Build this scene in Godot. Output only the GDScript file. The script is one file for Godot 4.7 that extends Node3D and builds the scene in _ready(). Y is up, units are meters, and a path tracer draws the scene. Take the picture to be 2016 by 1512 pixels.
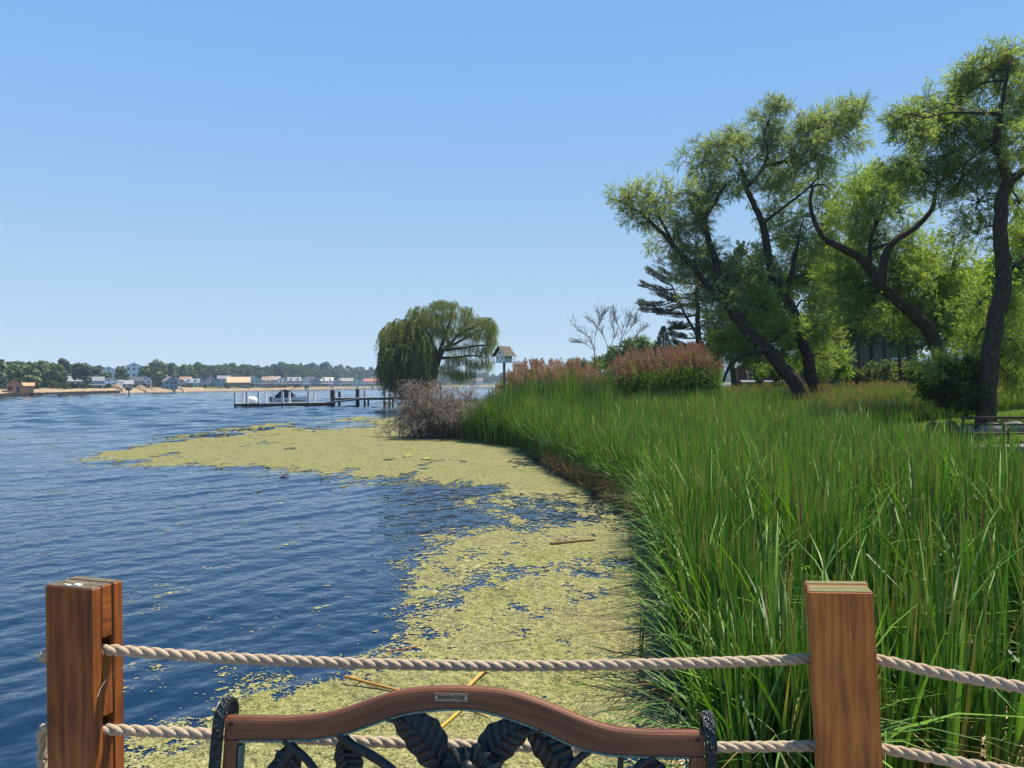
extends Node3D

# ------------------------------------------------------------------ geometry collector
class Geo:
	var v := PackedVector3Array()
	var n := PackedVector3Array()
	var uv := PackedVector2Array()
	var c := PackedColorArray()
	var idx := PackedInt32Array()

	func tri(a: Vector3, b: Vector3, d: Vector3, nn: Vector3, col := Color.WHITE) -> void:
		var s := v.size()
		v.append(a); v.append(b); v.append(d)
		for i in 3:
			n.append(nn); c.append(col); uv.append(Vector2.ZERO)
		if (b - a).cross(d - a).dot(nn) < 0.0:
			idx.append(s); idx.append(s + 1); idx.append(s + 2)
		else:
			idx.append(s); idx.append(s + 2); idx.append(s + 1)

	func quad(a: Vector3, b: Vector3, d: Vector3, e: Vector3, na: Vector3, nb: Vector3, nd: Vector3, ne: Vector3, ua: Vector2, ub: Vector2, ud: Vector2, ue: Vector2, ca := Color.WHITE, cb := Color.WHITE, cd := Color.WHITE, ce := Color.WHITE) -> void:
		var s := v.size()
		v.append(a); v.append(b); v.append(d); v.append(e)
		n.append(na); n.append(nb); n.append(nd); n.append(ne)
		uv.append(ua); uv.append(ub); uv.append(ud); uv.append(ue)
		c.append(ca); c.append(cb); c.append(cd); c.append(ce)
		if (b - a).cross(d - a).dot(na + nb + nd) < 0.0 or ((b - a).cross(d - a).length_squared() < 1e-16 and (d - a).cross(e - a).dot(na) < 0.0):
			idx.append_array(PackedInt32Array([s, s + 1, s + 2, s, s + 2, s + 3]))
		else:
			idx.append_array(PackedInt32Array([s, s + 2, s + 1, s, s + 3, s + 2]))

	func face(a: Vector3, b: Vector3, d: Vector3, e: Vector3, col := Color.WHITE, out := Vector3.ZERO) -> void:
		var nn := (b - a).cross(d - a)
		if nn.length_squared() < 1e-14:
			nn = (d - a).cross(e - a)
		nn = nn.normalized()
		if out != Vector3.ZERO and nn.dot(out) < 0.0:
			nn = -nn
		var w := (b - a).length()
		var h := (e - a).length()
		quad(a, b, d, e, nn, nn, nn, nn, Vector2(0, 0), Vector2(w, 0), Vector2(w, h), Vector2(0, h), col, col, col, col)

	# a box with small chamfers; UVs run along its longest side
	func box(x: Transform3D, size: Vector3, ch := 0.0, col := Color.WHITE, uvo := Vector2.ZERO) -> void:
		var h := size * 0.5
		var longest := 0
		if size.y >= size.x and size.y >= size.z: longest = 1
		elif size.z >= size.x and size.z >= size.y: longest = 2
		for ax in 3:
			var b := (ax + 1) % 3
			var d := (ax + 2) % 3
			for s in [-1.0, 1.0]:
				var pts := []
				for k in [[-1, -1], [1, -1], [1, 1], [-1, 1]]:
					var p := Vector3.ZERO
					p[ax] = s * h[ax]
					p[b] = k[0] * (h[b] - ch)
					p[d] = k[1] * (h[d] - ch)
					pts.append(p)
				var nn := Vector3.ZERO
				nn[ax] = s
				var us := []
				for p in pts:
					var uu: float = p[b]
					var vv: float = p[d]
					if longest == b:
						uu = p[d]; vv = p[b]
					us.append(Vector2(uu + ax * 0.37, vv) + uvo)
				var wn := (x.basis * nn).normalized()
				quad(x * pts[0], x * pts[1], x * pts[2], x * pts[3], wn, wn, wn, wn, us[0], us[1], us[2], us[3], col, col, col, col)
		if ch > 0.0:
			for ax in 3:
				var b := (ax + 1) % 3
				var d := (ax + 2) % 3
				for s in [-1.0, 1.0]:
					for t in [-1.0, 1.0]:
						var p0 := Vector3.ZERO
						p0[b] = s * h[b]; p0[d] = t * (h[d] - ch); p0[ax] = -(h[ax] - ch)
						var p1 := p0
						p1[ax] = h[ax] - ch
						var q0 := Vector3.ZERO
						q0[b] = s * (h[b] - ch); q0[d] = t * h[d]; q0[ax] = -(h[ax] - ch)
						var q1 := q0
						q1[ax] = h[ax] - ch
						var nn := Vector3.ZERO
						nn[b] = s; nn[d] = t
						face(x * p0, x * q0, x * q1, x * p1, col, x.basis * nn)

	func tube(pts: PackedVector3Array, rad: PackedFloat32Array, sides: int, col := Color.WHITE, col_end = null, lump := 0.0, rng: RandomNumberGenerator = null) -> void:
		var m := pts.size()
		if m < 2:
			return
		var ce: Color = col if col_end == null else col_end
		var up := Vector3.UP
		var t0 := (pts[1] - pts[0]).normalized()
		if absf(t0.dot(up)) > 0.9:
			up = Vector3.RIGHT
		var along := 0.0
		var s0 := v.size()
		for i in m:
			var t := (pts[mini(i + 1, m - 1)] - pts[maxi(i - 1, 0)]).normalized()
			var side := t.cross(up).normalized()
			up = side.cross(t).normalized()
			if i > 0:
				along += (pts[i] - pts[i - 1]).length()
			var cc := col.lerp(ce, float(i) / (m - 1))
			for k in sides + 1:
				var a := TAU * k / sides
				var dir := side * cos(a) + up * sin(a)
				var r := rad[i]
				if lump > 0.0 and rng and k < sides:
					r *= 1.0 + lump * rng.randf_range(-1, 1)
				if k == sides and lump > 0.0:
					r = (v[v.size() - sides] - pts[i]).length()
				v.append(pts[i] + dir * r)
				n.append(dir)
				uv.append(Vector2(a * rad[i], along))
				c.append(cc)
		for i in m - 1:
			for k in sides:
				var a := s0 + i * (sides + 1) + k
				var b := a + sides + 1
				idx.append_array(PackedInt32Array([a, a + 1, b + 1, a, b + 1, b]))
		# end caps
		for e in [0, m - 1]:
			var cn := (pts[0] - pts[1]).normalized() if e == 0 else (pts[m - 1] - pts[m - 2]).normalized()
			if rad[e] < 0.004:
				continue
			for k in sides:
				tri(pts[e], v[s0 + e * (sides + 1) + k], v[s0 + e * (sides + 1) + k + 1], cn, col if e == 0 else ce)

	# rings of equal size: smooth along, flat around
	func loft(rings: Array, col := Color.WHITE, closed := true, caps := true) -> void:
		var m := rings.size()
		var k: int = rings[0].size()
		var mids := []
		for r in rings:
			var s := Vector3.ZERO
			for p in r: s += p
			mids.append(s / k)
		var along := PackedFloat32Array([0.0])
		for i in range(1, m):
			along.append(along[i - 1] + (mids[i] - mids[i - 1]).length())
		var uu := 0.0
		for j in (k if closed else k - 1):
			var j2 := (j + 1) % k
			var w: float = (rings[0][j2] - rings[0][j]).length()
			var norms := []
			for i in m:
				var t: Vector3 = mids[mini(i + 1, m - 1)] - mids[maxi(i - 1, 0)]
				var e: Vector3 = rings[i][j2] - rings[i][j]
				var nn := e.cross(t).normalized()
				var mid: Vector3 = (rings[i][j] + rings[i][j2]) * 0.5
				if closed and nn.dot(mid - mids[i]) < 0.0:
					nn = -nn
				norms.append(nn)
			for i in m - 1:
				quad(rings[i][j], rings[i][j2], rings[i + 1][j2], rings[i + 1][j], norms[i], norms[i], norms[i + 1], norms[i + 1], Vector2(uu, along[i]), Vector2(uu + w, along[i]), Vector2(uu + w, along[i + 1]), Vector2(uu, along[i + 1]), col, col, col, col)
			uu += w
		if closed and caps:
			for e in [0, m - 1]:
				var cn: Vector3 = (mids[0] - mids[1]).normalized() if e == 0 else (mids[m - 1] - mids[m - 2]).normalized()
				for j in k:
					tri(mids[e], rings[e][j], rings[e][(j + 1) % k], cn, col)

	# a grass blade: a ribbon from base, bending towards lean
	func blade(base: Vector3, lean: Vector3, height: float, width: float, turn: float, droop: float, segs: int, c0: Color, c1: Color, tip = null, kink := 2.0) -> void:
		var s0 := v.size()
		var right := Vector3(cos(turn), 0, sin(turn))
		var p := base
		for i in segs + 1:
			var t := float(i) / segs
			var d := (Vector3.UP + lean * (0.35 + t) + Vector3.DOWN * droop * t * t * 1.6 + lean.normalized() * droop * t).normalized()
			if t > kink:
				d = (lean.normalized() * 0.9 + Vector3.DOWN * 0.75 + right * 0.3).normalized()
			var w := width * (1.0 - pow(t, 2.6)) * 0.5 + 0.0004
			if t < 0.15: w *= 0.75
			var nn := d.cross(right).normalized()
			var cc := c0.lerp(c1, clampf(t * 2.2, 0, 1))
			if tip != null:
				cc = cc.lerp(tip, smoothstep(0.68, 0.9, t))
			v.append(p - right * w); v.append(p + right * w)
			n.append(nn); n.append(nn)
			c.append(cc); c.append(cc)
			uv.append(Vector2(0, t)); uv.append(Vector2(1, t))
			if i < segs:
				var a := s0 + i * 2
				idx.append_array(PackedInt32Array([a, a + 1, a + 3, a, a + 3, a + 2]))
			p += d * (height / segs)
			right = right.rotated(Vector3.UP, 0.12)

	func leaf(base: Vector3, dir: Vector3, nn: Vector3, length: float, width: float, col: Color) -> void:
		var side := dir.cross(nn).normalized() * width * 0.5
		var m := base + dir * length * 0.45 
		var tip := base + dir * length - nn * length * 0.08
		var s := v.size()
		v.append(base); v.append(m - side); v.append(tip); v.append(m + side)
		var n1 := (nn - side.normalized() * 0.25).normalized()
		var n2 := (nn + side.normalized() * 0.25).normalized()
		n.append(nn); n.append(n1); n.append(nn); n.append(n2)
		for i in 4:
			c.append(col); uv.append(Vector2.ZERO)
		idx.append_array(PackedInt32Array([s, s + 1, s + 2, s, s + 2, s + 3]))

	func done() -> ArrayMesh:
		var a := []
		a.resize(Mesh.ARRAY_MAX)
		a[Mesh.ARRAY_VERTEX] = v
		a[Mesh.ARRAY_NORMAL] = n
		a[Mesh.ARRAY_TEX_UV] = uv
		a[Mesh.ARRAY_COLOR] = c
		a[Mesh.ARRAY_INDEX] = idx
		var m := ArrayMesh.new()
		m.add_surface_from_arrays(Mesh.PRIMITIVE_TRIANGLES, a)
		return m

# ------------------------------------------------------------------ camera numbers
const EYE := Vector3(0, 3.0, 0)
const F := 1550.0
const ROLL := -0.0079
var view := Basis(Vector3.BACK, ROLL)
var rng := RandomNumberGenerator.new()
var M := {}
var used := {}
var warp := FastNoiseLite.new()
var rough := FastNoiseLite.new()
var fine := FastNoiseLite.new()

func lin(r: float, g: float, b: float) -> Color:
	return Color(r, g, b).linear_to_srgb()

func ray(px: float, py: float) -> Vector3:
	return view * Vector3((px - 1008.0) / F, (756.0 - py) / F, -1.0)

func at(px: float, py: float, depth: float) -> Vector3:
	return EYE + ray(px, py) * depth

func on(px: float, py: float, height := 0.0) -> Vector3:
	var r := ray(px, py)
	return EYE + r * ((height - EYE.y) / r.y)

# ------------------------------------------------------------------ naming
func numbered(called: String) -> String:
	if not used.has(called):
		used[called] = 0
		return called
	used[called] += 1
	return "%s_%03d" % [called, used[called]]

func tag(o: Node, label := "", category := "", group := "", kind := "") -> Node:
	if label: o.set_meta("label", label)
	if category: o.set_meta("category", category)
	if group: o.set_meta("group", group)
	if kind: o.set_meta("kind", kind)
	return o

func thing(called: String, label: String, category: String, where := Vector3.ZERO, group := "") -> Node3D:
	var o := Node3D.new()
	o.name = numbered(called)
	add_child(o)
	o.position = where
	tag(o, label, category, group)
	return o

# commits a Geo in world coordinates under parent (or the root)
func build(g: Geo, called: String, m: Material, parent: Node3D = null, keep := false) -> MeshInstance3D:
	var o := MeshInstance3D.new()
	if parent == null:
		o.name = numbered(called)
		add_child(o)
	else:
		o.name = called
		parent.add_child(o, true)
		if not keep:
			var inv := to_root(parent).affine_inverse()
			for i in g.v.size():
				g.v[i] = inv * g.v[i]
			for i in g.n.size():
				g.n[i] = inv.basis * g.n[i]
	o.mesh = g.done()
	o.material_override = m
	return o

func to_root(o: Node3D) -> Transform3D:
	var t := o.transform
	var p := o.get_parent()
	while p is Node3D and p != self:
		t = (p as Node3D).transform * t
		p = p.get_parent()
	return t

func scatter(called: String, mesh: Mesh, m: Material, places: Array, tints: Array, parent: Node3D = null) -> MultiMeshInstance3D:
	var mm := MultiMesh.new()
	mm.transform_format = MultiMesh.TRANSFORM_3D
	mm.use_colors = true
	mm.mesh = mesh
	mm.instance_count = places.size()
	var inv := Transform3D() if parent == null else to_root(parent).affine_inverse()
	for i in places.size():
		mm.set_instance_transform(i, inv * places[i])
		mm.set_instance_color(i, tints[i])
	var o := MultiMeshInstance3D.new()
	o.multimesh = mm
	o.material_override = m
	if parent == null:
		o.name = numbered(called)
		add_child(o)
	else:
		o.name = called
		parent.add_child(o, true)
		o.set_meta("kind", "stuff")
	return o

# one object for what nobody could count; its scattered kinds are its parts
func mass(called: String, label: String) -> Node3D:
	var o := Node3D.new()
	o.name = numbered(called)
	add_child(o)
	tag(o, label, "", "", "stuff")
	return o

func mat(col: Color, roughness := 0.8, spec := 0.4) -> StandardMaterial3D:
	var m := StandardMaterial3D.new()
	m.albedo_color = col
	m.roughness = roughness
	m.metallic_specular = spec
	m.vertex_color_use_as_albedo = true
	return m

func smooth_path(pts: Array, per := 6) -> PackedVector3Array:
	var out := PackedVector3Array()
	var m := pts.size()
	for i in m - 1:
		var a: Vector3 = pts[maxi(i - 1, 0)]
		var b: Vector3 = pts[i]
		var d: Vector3 = pts[i + 1]
		var e: Vector3 = pts[mini(i + 2, m - 1)]
		for k in per:
			out.append(b.cubic_interpolate(d, a, e, float(k) / per))
	out.append(pts[m - 1])
	return out

func smooth_2d(pts: Array, per := 6) -> Array:
	var out := []
	var m := pts.size()
	for i in m - 1:
		for k in per:
			out.append((pts[i] as Vector2).cubic_interpolate(pts[i + 1], pts[maxi(i - 1, 0)], pts[mini(i + 2, m - 1)], float(k) / per))
	out.append(pts[m - 1])
	return out

func tapered(m: int, r0: float, r1: float, power := 1.0) -> PackedFloat32Array:
	var out := PackedFloat32Array()
	for i in m:
		out.append(lerpf(r0, r1, pow(float(i) / maxi(m - 1, 1), power)))
	return out

# ------------------------------------------------------------------ textures
func noise(s: int, freq: float, octaves := 3, type := FastNoiseLite.TYPE_SIMPLEX_SMOOTH) -> FastNoiseLite:
	var f := FastNoiseLite.new()
	f.seed = s
	f.frequency = freq
	f.noise_type = type
	f.fractal_octaves = octaves
	return f

func wood_texture(s: int, dark: Color, mid: Color, pale: Color, lines: float) -> ImageTexture:
	var w := 512
	var h := 512
	var im := Image.create(w, h, false, Image.FORMAT_RGB8)
	var a := noise(s, 1.0, 3)
	var b := noise(s + 1, 1.0, 2)
	for y in h:
		for x in w:
			var u := float(x) / w
			var vv := float(y) / h
			var bend := b.get_noise_2d(u * 2.0, vv * 0.9) * 0.35
			var ring := 0.5 + 0.5 * sin((u + bend * 0.25) * lines * TAU + b.get_noise_2d(u * 5, vv * 3) * 2.0)
			var fib := a.get_noise_2d(u * 150.0, vv * 2.2) * 0.8 + a.get_noise_2d(u * 420.0 + 7.0, vv * 9.0) * 0.4
			var crack := smoothstep(0.62, 0.8, b.get_noise_2d(u * 60.0 + 11.0, vv * 1.1))
			var knot_d := Vector2((u - 0.63) * 2.2, vv - 0.37).length()
			var knot := exp(-pow(knot_d / 0.035, 2.0)) + 0.5 * exp(-pow((knot_d - 0.07) / 0.018, 2.0))
			var blot := a.get_noise_2d(u * 3.0 + 40, vv * 3.0)
			var t := clampf(0.5 + (ring - 0.5) * 0.32 + fib * 0.5 + blot * 0.45 - crack * 0.7 - knot * 0.6, 0, 1)
			var col := dark.lerp(mid, minf(t * 2, 1)).lerp(pale, maxf(t * 2 - 1, 0))
			im.set_pixel(x, y, col)
	im.generate_mipmaps()
	return ImageTexture.create_from_image(im)

func speckle_texture(s: int, size: int, cols: Array, cell: float, soft: float) -> ImageTexture:
	var im := Image.create(size, size, false, Image.FORMAT_RGB8)
	var a := noise(s, cell, 1, FastNoiseLite.TYPE_CELLULAR)
	a.cellular_return_type = FastNoiseLite.RETURN_CELL_VALUE
	var b := noise(s + 3, cell * 0.12, 3)
	for y in size:
		for x in size:
			var t := clampf(0.5 + a.get_noise_2d(x, y) * 0.5 * (1.0 - soft) + b.get_noise_2d(x, y) * soft, 0, 0.999)
			var f := t * (cols.size() - 1)
			var i := int(f)
			im.set_pixel(x, y, (cols[i] as Color).lerp(cols[i + 1], f - i))
	return ImageTexture.create_from_image(im)

func noise_texture(s: int, freq: float, as_normal: bool, strength := 4.0, size := 512, octaves := 4, type := FastNoiseLite.TYPE_SIMPLEX_SMOOTH) -> NoiseTexture2D:
	var t := NoiseTexture2D.new()
	t.width = size
	t.height = size
	t.seamless = true
	t.noise = noise(s, freq, octaves, type)
	t.as_normal_map = as_normal
	t.bump_strength = strength
	return t

func ramp_texture(s: int, freq: float, cols: Array, size := 512, octaves := 5) -> NoiseTexture2D:
	var t := noise_texture(s, freq, false, 1.0, size, octaves)
	var g := Gradient.new()
	var off := PackedFloat32Array()
	var cc := PackedColorArray()
	for i in cols.size():
		off.append(float(i) / (cols.size() - 1))
		cc.append(cols[i])
	g.offsets = off
	g.colors = cc
	t.color_ramp = g
	return t

func bump(m: StandardMaterial3D, tex: Texture2D, cm: float) -> void:
	m.heightmap_enabled = true
	m.heightmap_texture = tex
	m.heightmap_scale = cm

func triplanar(m: StandardMaterial3D, scale: float, world := true) -> void:
	m.uv1_triplanar = true
	m.uv1_world_triplanar = world
	m.uv1_scale = Vector3.ONE * scale

func leafy(col: Color, through := 0.5, roughness := 0.55) -> StandardMaterial3D:
	var m := mat(col, roughness, 0.35)
	m.backlight_enabled = true
	m.backlight = Color(through * 0.92, through, through * 0.5)
	return m

func make_materials() -> void:
	var m: StandardMaterial3D
	# stained post timber, left and right
	for k in 2:
		m = mat(Color.WHITE, 0.5, 0.4)
		if k == 0:
			m.albedo_texture = wood_texture(5, lin(0.085, 0.023, 0.007), lin(0.19, 0.056, 0.012), lin(0.29, 0.10, 0.022), 9.0)
		else:
			m.albedo_texture = wood_texture(9, lin(0.17, 0.050, 0.011), lin(0.35, 0.118, 0.022), lin(0.47, 0.18, 0.038), 11.0)
		m.uv1_scale = Vector3(3.2, 1.1, 1)
		bump(m, m.albedo_texture, 0.05)
		M["post%d" % k] = m
	m = mat(Color.WHITE, 0.95, 0.2)
	m.albedo_texture = ramp_texture(3, 0.012, [lin(0.05, 0.042, 0.03), lin(0.14, 0.12, 0.09), lin(0.08, 0.066, 0.045), lin(0.20, 0.18, 0.145)], 256)
	triplanar(m, 6.0)
	M.end_grain = m
	m = mat(Color.WHITE, 0.95, 0.2)
	m.albedo_texture = ramp_texture(4, 0.012, [lin(0.07, 0.055, 0.03), lin(0.17, 0.15, 0.075), lin(0.12, 0.12, 0.06), lin(0.24, 0.22, 0.16)], 256)
	triplanar(m, 6.0)
	M.end_grain_mossy = m
	# bench
	m = mat(Color.WHITE, 0.38, 0.45)
	m.albedo_texture = wood_texture(21, lin(0.072, 0.024, 0.010), lin(0.125, 0.044, 0.017), lin(0.185, 0.072, 0.030), 5.0)
	m.uv1_scale = Vector3(7.0, 0.9, 1)
	bump(m, m.albedo_texture, 0.03)
	M.mahogany = m
	m = mat(Color.WHITE, 0.40, 0.46)
	m.albedo_texture = ramp_texture(31, 0.02, [lin(0.002, 0.003, 0.0035), lin(0.005, 0.0075, 0.009), lin(0.011, 0.016, 0.018), lin(0.05, 0.085, 0.088)], 256)
	triplanar(m, 9.0)
	bump(m, noise_texture(33, 0.05, false, 1, 256), 0.08)
	M.iron = m
	m = mat(Color.WHITE, 0.6, 0.4)
	m.albedo_texture = ramp_texture(32, 0.03, [lin(0.03, 0.05, 0.045), lin(0.10, 0.16, 0.15), lin(0.17, 0.25, 0.22)], 256)
	triplanar(m, 9.0)
	M.verdigris = m
	M.plate = mat(lin(0.26, 0.21, 0.13), 0.4, 0.5)
	(M.plate as StandardMaterial3D).metallic = 0.6
	M.ink = mat(lin(0.012, 0.010, 0.010), 0.6)
	M.screw = mat(lin(0.03, 0.015, 0.012), 0.5)
	# rope
	m = mat(Color.WHITE, 0.9, 0.2)
	m.albedo_texture = ramp_texture(41, 0.03, [lin(0.20, 0.142, 0.095), lin(0.34, 0.265, 0.19), lin(0.41, 0.33, 0.24), lin(0.48, 0.40, 0.31)], 256)
	m.uv1_scale = Vector3(30, 6, 1)
	bump(m, noise_texture(42, 0.06, false, 1, 256), 0.12)
	M.rope = m
	M.fibre = mat(lin(0.55, 0.47, 0.37), 0.9)
	M.thread = mat(lin(0.75, 0.75, 0.75), 0.5)
	# water
	m = mat(lin(0.0030, 0.014, 0.036), 0.04, 0.35)
	m.normal_enabled = true
	m.normal_texture = noise_texture(51, 0.016, true, 9.0, 1024, 3)
	m.normal_scale = 0.32
	triplanar(m, 0.10)
	M.water = m
	# algae
	m = mat(Color.WHITE, 0.85, 0.25)
	m.albedo_texture = speckle_texture(61, 1024, [lin(0.026, 0.031, 0.013), lin(0.088, 0.091, 0.034), lin(0.172, 0.170, 0.064), lin(0.213, 0.210, 0.079), lin(0.31, 0.295, 0.16)], 0.11, 0.30)
	triplanar(m, 0.55)
	bump(m, noise_texture(63, 0.10, false, 1, 512), 1.2)
	M.algae = m
	M.fleck = mat(lin(0.22, 0.217, 0.088), 0.8, 0.3)
	# ground
	m = mat(Color.WHITE, 0.95, 0.2)
	m.albedo_texture = ramp_texture(71, 0.01, [lin(0.035, 0.05, 0.012), lin(0.07, 0.11, 0.02), lin(0.10, 0.15, 0.03), lin(0.13, 0.15, 0.05)], 512)
	triplanar(m, 0.15)
	M.grassland = m
	m = mat(Color.WHITE, 0.95, 0.2)
	m.albedo_texture = ramp_texture(73, 0.01, [lin(0.15, 0.105, 0.065), lin(0.29, 0.21, 0.13), lin(0.22, 0.165, 0.105), lin(0.36, 0.29, 0.20)], 512)
	triplanar(m, 0.06)
	M.sand = m
	M.thatch = mat(Color.WHITE, 0.85, 0.3)
	m = mat(Color.WHITE, 0.9, 0.3)
	m.albedo_texture = ramp_texture(75, 0.02, [lin(0.11, 0.105, 0.095), lin(0.17, 0.162, 0.148), lin(0.14, 0.135, 0.124)], 256)
	triplanar(m, 0.5)
	M.concrete = m
	# plants
	M.cattail = leafy(Color.WHITE, 0.75, 0.48)
	(M.cattail as StandardMaterial3D).metallic_specular = 0.3
	M.grass = leafy(Color.WHITE, 0.8, 0.6)
	M.leaves = leafy(Color.WHITE, 1.1, 0.5)
	M.plume = mat(Color.WHITE, 0.9, 0.2)
	(M.plume as StandardMaterial3D).backlight_enabled = true
	(M.plume as StandardMaterial3D).backlight = Color(0.7, 0.62, 0.58)
	M.needles = leafy(Color.WHITE, 0.12, 0.6)
	m = mat(Color.WHITE, 0.95, 0.2)
	m.albedo_texture = ramp_texture(81, 0.03, [lin(0.020, 0.016, 0.012), lin(0.055, 0.043, 0.032), lin(0.095, 0.078, 0.06)], 256)
	m.uv1_scale = Vector3(1.4, 0.35, 1)
	bump(m, noise_texture(82, 0.03, false, 1, 256), 3.0)
	M.bark = m
	M.dead_wood = mat(lin(0.20, 0.165, 0.14), 0.9)
	M.bare_wood = mat(lin(0.13, 0.115, 0.10), 0.85)
	# dock, boat, houses
	m = mat(Color.WHITE, 0.8)
	m.albedo_texture = wood_texture(91, lin(0.16, 0.15, 0.14), lin(0.27, 0.26, 0.25), lin(0.38, 0.37, 0.35), 6.0)
	M.dock_wood = m
	M.white_paint = mat(lin(0.62, 0.63, 0.64), 0.5)
	M.dark_wood = mat(lin(0.035, 0.034, 0.035), 0.8)
	M.brown_timber = mat(lin(0.055, 0.034, 0.021), 0.8)
	M.navy = mat(lin(0.012, 0.016, 0.035), 0.75)
	M.gel = mat(lin(0.78, 0.78, 0.76), 0.25)
	M.grey = mat(lin(0.10, 0.12, 0.13), 0.6)
	M.plain = mat(Color.WHITE, 0.75)
	M.pane = mat(lin(0.03, 0.04, 0.05), 0.12, 0.5)
	m = mat(Color.WHITE, 0.9)
	m.albedo_texture = ramp_texture(95, 0.05, [lin(0.05, 0.047, 0.043), lin(0.11, 0.10, 0.09), lin(0.17, 0.15, 0.135)], 256)
	triplanar(m, 2.0)
	M.shake = m

# ------------------------------------------------------------------ the lie of the land
const SHORE := [[0.0, 1.2], [6.15, 1.46], [7.0, 1.62], [8.5, 1.86], [10.4, 2.12], [13.4, 2.52], [18.1, 3.0], [22.6, 2.36], [27.3, 1.6], [34.4, 0.6], [36.9, 0.4], [41.4, -2.1], [44.0, -5.0], [60.0, -7.5], [85.0, -11.0], [104.0, -14.2], [112.0, -15.0], [122.0, -11.0], [135.0, 8.0], [160.0, 60.0], [200.0, 130.0]]

func shore_x(d: float) -> float:
	for i in range(1, SHORE.size()):
		if d <= SHORE[i][0]:
			return lerpf(SHORE[i - 1][1], SHORE[i][1], (d - SHORE[i - 1][0]) / (SHORE[i][0] - SHORE[i - 1][0]))
	return 130.0 + (d - 200.0) * 2.0

func land(x: float, z: float) -> float:
	var i := x - shore_x(-z)
	if i < 0.0:
		return maxf(i * 0.25, -0.8) 
	var h := 0.035 * minf(i, 9.0) + 0.12 * clampf(i - 9.0, 0.0, 12.0)
	return h + 0.05 * rough.get_noise_2d(x * 4.0, z * 4.0)

# waves: a wind sea from the upper left of the picture
const WAVES := [[0.80, 0.60, 0.62, 0.0066], [0.66, 0.75, 0.93, 0.0092], [0.90, 0.43, 0.41, 0.0026], [0.50, 0.87, 1.35, 0.0120], [0.72, 0.69, 2.3, 0.022], [0.45, 0.89, 1.8, 0.018], [0.05, 1.0, 3.6, 0.036], [0.55, 0.83, 5.7, 0.05]]
func wave(x: float, z: float) -> float:
	var d := -z
	var i := shore_x(d) - x
	var calm := clampf(i / 7.0, 0.06, 1.0)
	var w1 := warp.get_noise_2d(x, z)
	var w2 := warp.get_noise_2d(x + 200.0, z * 0.8)
	var w3 := warp.get_noise_2d(x * 3.1 - 90.0, z * 3.1)
	var h := 0.0
	var far := clampf((d - 20.0) / 60.0, 0.0, 1.0)
	for k in WAVES.size():
		var w = WAVES[k]
		var ln: float = w[2]
		if ln < d * 0.012:
			continue
		var amp: float = w[3] * (0.75 + 0.9 * (w1 if k % 2 else w2))
		if ln > 1.0:
			amp *= 0.35 + 1.9 * far
		if ln > 5.0:
			amp *= far
		h += amp * sin((w[0] * x + w[1] * z) * TAU / ln + (w1 * 5.0 + w3 * 1.1) / pow(ln, 0.4) + k * 1.7)
	return h * calm

func _ready() -> void:
	rng.seed = 7
	warp = noise(100, 0.05, 2)
	rough = noise(101, 0.05, 4)
	fine = noise(102, 0.9, 2)

	# camera
	var cam := Camera3D.new()
	cam.name = "camera"
	cam.transform = Transform3D(view, EYE)
	cam.fov = rad_to_deg(2.0 * atan(756.0 / F))
	cam.near = 0.05
	cam.far = 5000.0
	add_child(cam)
	cam.current = true
	# sky
	var sky := ProceduralSkyMaterial.new()
	sky.sky_top_color = lin(0.074, 0.200, 0.415)
	sky.sky_horizon_color = lin(0.295, 0.375, 0.425)
	sky.sky_curve = 0.16
	sky.sky_energy_multiplier = 1.0
	sky.ground_bottom_color = lin(0.055, 0.075, 0.075)
	sky.ground_horizon_color = lin(0.24, 0.31, 0.38)
	sky.sun_angle_max = 12.0
	var env := Environment.new()
	env.background_mode = Environment.BG_SKY
	env.sky = Sky.new()
	env.sky.sky_material = sky
	env.tonemap_mode = Environment.TONE_MAPPER_LINEAR
	env.tonemap_exposure = 2.1
	env.sdfgi_enabled = true
	env.ssao_enabled = true
	env.ssil_enabled = true
	env.fog_enabled = true
	env.fog_density = 0.0002
	env.fog_light_color = Color(0.74, 0.84, 0.95)
	var we := WorldEnvironment.new()
	we.name = "world_environment"
	we.environment = env
	add_child(we)
	# sun: high, from the right and a little ahead
	var sun := DirectionalLight3D.new()
	sun.name = "sun"
	sun.light_energy = 1.5
	sun.light_color = Color(1.0, 0.95, 0.87)
	sun.light_angular_distance = 0.53
	sun.shadow_enabled = true
	add_child(sun)
	sun.look_at_from_position(Vector3(0.38, 0.895, -0.235) * 50.0, Vector3.ZERO, Vector3.UP)

	make_materials()
	build_water()
	build_land()
	build_far_shore()
	build_algae()
	build_cattails()
	build_meadow()
	build_right_trees()
	build_weeping_willow()
	build_dock()
	build_mid_plants()
	build_birdhouse()
	build_park()
	build_floating()
	build_posts()
	build_ropes()
	build_bench()

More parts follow.
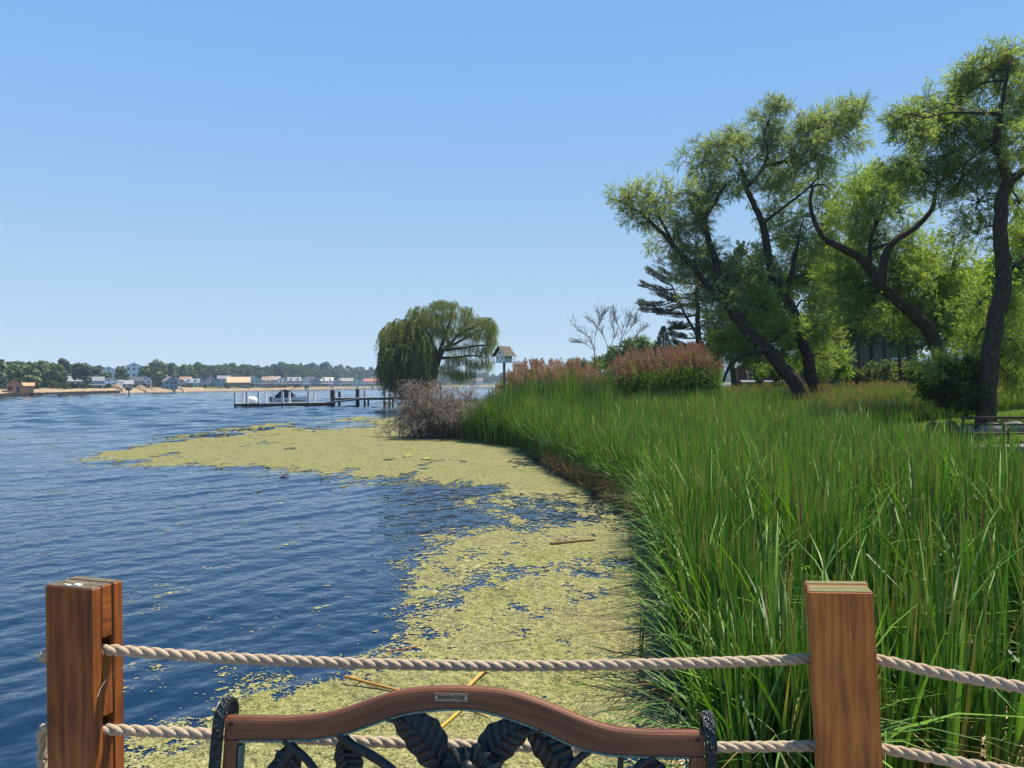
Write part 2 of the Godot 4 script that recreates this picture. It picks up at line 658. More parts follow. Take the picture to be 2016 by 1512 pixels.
# ------------------------------------------------------------------ water and land
func build_water() -> void:
	# a fan of cells round the deck, finer near it, out to the far shore and past it
	var g := Geo.new()
	var cols := 420
	var a0 := deg_to_rad(-62.0)
	var a1 := deg_to_rad(40.0)
	var radii := PackedFloat32Array()
	var r := 2.0
	while r < 2600.0:
		radii.append(r)
		r *= 1.0078 if r < 420.0 else 1.04
	for i in radii.size():
		for k in cols + 1:
			var a := lerpf(a0, a1, float(k) / cols)
			var x := sin(a) * radii[i]
			var z := -cos(a) * radii[i]
			g.v.append(Vector3(x, wave(x, z), z))
			g.uv.append(Vector2(x, z))
			g.c.append(Color.WHITE)
	var w := cols + 1
	for i in radii.size():
		for k in w:
			var p := g.v[mini(i + 1, radii.size() - 1) * w + k] - g.v[maxi(i - 1, 0) * w + k]
			var q := g.v[i * w + mini(k + 1, cols)] - g.v[i * w + maxi(k - 1, 0)]
			g.n.append(q.cross(p).normalized())
	for i in radii.size() - 1:
		for k in cols:
			var a := i * w + k
			g.idx.append_array(PackedInt32Array([a, a + w, a + w + 1, a, a + w + 1, a + 1]))
	tag(build(g, "lake_water", M.water), "blue lake water with small wind ripples", "", "", "structure")

func build_land() -> void:
	var g := Geo.new()
	var ds := PackedFloat32Array()
	var d := -6.0
	while d < 420.0:
		ds.append(d)
		d += maxf(0.5, absf(d) * 0.03)
	var n := 64
	for i in ds.size():
		var x0 := shore_x(ds[i])
		for k in n + 1:
			var t := float(k) / n
			var x := x0 - 1.2 + pow(t, 1.8) * (40.0 + maxf(ds[i], 0.0) * 2.0)
			g.v.append(Vector3(x, land(x, -ds[i]), -ds[i]))
			g.uv.append(Vector2(x, ds[i]))
			g.c.append(Color.WHITE)
	var w := n + 1
	for i in ds.size():
		for k in w:
			var p := g.v[mini(i + 1, ds.size() - 1) * w + k] - g.v[maxi(i - 1, 0) * w + k]
			var q := g.v[i * w + mini(k + 1, n)] - g.v[i * w + maxi(k - 1, 0)]
			g.n.append(q.cross(p).normalized())
	for i in ds.size() - 1:
		for k in n:
			var a := i * w + k
			g.idx.append_array(PackedInt32Array([a, a + w, a + w + 1, a, a + w + 1, a + 1]))
	tag(build(g, "bank_ground", M.grassland), "grassy ground of the near bank behind the reeds", "", "", "structure")

# ------------------------------------------------------------------ the far shore
const FAR := [[-900.0, 250.0], [0.0, 264.0], [110.0, 300.0], [300.0, 470.0], [420.0, 560.0], [600.0, 720.0], [700.0, 950.0], [780.0, 1200.0], [1000.0, 1300.0], [1300.0, 1250.0], [2600.0, 1200.0]]
func far_depth(px: float) -> float:
	for i in range(1, FAR.size()):
		if px <= FAR[i][0]:
			return lerpf(FAR[i - 1][1], FAR[i][1], (px - FAR[i - 1][0]) / (FAR[i][0] - FAR[i - 1][0]))
	return 1200.0

func far_height(px: float, b: float) -> float:
	var h := 0.9 * clampf(b / 3.0, -1.0, 1.0) + 1.6 * clampf((b - 3.0) / 14.0, 0, 1) + 2.5 * clampf((b - 30.0) / 120.0, 0, 1)
	var hill := 4.0 + 13.0 * clampf((px - 300.0) / 330.0, 0, 1) - 9.0 * clampf((px - 760.0) / 200.0, 0, 1)
	return h + hill * smoothstep(60.0, 420.0, b) + 2.0 * rough.get_noise_2d(px * 0.4, b * 0.25) * clampf(b / 80.0, 0, 1)

# a point of the far land: b metres behind its shoreline as seen along that bearing
func far_point(px: float, b: float, up := 0.0) -> Vector3:
	var d := far_depth(px) + b
	var x := (px - 1008.0) / F * d
	return Vector3(x, far_height(px, b) + up, -d)

func lumpy_crown(s: int, tall: float, pointed: float, dark: Color, pale: Color) -> ArrayMesh:
	# a unit crown (1 m across, base at 0) of small leaf faces on a lumpy volume
	var g := Geo.new()
	var r := RandomNumberGenerator.new()
	r.seed = s
	var lumps := []
	for i in 16:
		var t := r.randf()
		var rad := (0.36 * (1.0 - pointed * t)) * sqrt(maxf(0.12, 1.0 - pow(absf(t - 0.4) / 0.75, 2.0)))
		var a := r.randf() * TAU
		lumps.append([Vector3(cos(a) * rad * 0.75, t * tall, sin(a) * rad * 0.75), r.randf_range(0.14, 0.24) * (1.0 - pointed * t * 0.6)])
	for l in lumps:
		for i in 62:
			var d := Vector3(r.randfn(), r.randfn() * 0.9 + 0.15, r.randfn()).normalized()
			var p: Vector3 = l[0] + d * l[1] * r.randf_range(0.75, 1.08)
			var nn := (d + Vector3(r.randfn(), r.randfn(), r.randfn()) * 0.35).normalized()
			var t1 := nn.cross(Vector3(r.randfn(), r.randfn(), r.randfn())).normalized()
			var t2 := nn.cross(t1)
			var sz := r.randf_range(0.05, 0.10)
			var cc := dark.lerp(pale, r.randf())
			g.tri(p - t1 * sz, p + t1 * sz, p + t2 * sz * 1.5, nn, cc)
	return g.done()

func far_tree(called: String, px: float, b: float, height: float, wide: float, crown: Mesh, tint: Color, label: String, trunk_share := 0.25, group := "trees along the far shore") -> void:
	var base := far_point(px, b, -0.2)
	var t := thing(called, label, "tree", base, group)
	var g := Geo.new()
	var w := wide * 0.04
	g.tube(PackedVector3Array([base, base + Vector3(0.02 * height, height * 0.3, 0), base + Vector3(0, height * 0.75, 0)]), PackedFloat32Array([w, w * 0.7, w * 0.2]), 6)
	build(g, "trunk", M.bark, t)
	var o := MeshInstance3D.new()
	o.name = "crown"
	o.mesh = crown
	var m := leafy(tint.linear_to_srgb(), 0.25, 0.7)
	o.material_override = m
	t.add_child(o, true)
	o.transform = Transform3D(Basis(Vector3.UP, px).scaled(Vector3(wide, height * (1.0 - trunk_share), wide)), Vector3(0, height * trunk_share, 0))

# a house with gabled roof, windows, door and porch as asked; front faces the lake
func far_house(px: float, b: float, wide: float, deep: float, tall: float, roof_h: float, wall: Color, roof: Color, label: String, opt := {}) -> void:
	var base := far_point(px, b, -0.3)
	var t := thing(opt.get("name", "lake_house"), label, "house", base, opt.get("group", "houses along the far shore"))
	t.rotation.y = atan2(-base.x, -base.z) + float(opt.get("turn", 0.0))
	var wm := mat(wall.linear_to_srgb(), 0.8)
	var rm := mat(roof.linear_to_srgb(), 0.85)
	var trim: StandardMaterial3D = M.white_paint
	var hw := wide * 0.5
	var hd := deep * 0.5
	var gable_front: bool = opt.get("gable", true)
	var g := Geo.new()
	var x := Transform3D()
	g.box(Transform3D(Basis(), Vector3(0, tall * 0.5, 0)), Vector3(wide, tall, deep))
	# gable triangles
	for s in [-1.0, 1.0]:
		if gable_front:
			g.tri(Vector3(-hw, tall, s * hd), Vector3(hw, tall, s * hd), Vector3(0, tall + roof_h, s * hd), Vector3(0, 0, s))
		else:
			g.tri(Vector3(s * hw, tall, -hd), Vector3(s * hw, tall, hd), Vector3(s * hw, tall + roof_h, 0), Vector3(s, 0, 0))
	part(g, "wall", wm, t)
	# roof: two slabs with eaves
	g = Geo.new()
	var ov := 0.45
	var th := 0.22
	for s in [-1.0, 1.0]:
		var run := hw if gable_front else hd
		var slope := Vector2(run, -roof_h).normalized()
		var e := Vector2(run, 0) + slope * ov
		var len_ := (hd if gable_front else hw) + ov
		var ridge := Vector3(0, tall + roof_h + th, 0)
		var pts := []
		for q in [[0.0, roof_h], [e.x, e.y], [e.x, e.y + th], [0.0, roof_h + th]]:
			pts.append(Vector2(q[0] * s, tall + q[1] + 0.01))
		var rings := []
		for k in [-1.0, 1.0]:
			var rg := PackedVector3Array()
			for q in pts:
				rg.append(Vector3(q.x, q.y, k * len_) if gable_front else Vector3(k * len_, q.y, q.x))
			rings.append(rg)
		g.loft(rings)
	var rf := part(g, "roof", rm, t)
	if opt.get("chimney", false):
		g = Geo.new()
		g.box(Transform3D(Basis(), Vector3(hw * 0.4, tall + roof_h * 0.9, 0)), Vector3(0.9, roof_h * 1.4, 0.9))
		part(g, "chimney", mat(lin(0.25, 0.12, 0.09), 0.9), rf)
	# windows on the lake side
	var rows: int = opt.get("rows", 2 if tall > 4.6 else 1)
	var cols: int = opt.get("cols", maxi(2, int(wide / 2.6)))
	var ww := minf(1.3, wide / cols * 0.55)
	for rr in rows:
		for k in cols:
			var cx := -hw + wide * (k + 0.5) / cols
			var cy := tall * (rr + 0.58) / rows
			if rr == 0 and k == cols / 2 and opt.get("door", true):
				g = Geo.new()
				g.box(Transform3D(Basis(), Vector3(cx, 1.25, hd + 0.04)), Vector3(1.1, 2.2, 0.12))
				part(g, "door", M.dark_wood if not opt.get("bare", false) else M.pane, t)
				continue
			var h := minf(1.5, tall / rows * 0.5)
			g = Geo.new()
			if opt.get("bare", false):
				g.box(Transform3D(Basis(), Vector3(cx, cy, hd + 0.03)), Vector3(ww, h, 0.08))
				part(g, "window_opening", M.dark_wood, t)
				continue
			g.box(Transform3D(Basis(), Vector3(cx, cy, hd + 0.04)), Vector3(ww + 0.3, h + 0.3, 0.12))
			var f := part(g, "window", trim, t)
			g = Geo.new()
			g.box(Transform3D(Basis(), Vector3(cx, cy, hd + 0.10)), Vector3(ww, h, 0.06))
			part(g, "pane", M.pane, f)
	if opt.get("attic", gable_front) and roof_h > 1.4:
		g = Geo.new()
		g.box(Transform3D(Basis(), Vector3(0, tall + roof_h * 0.32, hd + 0.04)), Vector3(1.1, minf(1.1, roof_h * 0.4), 0.1))
		part(g, "window", M.pane, t)
	if opt.get("porch", false):
		g = Geo.new()
		g.box(Transform3D(Basis(Vector3.RIGHT, 0.14), Vector3(0, tall * 0.52, hd + 1.1)), Vector3(wide * 0.96, 0.2, 2.5))
		part(g, "porch_roof", rm, t)
		for k in 4:
			g = Geo.new()
			g.box(Transform3D(Basis(), Vector3(-hw * 0.88 + wide * 0.88 * k / 3.0, tall * 0.24, hd + 2.1)), Vector3(0.24, tall * 0.48, 0.24))
			part(g, "porch_post", trim, t)
	if opt.get("dormer", false):
		for k in [-0.5, 0.5]:
			g = Geo.new()
			g.box(Transform3D(Basis(), Vector3(wide * 0.5 * k, tall + roof_h * 0.42, hd * 0.55)), Vector3(1.8, 1.3, hd * 0.7))
			g.tri(Vector3(wide * 0.5 * k - 1.1, tall + roof_h * 0.42 + 0.65, hd * 0.91), Vector3(wide * 0.5 * k + 1.1, tall + roof_h * 0.42 + 0.65, hd * 0.91), Vector3(wide * 0.5 * k, tall + roof_h * 0.42 + 1.4, hd * 0.91), Vector3.BACK)
			part(g, "dormer", wm, t)
	if opt.get("wing", 0.0) != 0.0:
		var s: float = signf(opt.wing)
		var wl: float = absf(opt.wing)
		g = Geo.new()
		g.box(Transform3D(Basis(), Vector3(s * (hw + wl * 0.5 + 0.01), tall * 0.42, -hd * 0.2)), Vector3(wl, tall * 0.84, deep * 0.7))
		part(g, "side_wing", wm, t)
		g = Geo.new()
		for q in [-1.0, 1.0]:
			g.box(Transform3D(Basis(Vector3.RIGHT, q * 0.5), Vector3(s * (hw + wl * 0.5 + 0.2), tall * 0.84 + roof_h * 0.32, -hd * 0.2 + q * deep * 0.18)), Vector3(wl + 0.4, 0.2, deep * 0.43))
		part(g, "side_roof", rm, t)

# commits a Geo given in the parent's own axes
func part(g: Geo, called: String, m: Material, parent: Node3D) -> MeshInstance3D:
	return build(g, called, m, parent, true)

func build_far_shore() -> void:
	var g := Geo.new()
	var pxs := PackedFloat32Array()
	var p := -900.0
	while p < 2500.0:
		pxs.append(p)
		p += 24.0
	var bs := [-3.0, -1.0, 0.5, 2.0, 4.0, 8.0, 14.0, 22.0, 40.0, 70.0, 110.0, 160.0, 230.0, 320.0, 430.0, 600.0, 1000.0]
	var w := bs.size()
	for i in pxs.size():
		for b in bs:
			g.v.append(far_point(pxs[i], b, 0.25 * fine.get_noise_2d(pxs[i] * 0.7, b)))
			g.uv.append(Vector2(pxs[i], b))
			var s := smoothstep(16.0, 34.0, b + 8.0 * rough.get_noise_2d(pxs[i] * 0.6, b * 2.0))
			g.c.append(Color(1, 1, 1).lerp(Color(0.18, 0.34, 0.16), s if pxs[i] < 420.0 else maxf(s, smoothstep(3.0, 8.0, b) * 0.85)))
	for i in pxs.size():
		for k in w:
			var q := g.v[mini(i + 1, pxs.size() - 1) * w + k] - g.v[maxi(i - 1, 0) * w + k]
			var t := g.v[i * w + mini(k + 1, w - 1)] - g.v[i * w + maxi(k - 1, 0)]
			g.n.append(q.cross(t).normalized())
	for i in pxs.size() - 1:
		for k in w - 1:
			var a := i * w + k
			g.idx.append_array(PackedInt32Array([a, a + 1, a + w + 1, a, a + w + 1, a + w]))
	tag(build(g, "far_shore_terrain", M.sand), "sandy beach and wooded rise of the far shore", "", "", "structure")

	# crowns
	var dark := lin(0.6, 0.7, 0.6).srgb_to_linear()
	var crowns := []
	for i in 5:
		crowns.append(lumpy_crown(300 + i, 0.95, 0.15, Color(0.55, 0.6, 0.55), Color(1.15, 1.15, 1.0)))
	var cones := []
	for i in 2:
		cones.append(lumpy_crown(320 + i, 1.0, 0.75, Color(0.6, 0.65, 0.6), Color(1.1, 1.1, 1.0)))
	var green := Color(0.085, 0.130, 0.042)
	var deep := Color(0.042, 0.066, 0.036)
	var pale := Color(0.125, 0.175, 0.055)
	# [px, metres back, height, width, crown, tint, trunk share, label]
	var list := [
		[-14.0, 40.0, 10.5, 11.0, 0, green, 0.08, "broad green tree at the far left behind the tan unfinished house"],
		[26.0, 45.0, 9.6, 9.5, 1, green, 0.1, "green tree rising right behind the tan unfinished house"],
		[60.0, 38.0, 9.0, 9.0, 2, pale, 0.08, "paler bushy tree just right of the tan unfinished house"],
		[86.0, 55.0, 11.0, 10.0, 3, green, 0.1, "tall green tree left of the dark bushy tree above the sand"],
		[116.0, 40.0, 9.6, 8.5, 4, green, 0.12, "green tree in front of the white roofs left of the round dark tree"],
		[126.0, 62.0, 13.0, 7.5, 0, deep, 0.16, "dark narrow-topped tree beside the round dark tree"],
		[163.0, 20.0, 11.5, 9.4, 1, deep, 0.34, "round dark tree with two bare trunks standing on the sand"],
		[192.0, 70.0, 9.5, 8.0, 2, deep, 0.15, "small dark tree between the round dark tree and the gray roofed houses"],
		[207.0, 45.0, 8.5, 8.5, 3, green, 0.06, "low dense tree in front of the white building with gables"],
		[239.0, 48.0, 12.5, 9.0, 4, green, 0.1, "green tree just left of the white tower block"],
		[286.0, 60.0, 13.5, 10.5, 0, green, 0.1, "green tree behind the white house with dark roof"],
		[311.0, 46.0, 17.0, 14.5, 1, pale, 0.05, "tall domed green tree behind and left of the teal house"],
		[338.0, 75.0, 15.0, 13.0, 2, green, 0.08, "wide tree right behind the teal house roof"],
		[368.0, 80.0, 16.5, 13.5, 3, green, 0.08, "green tree above the pale teal cottage"],
		[392.0, 95.0, 17.5, 14.0, 4, green, 0.08, "rounded tree behind the small gray cottages"],
		[418.0, 100.0, 16.0, 14.0, 0, deep, 0.08, "dark tree left of the long tan roof"],
		[469.0, 210.0, 13.0, 9.0, 5, deep, 0.06, "dark pine sticking out above the woods over the long tan roof"],
		[502.0, 220.0, 13.0, 9.0, 6, deep, 0.06, "dark pine on the skyline above the mint green house"],
		[520.0, 260.0, 14.0, 10.0, 5, deep, 0.06, "taller pine on the skyline just right of the first skyline pines"],
		[536.0, 280.0, 14.0, 10.0, 6, deep, 0.06, "pine with ragged top above the middle of the white houses"],
		[640.0, 210.0, 20.0, 20.0, 2, deep, 0.05, "big dark tree in the woods behind the last white houses"],
		[548.0, 90.0, 17.0, 18.0, 3, deep, 0.05, "dark broad tree standing behind the white porch houses"],
		[693.0, 330.0, 14.0, 10.0, 5, deep, 0.06, "skyline pine above the end of the sandy beach"],
		[592.0, 330.0, 14.0, 10.0, 6, deep, 0.06, "lone skyline pine above the dark broad tree"],
	]
	for e in list:
		var cr: Mesh = cones[e[4] - 5] if e[4] >= 5 else crowns[e[4]]
		far_tree("far_pine" if e[4] >= 5 else "far_tree", e[0], e[1], e[2], e[3], cr, e[5], e[7], e[6])
	# the woods behind, which read as one mass
	var woods := mass("far_woods", "wooded hillside behind the far houses")
	for kind in 3:
		var places := []
		var tints := []
		for i in 560:
			var px := rng.randf_range(-700.0, 1500.0)
			var b := rng.randf_range(62.0, 460.0)
			if px < 330.0 and b > 330.0: continue
			if px < 330.0 and px > 96.0 and b < 90.0: continue
			var s := rng.randf_range(9.0, 15.0) * (0.82 if px < 320 else 1.0)
			var pos := far_point(px, b, -1.0)
			places.append(Transform3D(Basis(Vector3.UP, rng.randf() * TAU).scaled(Vector3(s * rng.randf_range(0.85, 1.25), s * rng.randf_range(0.85, 1.15), s)), pos))
			var c := green.lerp(deep, rng.randf()).lerp(pale, rng.randf() * 0.5)
			tints.append(c)
		scatter("crowns", crowns[kind], M.leaves, places, tints, woods)
	# low shrubs at the foot of the woods and between the houses
	var places := []
	var tints := []
	for i in 420:
		var px := rng.randf_range(-100.0, 800.0)
		var b := rng.randf_range(24.0, 62.0)
		if px > 400: b = rng.randf_range(6.0, 40.0)
		var s := rng.randf_range(1.2, 3.2)
		places.append(Transform3D(Basis(Vector3.UP, rng.randf() * TAU).scaled(Vector3(s * 1.4, s, s * 1.2)), far_point(px, b, -0.3)))
		tints.append(pale.lerp(deep, rng.randf()))
	tag(scatter("far_shrubbery", crowns[3], M.leaves, places, tints), "low bushes among the far houses", "", "", "stuff")

	var white := Color(0.82, 0.82, 0.82)
	var gray := Color(0.17, 0.18, 0.20)
	var slate := Color(0.06, 0.065, 0.085)
	var tan := Color(0.46, 0.24, 0.12)
	var teal := Color(0.11, 0.27, 0.30)
	var mint := Color(0.27, 0.46, 0.46)
	var brown := Color(0.26, 0.18, 0.13)
	# px, back, wide, deep, tall, roof, wall, roof colour, label, options
	far_house(28, 7, 4.6, 5.6, 2.9, 2.1, tan, Color(0.42, 0.25, 0.14), "tan unfinished house with two bare board gables at the far left of the sand", {"bare": true, "cols": 2, "rows": 1, "wing": 3.6, "attic": false})
	far_house(134, 52, 12.0, 7.0, 3.4, 2.2, white, Color(0.22, 0.24, 0.27), "white house with pale roof half hidden by trees left of the round dark tree", {"gable": false})
	far_house(150, 62, 8.0, 7.0, 5.0, 2.2, white, Color(0.32, 0.34, 0.38), "small white gabled house close behind the round dark tree", {"gable": true})
	far_house(189, 34, 7.2, 6.5, 4.2, 2.0, Color(0.28, 0.33, 0.42), gray, "blue gray house with gray roof, first right of the round dark tree", {"gable": false, "porch": true})
	far_house(214, 33, 8.0, 6.0, 4.2, 2.2, white, gray, "white house with twin gable and gray roof beside the blue gray house", {"gable": true, "porch": true, "wing": 3.0})
	far_house(214, 90, 11.0, 8.0, 9.5, 2.4, white, Color(0.42, 0.44, 0.47), "large white building with gable rising behind the low dense tree", {"gable": true})
	far_house(264, 100, 10.0, 8.0, 12.0, 2.4, white, Color(0.5, 0.5, 0.52), "white tower block rising behind the dark roofed white house", {"gable": true, "cols": 3, "rows": 3})
	far_house(244, 22, 9.2, 6.0, 2.4, 1.9, Color(0.42, 0.38, 0.33), Color(0.24, 0.24, 0.26), "low beige house with wide gray roof left of the day beacon", {"gable": false})
	far_house(268, 30, 7.4, 7.0, 4.6, 2.4, Color(0.24, 0.26, 0.32), slate, "dark house with slate roof joined to the white gable above the sand pile", {"gable": false})
	far_house(287, 29, 6.6, 7.0, 5.0, 2.6, white, slate, "white two storey gable house with dark roof above the sand pile", {"gable": true, "porch": true})
	far_house(334, 8, 7.6, 7.0, 5.4, 2.8, teal, Color(0.21, 0.17, 0.19), "teal house sheathed in bare blue boards at the water edge", {"gable": true, "cols": 3, "rows": 2, "bare": true, "turn": 0.3, "attic": false})
	far_house(357, 34, 6.0, 6.0, 3.8, 2.4, Color(0.48, 0.45, 0.44), brown, "small beige gabled cottage right of the teal house", {"gable": true})
	far_house(378, 30, 9.4, 7.0, 3.8, 2.6, mint, Color(0.18, 0.21, 0.25), "pale teal cottage with two dormers under the green tree", {"gable": false, "dormer": true})
	far_house(402, 32, 8.0, 7.0, 3.8, 2.5, Color(0.33, 0.38, 0.42), Color(0.20, 0.22, 0.26), "gray cottage between the pale teal cottage and the blue one", {"gable": true})
	far_house(428, 30, 9.5, 7.0, 4.0, 2.8, Color(0.17, 0.33, 0.38), Color(0.14, 0.17, 0.22), "blue teal cottage just left of the long tan roof", {"gable": true, "wing": -3.0})
	far_house(470, 22, 17.0, 9.0, 3.8, 4.2, Color(0.30, 0.21, 0.14), Color(0.52, 0.36, 0.22), "long unfinished house with broad tan plywood roof", {"gable": false, "bare": true, "cols": 6})
	far_house(506, 22, 9.0, 8.0, 5.4, 3.0, mint, gray, "mint green two storey house right of the broad tan roof", {"gable": true, "porch": true})
	far_house(528, 30, 10.0, 8.0, 5.6, 3.0, Color(0.50, 0.52, 0.52), brown, "gray white house with brown roof and long porch beside the mint house", {"gable": false, "porch": true})
	far_house(553, 30, 9.5, 8.0, 5.4, 3.2, white, brown, "white gabled house under the dark broad tree", {"gable": true, "porch": true})
	far_house(580, 28, 12.0, 8.0, 5.2, 3.2, Color(0.40, 0.42, 0.46), Color(0.23, 0.22, 0.23), "gray house with wide dark roof right of the white gabled house", {"gable": false, "dormer": true, "porch": true})
	far_house(602, 26, 9.0, 8.0, 5.6, 3.4, white, Color(0.30, 0.21, 0.19), "white house with reddish brown gable in the middle of the row", {"gable": true})
	far_house(621, 30, 9.5, 8.0, 4.8, 3.0, Color(0.22, 0.26, 0.33), slate, "dark blue house with slate roof in the row above the dock gap", {"gable": true, "porch": true})
	far_house(644, 26, 13.0, 9.0, 6.0, 3.6, white, Color(0.42, 0.38, 0.32), "large white house with tan roof above the beach", {"gable": false, "porch": true, "dormer": true})
	far_house(664, 32, 11.0, 8.0, 5.2, 3.4, Color(0.36, 0.40, 0.44), Color(0.20, 0.19, 0.20), "gray gabled house right of the large white house", {"gable": true, "porch": true})
	far_house(684, 32, 13.0, 8.0, 6.0, 3.6, Color(0.50, 0.50, 0.50), Color(0.30, 0.27, 0.24), "last house of the row, pale with brown roof, before the trees", {"gable": false, "porch": true})
	far_house(731, 12, 20.0, 9.0, 6.5, 3.4, white, Color(0.40, 0.13, 0.11), "white house with red roof near the weeping willow", {"gable": false, "porch": true})
	far_house(758, 12, 17.0, 9.0, 7.0, 5.0, Color(0.46, 0.48, 0.50), Color(0.16, 0.17, 0.19), "gray gabled boathouse seen just left of the weeping willow", {"gable": true, "porch": true})
	far_house(935, 20, 26.0, 9.0, 6.0, 5.0, white, brown, "white far house glimpsed through the dead bush right of the willow", {"gable": false})

	# second row, glimpsed between the first
	var second := [[346.0, "pale gable end just behind the teal house"], [366.0, "white gable between the beige cottage and the dormer cottage"], [391.0, "tan roofed house behind the gap right of the dormer cottage"], [415.0, "white walled house peeping between the gray and blue cottages"], [441.0, "gray gable at the left end of the broad tan roof"], [496.0, "pale house behind the right end of the broad tan roof"], [517.0, "brown roofed house tucked behind the mint green house"], [541.0, "white gable between the long porch house and the gabled house"], [566.0, "gray roof between the gabled house and the wide dark roof"], [592.0, "white gable behind the reddish brown gabled house"], [611.0, "tan roof between the reddish brown gable and the dark blue house"], [633.0, "white house tucked behind the dark blue house"], [655.0, "brown gable behind the large white house"], [675.0, "white gable between the last two houses of the row"], [700.0, "small white cottage just past the end of the house row"], [712.0, "low gray cottage among bushes left of the red roofed house"]]
	var hues := [white, Color(0.55, 0.55, 0.54), Color(0.36, 0.40, 0.44), Color(0.60, 0.54, 0.46), mint]
	var tops := [gray, brown, slate, Color(0.33, 0.28, 0.24)]
	for i in second.size():
		var sp: float = second[i][0]
		var near := sp < 430.0
		far_house(sp, 52.0 if sp < 690.0 else 16.0, 6.0 + 1.6 * (i % 3) if near else 8.0 + 1.7 * (i % 3), 7.0, 4.4 + 0.5 * (i % 4) if near else 5.6 + 0.6 * (i % 3), 2.4 + 0.4 * (i % 2), hues[i % 5], tops[i % 4], second[i][1], {"gable": i % 3 != 1, "porch": i % 4 == 0, "chimney": i % 5 == 2})

	# sand heaps, shoreline walls and posts
	for e in [[230.0, 12.0, 9.0, 3.0, "large sand heap in front of the low beige house"], [276.0, 10.0, 10.0, 2.8, "pale sand heap left of the teal house"], [352.0, 8.0, 7.0, 2.2, "sand heap just right of the teal house"], [300.0, 7.0, 5.0, 1.6, "small sand heap beside the water near the teal house"]]:
		g = Geo.new()
		var c := far_point(e[0], e[1], -0.3)
		var prev := PackedVector3Array()
		for i in 7:
			var t := i / 6.0
			var ring := PackedVector3Array()
			for k in 16:
				var a := TAU * k / 16.0
				var rr: float = e[2] * 0.5 * (1.0 - t) * (1.0 + 0.25 * fine.get_noise_2d(a * 3.0 + e[0], t * 2.0))
				ring.append(c + Vector3(cos(a) * rr, e[3] * (1.0 - pow(1.0 - t, 1.4)), sin(a) * rr * 0.6))
			if i > 0:
				for k in 16:
					g.face(prev[k], prev[(k + 1) % 16], ring[(k + 1) % 16], ring[k], Color.WHITE, Vector3(0, 1, 0))
			prev = ring
		tag(build(g, "sand_heap", M.sand), e[4], "sand heap", "sand heaps on the far shore")
	for e in [[18.0, -16.0, 60.0], [98.0, 64.0, 127.0], [178.0, 128.0, 236.0]]:
		g = Geo.new()
		var a0: float = e[1]
		while a0 < e[2]:
			var q := far_point(a0, -1.0)
			g.box(Transform3D(Basis(), Vector3(q.x, 0.45, q.z)), Vector3(0.9, 1.5 + 0.4 * fine.get_noise_1d(a0 * 5.0), 0.5))
			a0 += 2.6
		tag(build(g, "seawall", M.dark_wood), {18.0: "dark timber seawall below the tan unfinished house", 98.0: "short dark seawall behind the white motorboat", 178.0: "long dark timber seawall under the sandy beach"}[e[0]], "seawall", "seawalls on the far shore")

	# masts
	for e in [[246.0, 730.0, "thin mast on the skyline left of the white tower block"], [262.0, 722.0, "tall mast on the skyline above the white tower block"], [272.0, 721.0, "tall mast on the skyline just right of the white tower block"], [409.0, 718.0, "thin mast on the skyline above the blue teal cottage"]]:
		g = Geo.new()
		var foot := far_point(e[0], 120.0)
		var top := at(e[0], e[1], far_depth(e[0]) + 120.0)
		g.tube(PackedVector3Array([foot, Vector3(foot.x, top.y, foot.z)]), PackedFloat32Array([0.22, 0.16]), 6)
		tag(build(g, "mast", M.grey), e[2], "mast", "masts on the far skyline")

	# day beacon: green board on a dark pile in the water
	var bp := on(254.0, 780.0)
	var t := thing("day_beacon", "dark pile with green square channel boards in the water", "beacon", bp)
	g = Geo.new()
	g.tube(PackedVector3Array([Vector3(0, -1, 0), Vector3(0, 2.4, 0)]), PackedFloat32Array([0.22, 0.2]), 8)
	part(g, "pile", M.dark_wood, t)
	for k in [[-0.25, 2.3, 1.4, 0.9, lin(0.015, 0.10, 0.05)], [0.75, 2.35, 0.8, 0.8, lin(0.30, 0.36, 0.33)]]:
		g = Geo.new()
		g.box(Transform3D(Basis(Vector3.UP, 0.2), Vector3(k[0], k[1], 0.3)), Vector3(k[2], k[3], 0.06))
		part(g, "board", mat(k[4], 0.6), t)
	# little white motorboat
	bp = on(99.0, 780.6)
	t = thing("motorboat", "small white motorboat near the far left shore below the sand", "boat", bp)
	t.rotation.y = 0.1
	boat_hull(t, 4.4, 1.6, 0.62, M.gel)
	g = Geo.new()
	g.box(Transform3D(Basis(Vector3.BACK, -0.35), Vector3(0.35, 0.85, 0)), Vector3(0.05, 0.5, 1.1))
	part(g, "windscreen", M.pane, t)
	g = Geo.new()
	g.box(Transform3D(Basis(), Vector3(-2.2, 0.55, 0)), Vector3(0.4, 0.8, 0.4), 0.05)
	part(g, "outboard_motor", M.dark_wood, t)
	for e in [[364.0, 773.5, "tiny white mooring buoy off the pale teal cottage"], [410.0, 768.0, "tiny pale mooring buoy off the long tan roof"]]:
		g = Geo.new()
		sphere(g, on(e[0], e[1]) + Vector3(0, 0.2, 0), 0.5, 8, 6)
		tag(build(g, "mooring_buoy", M.white_paint), e[2], "buoy", "mooring buoys")

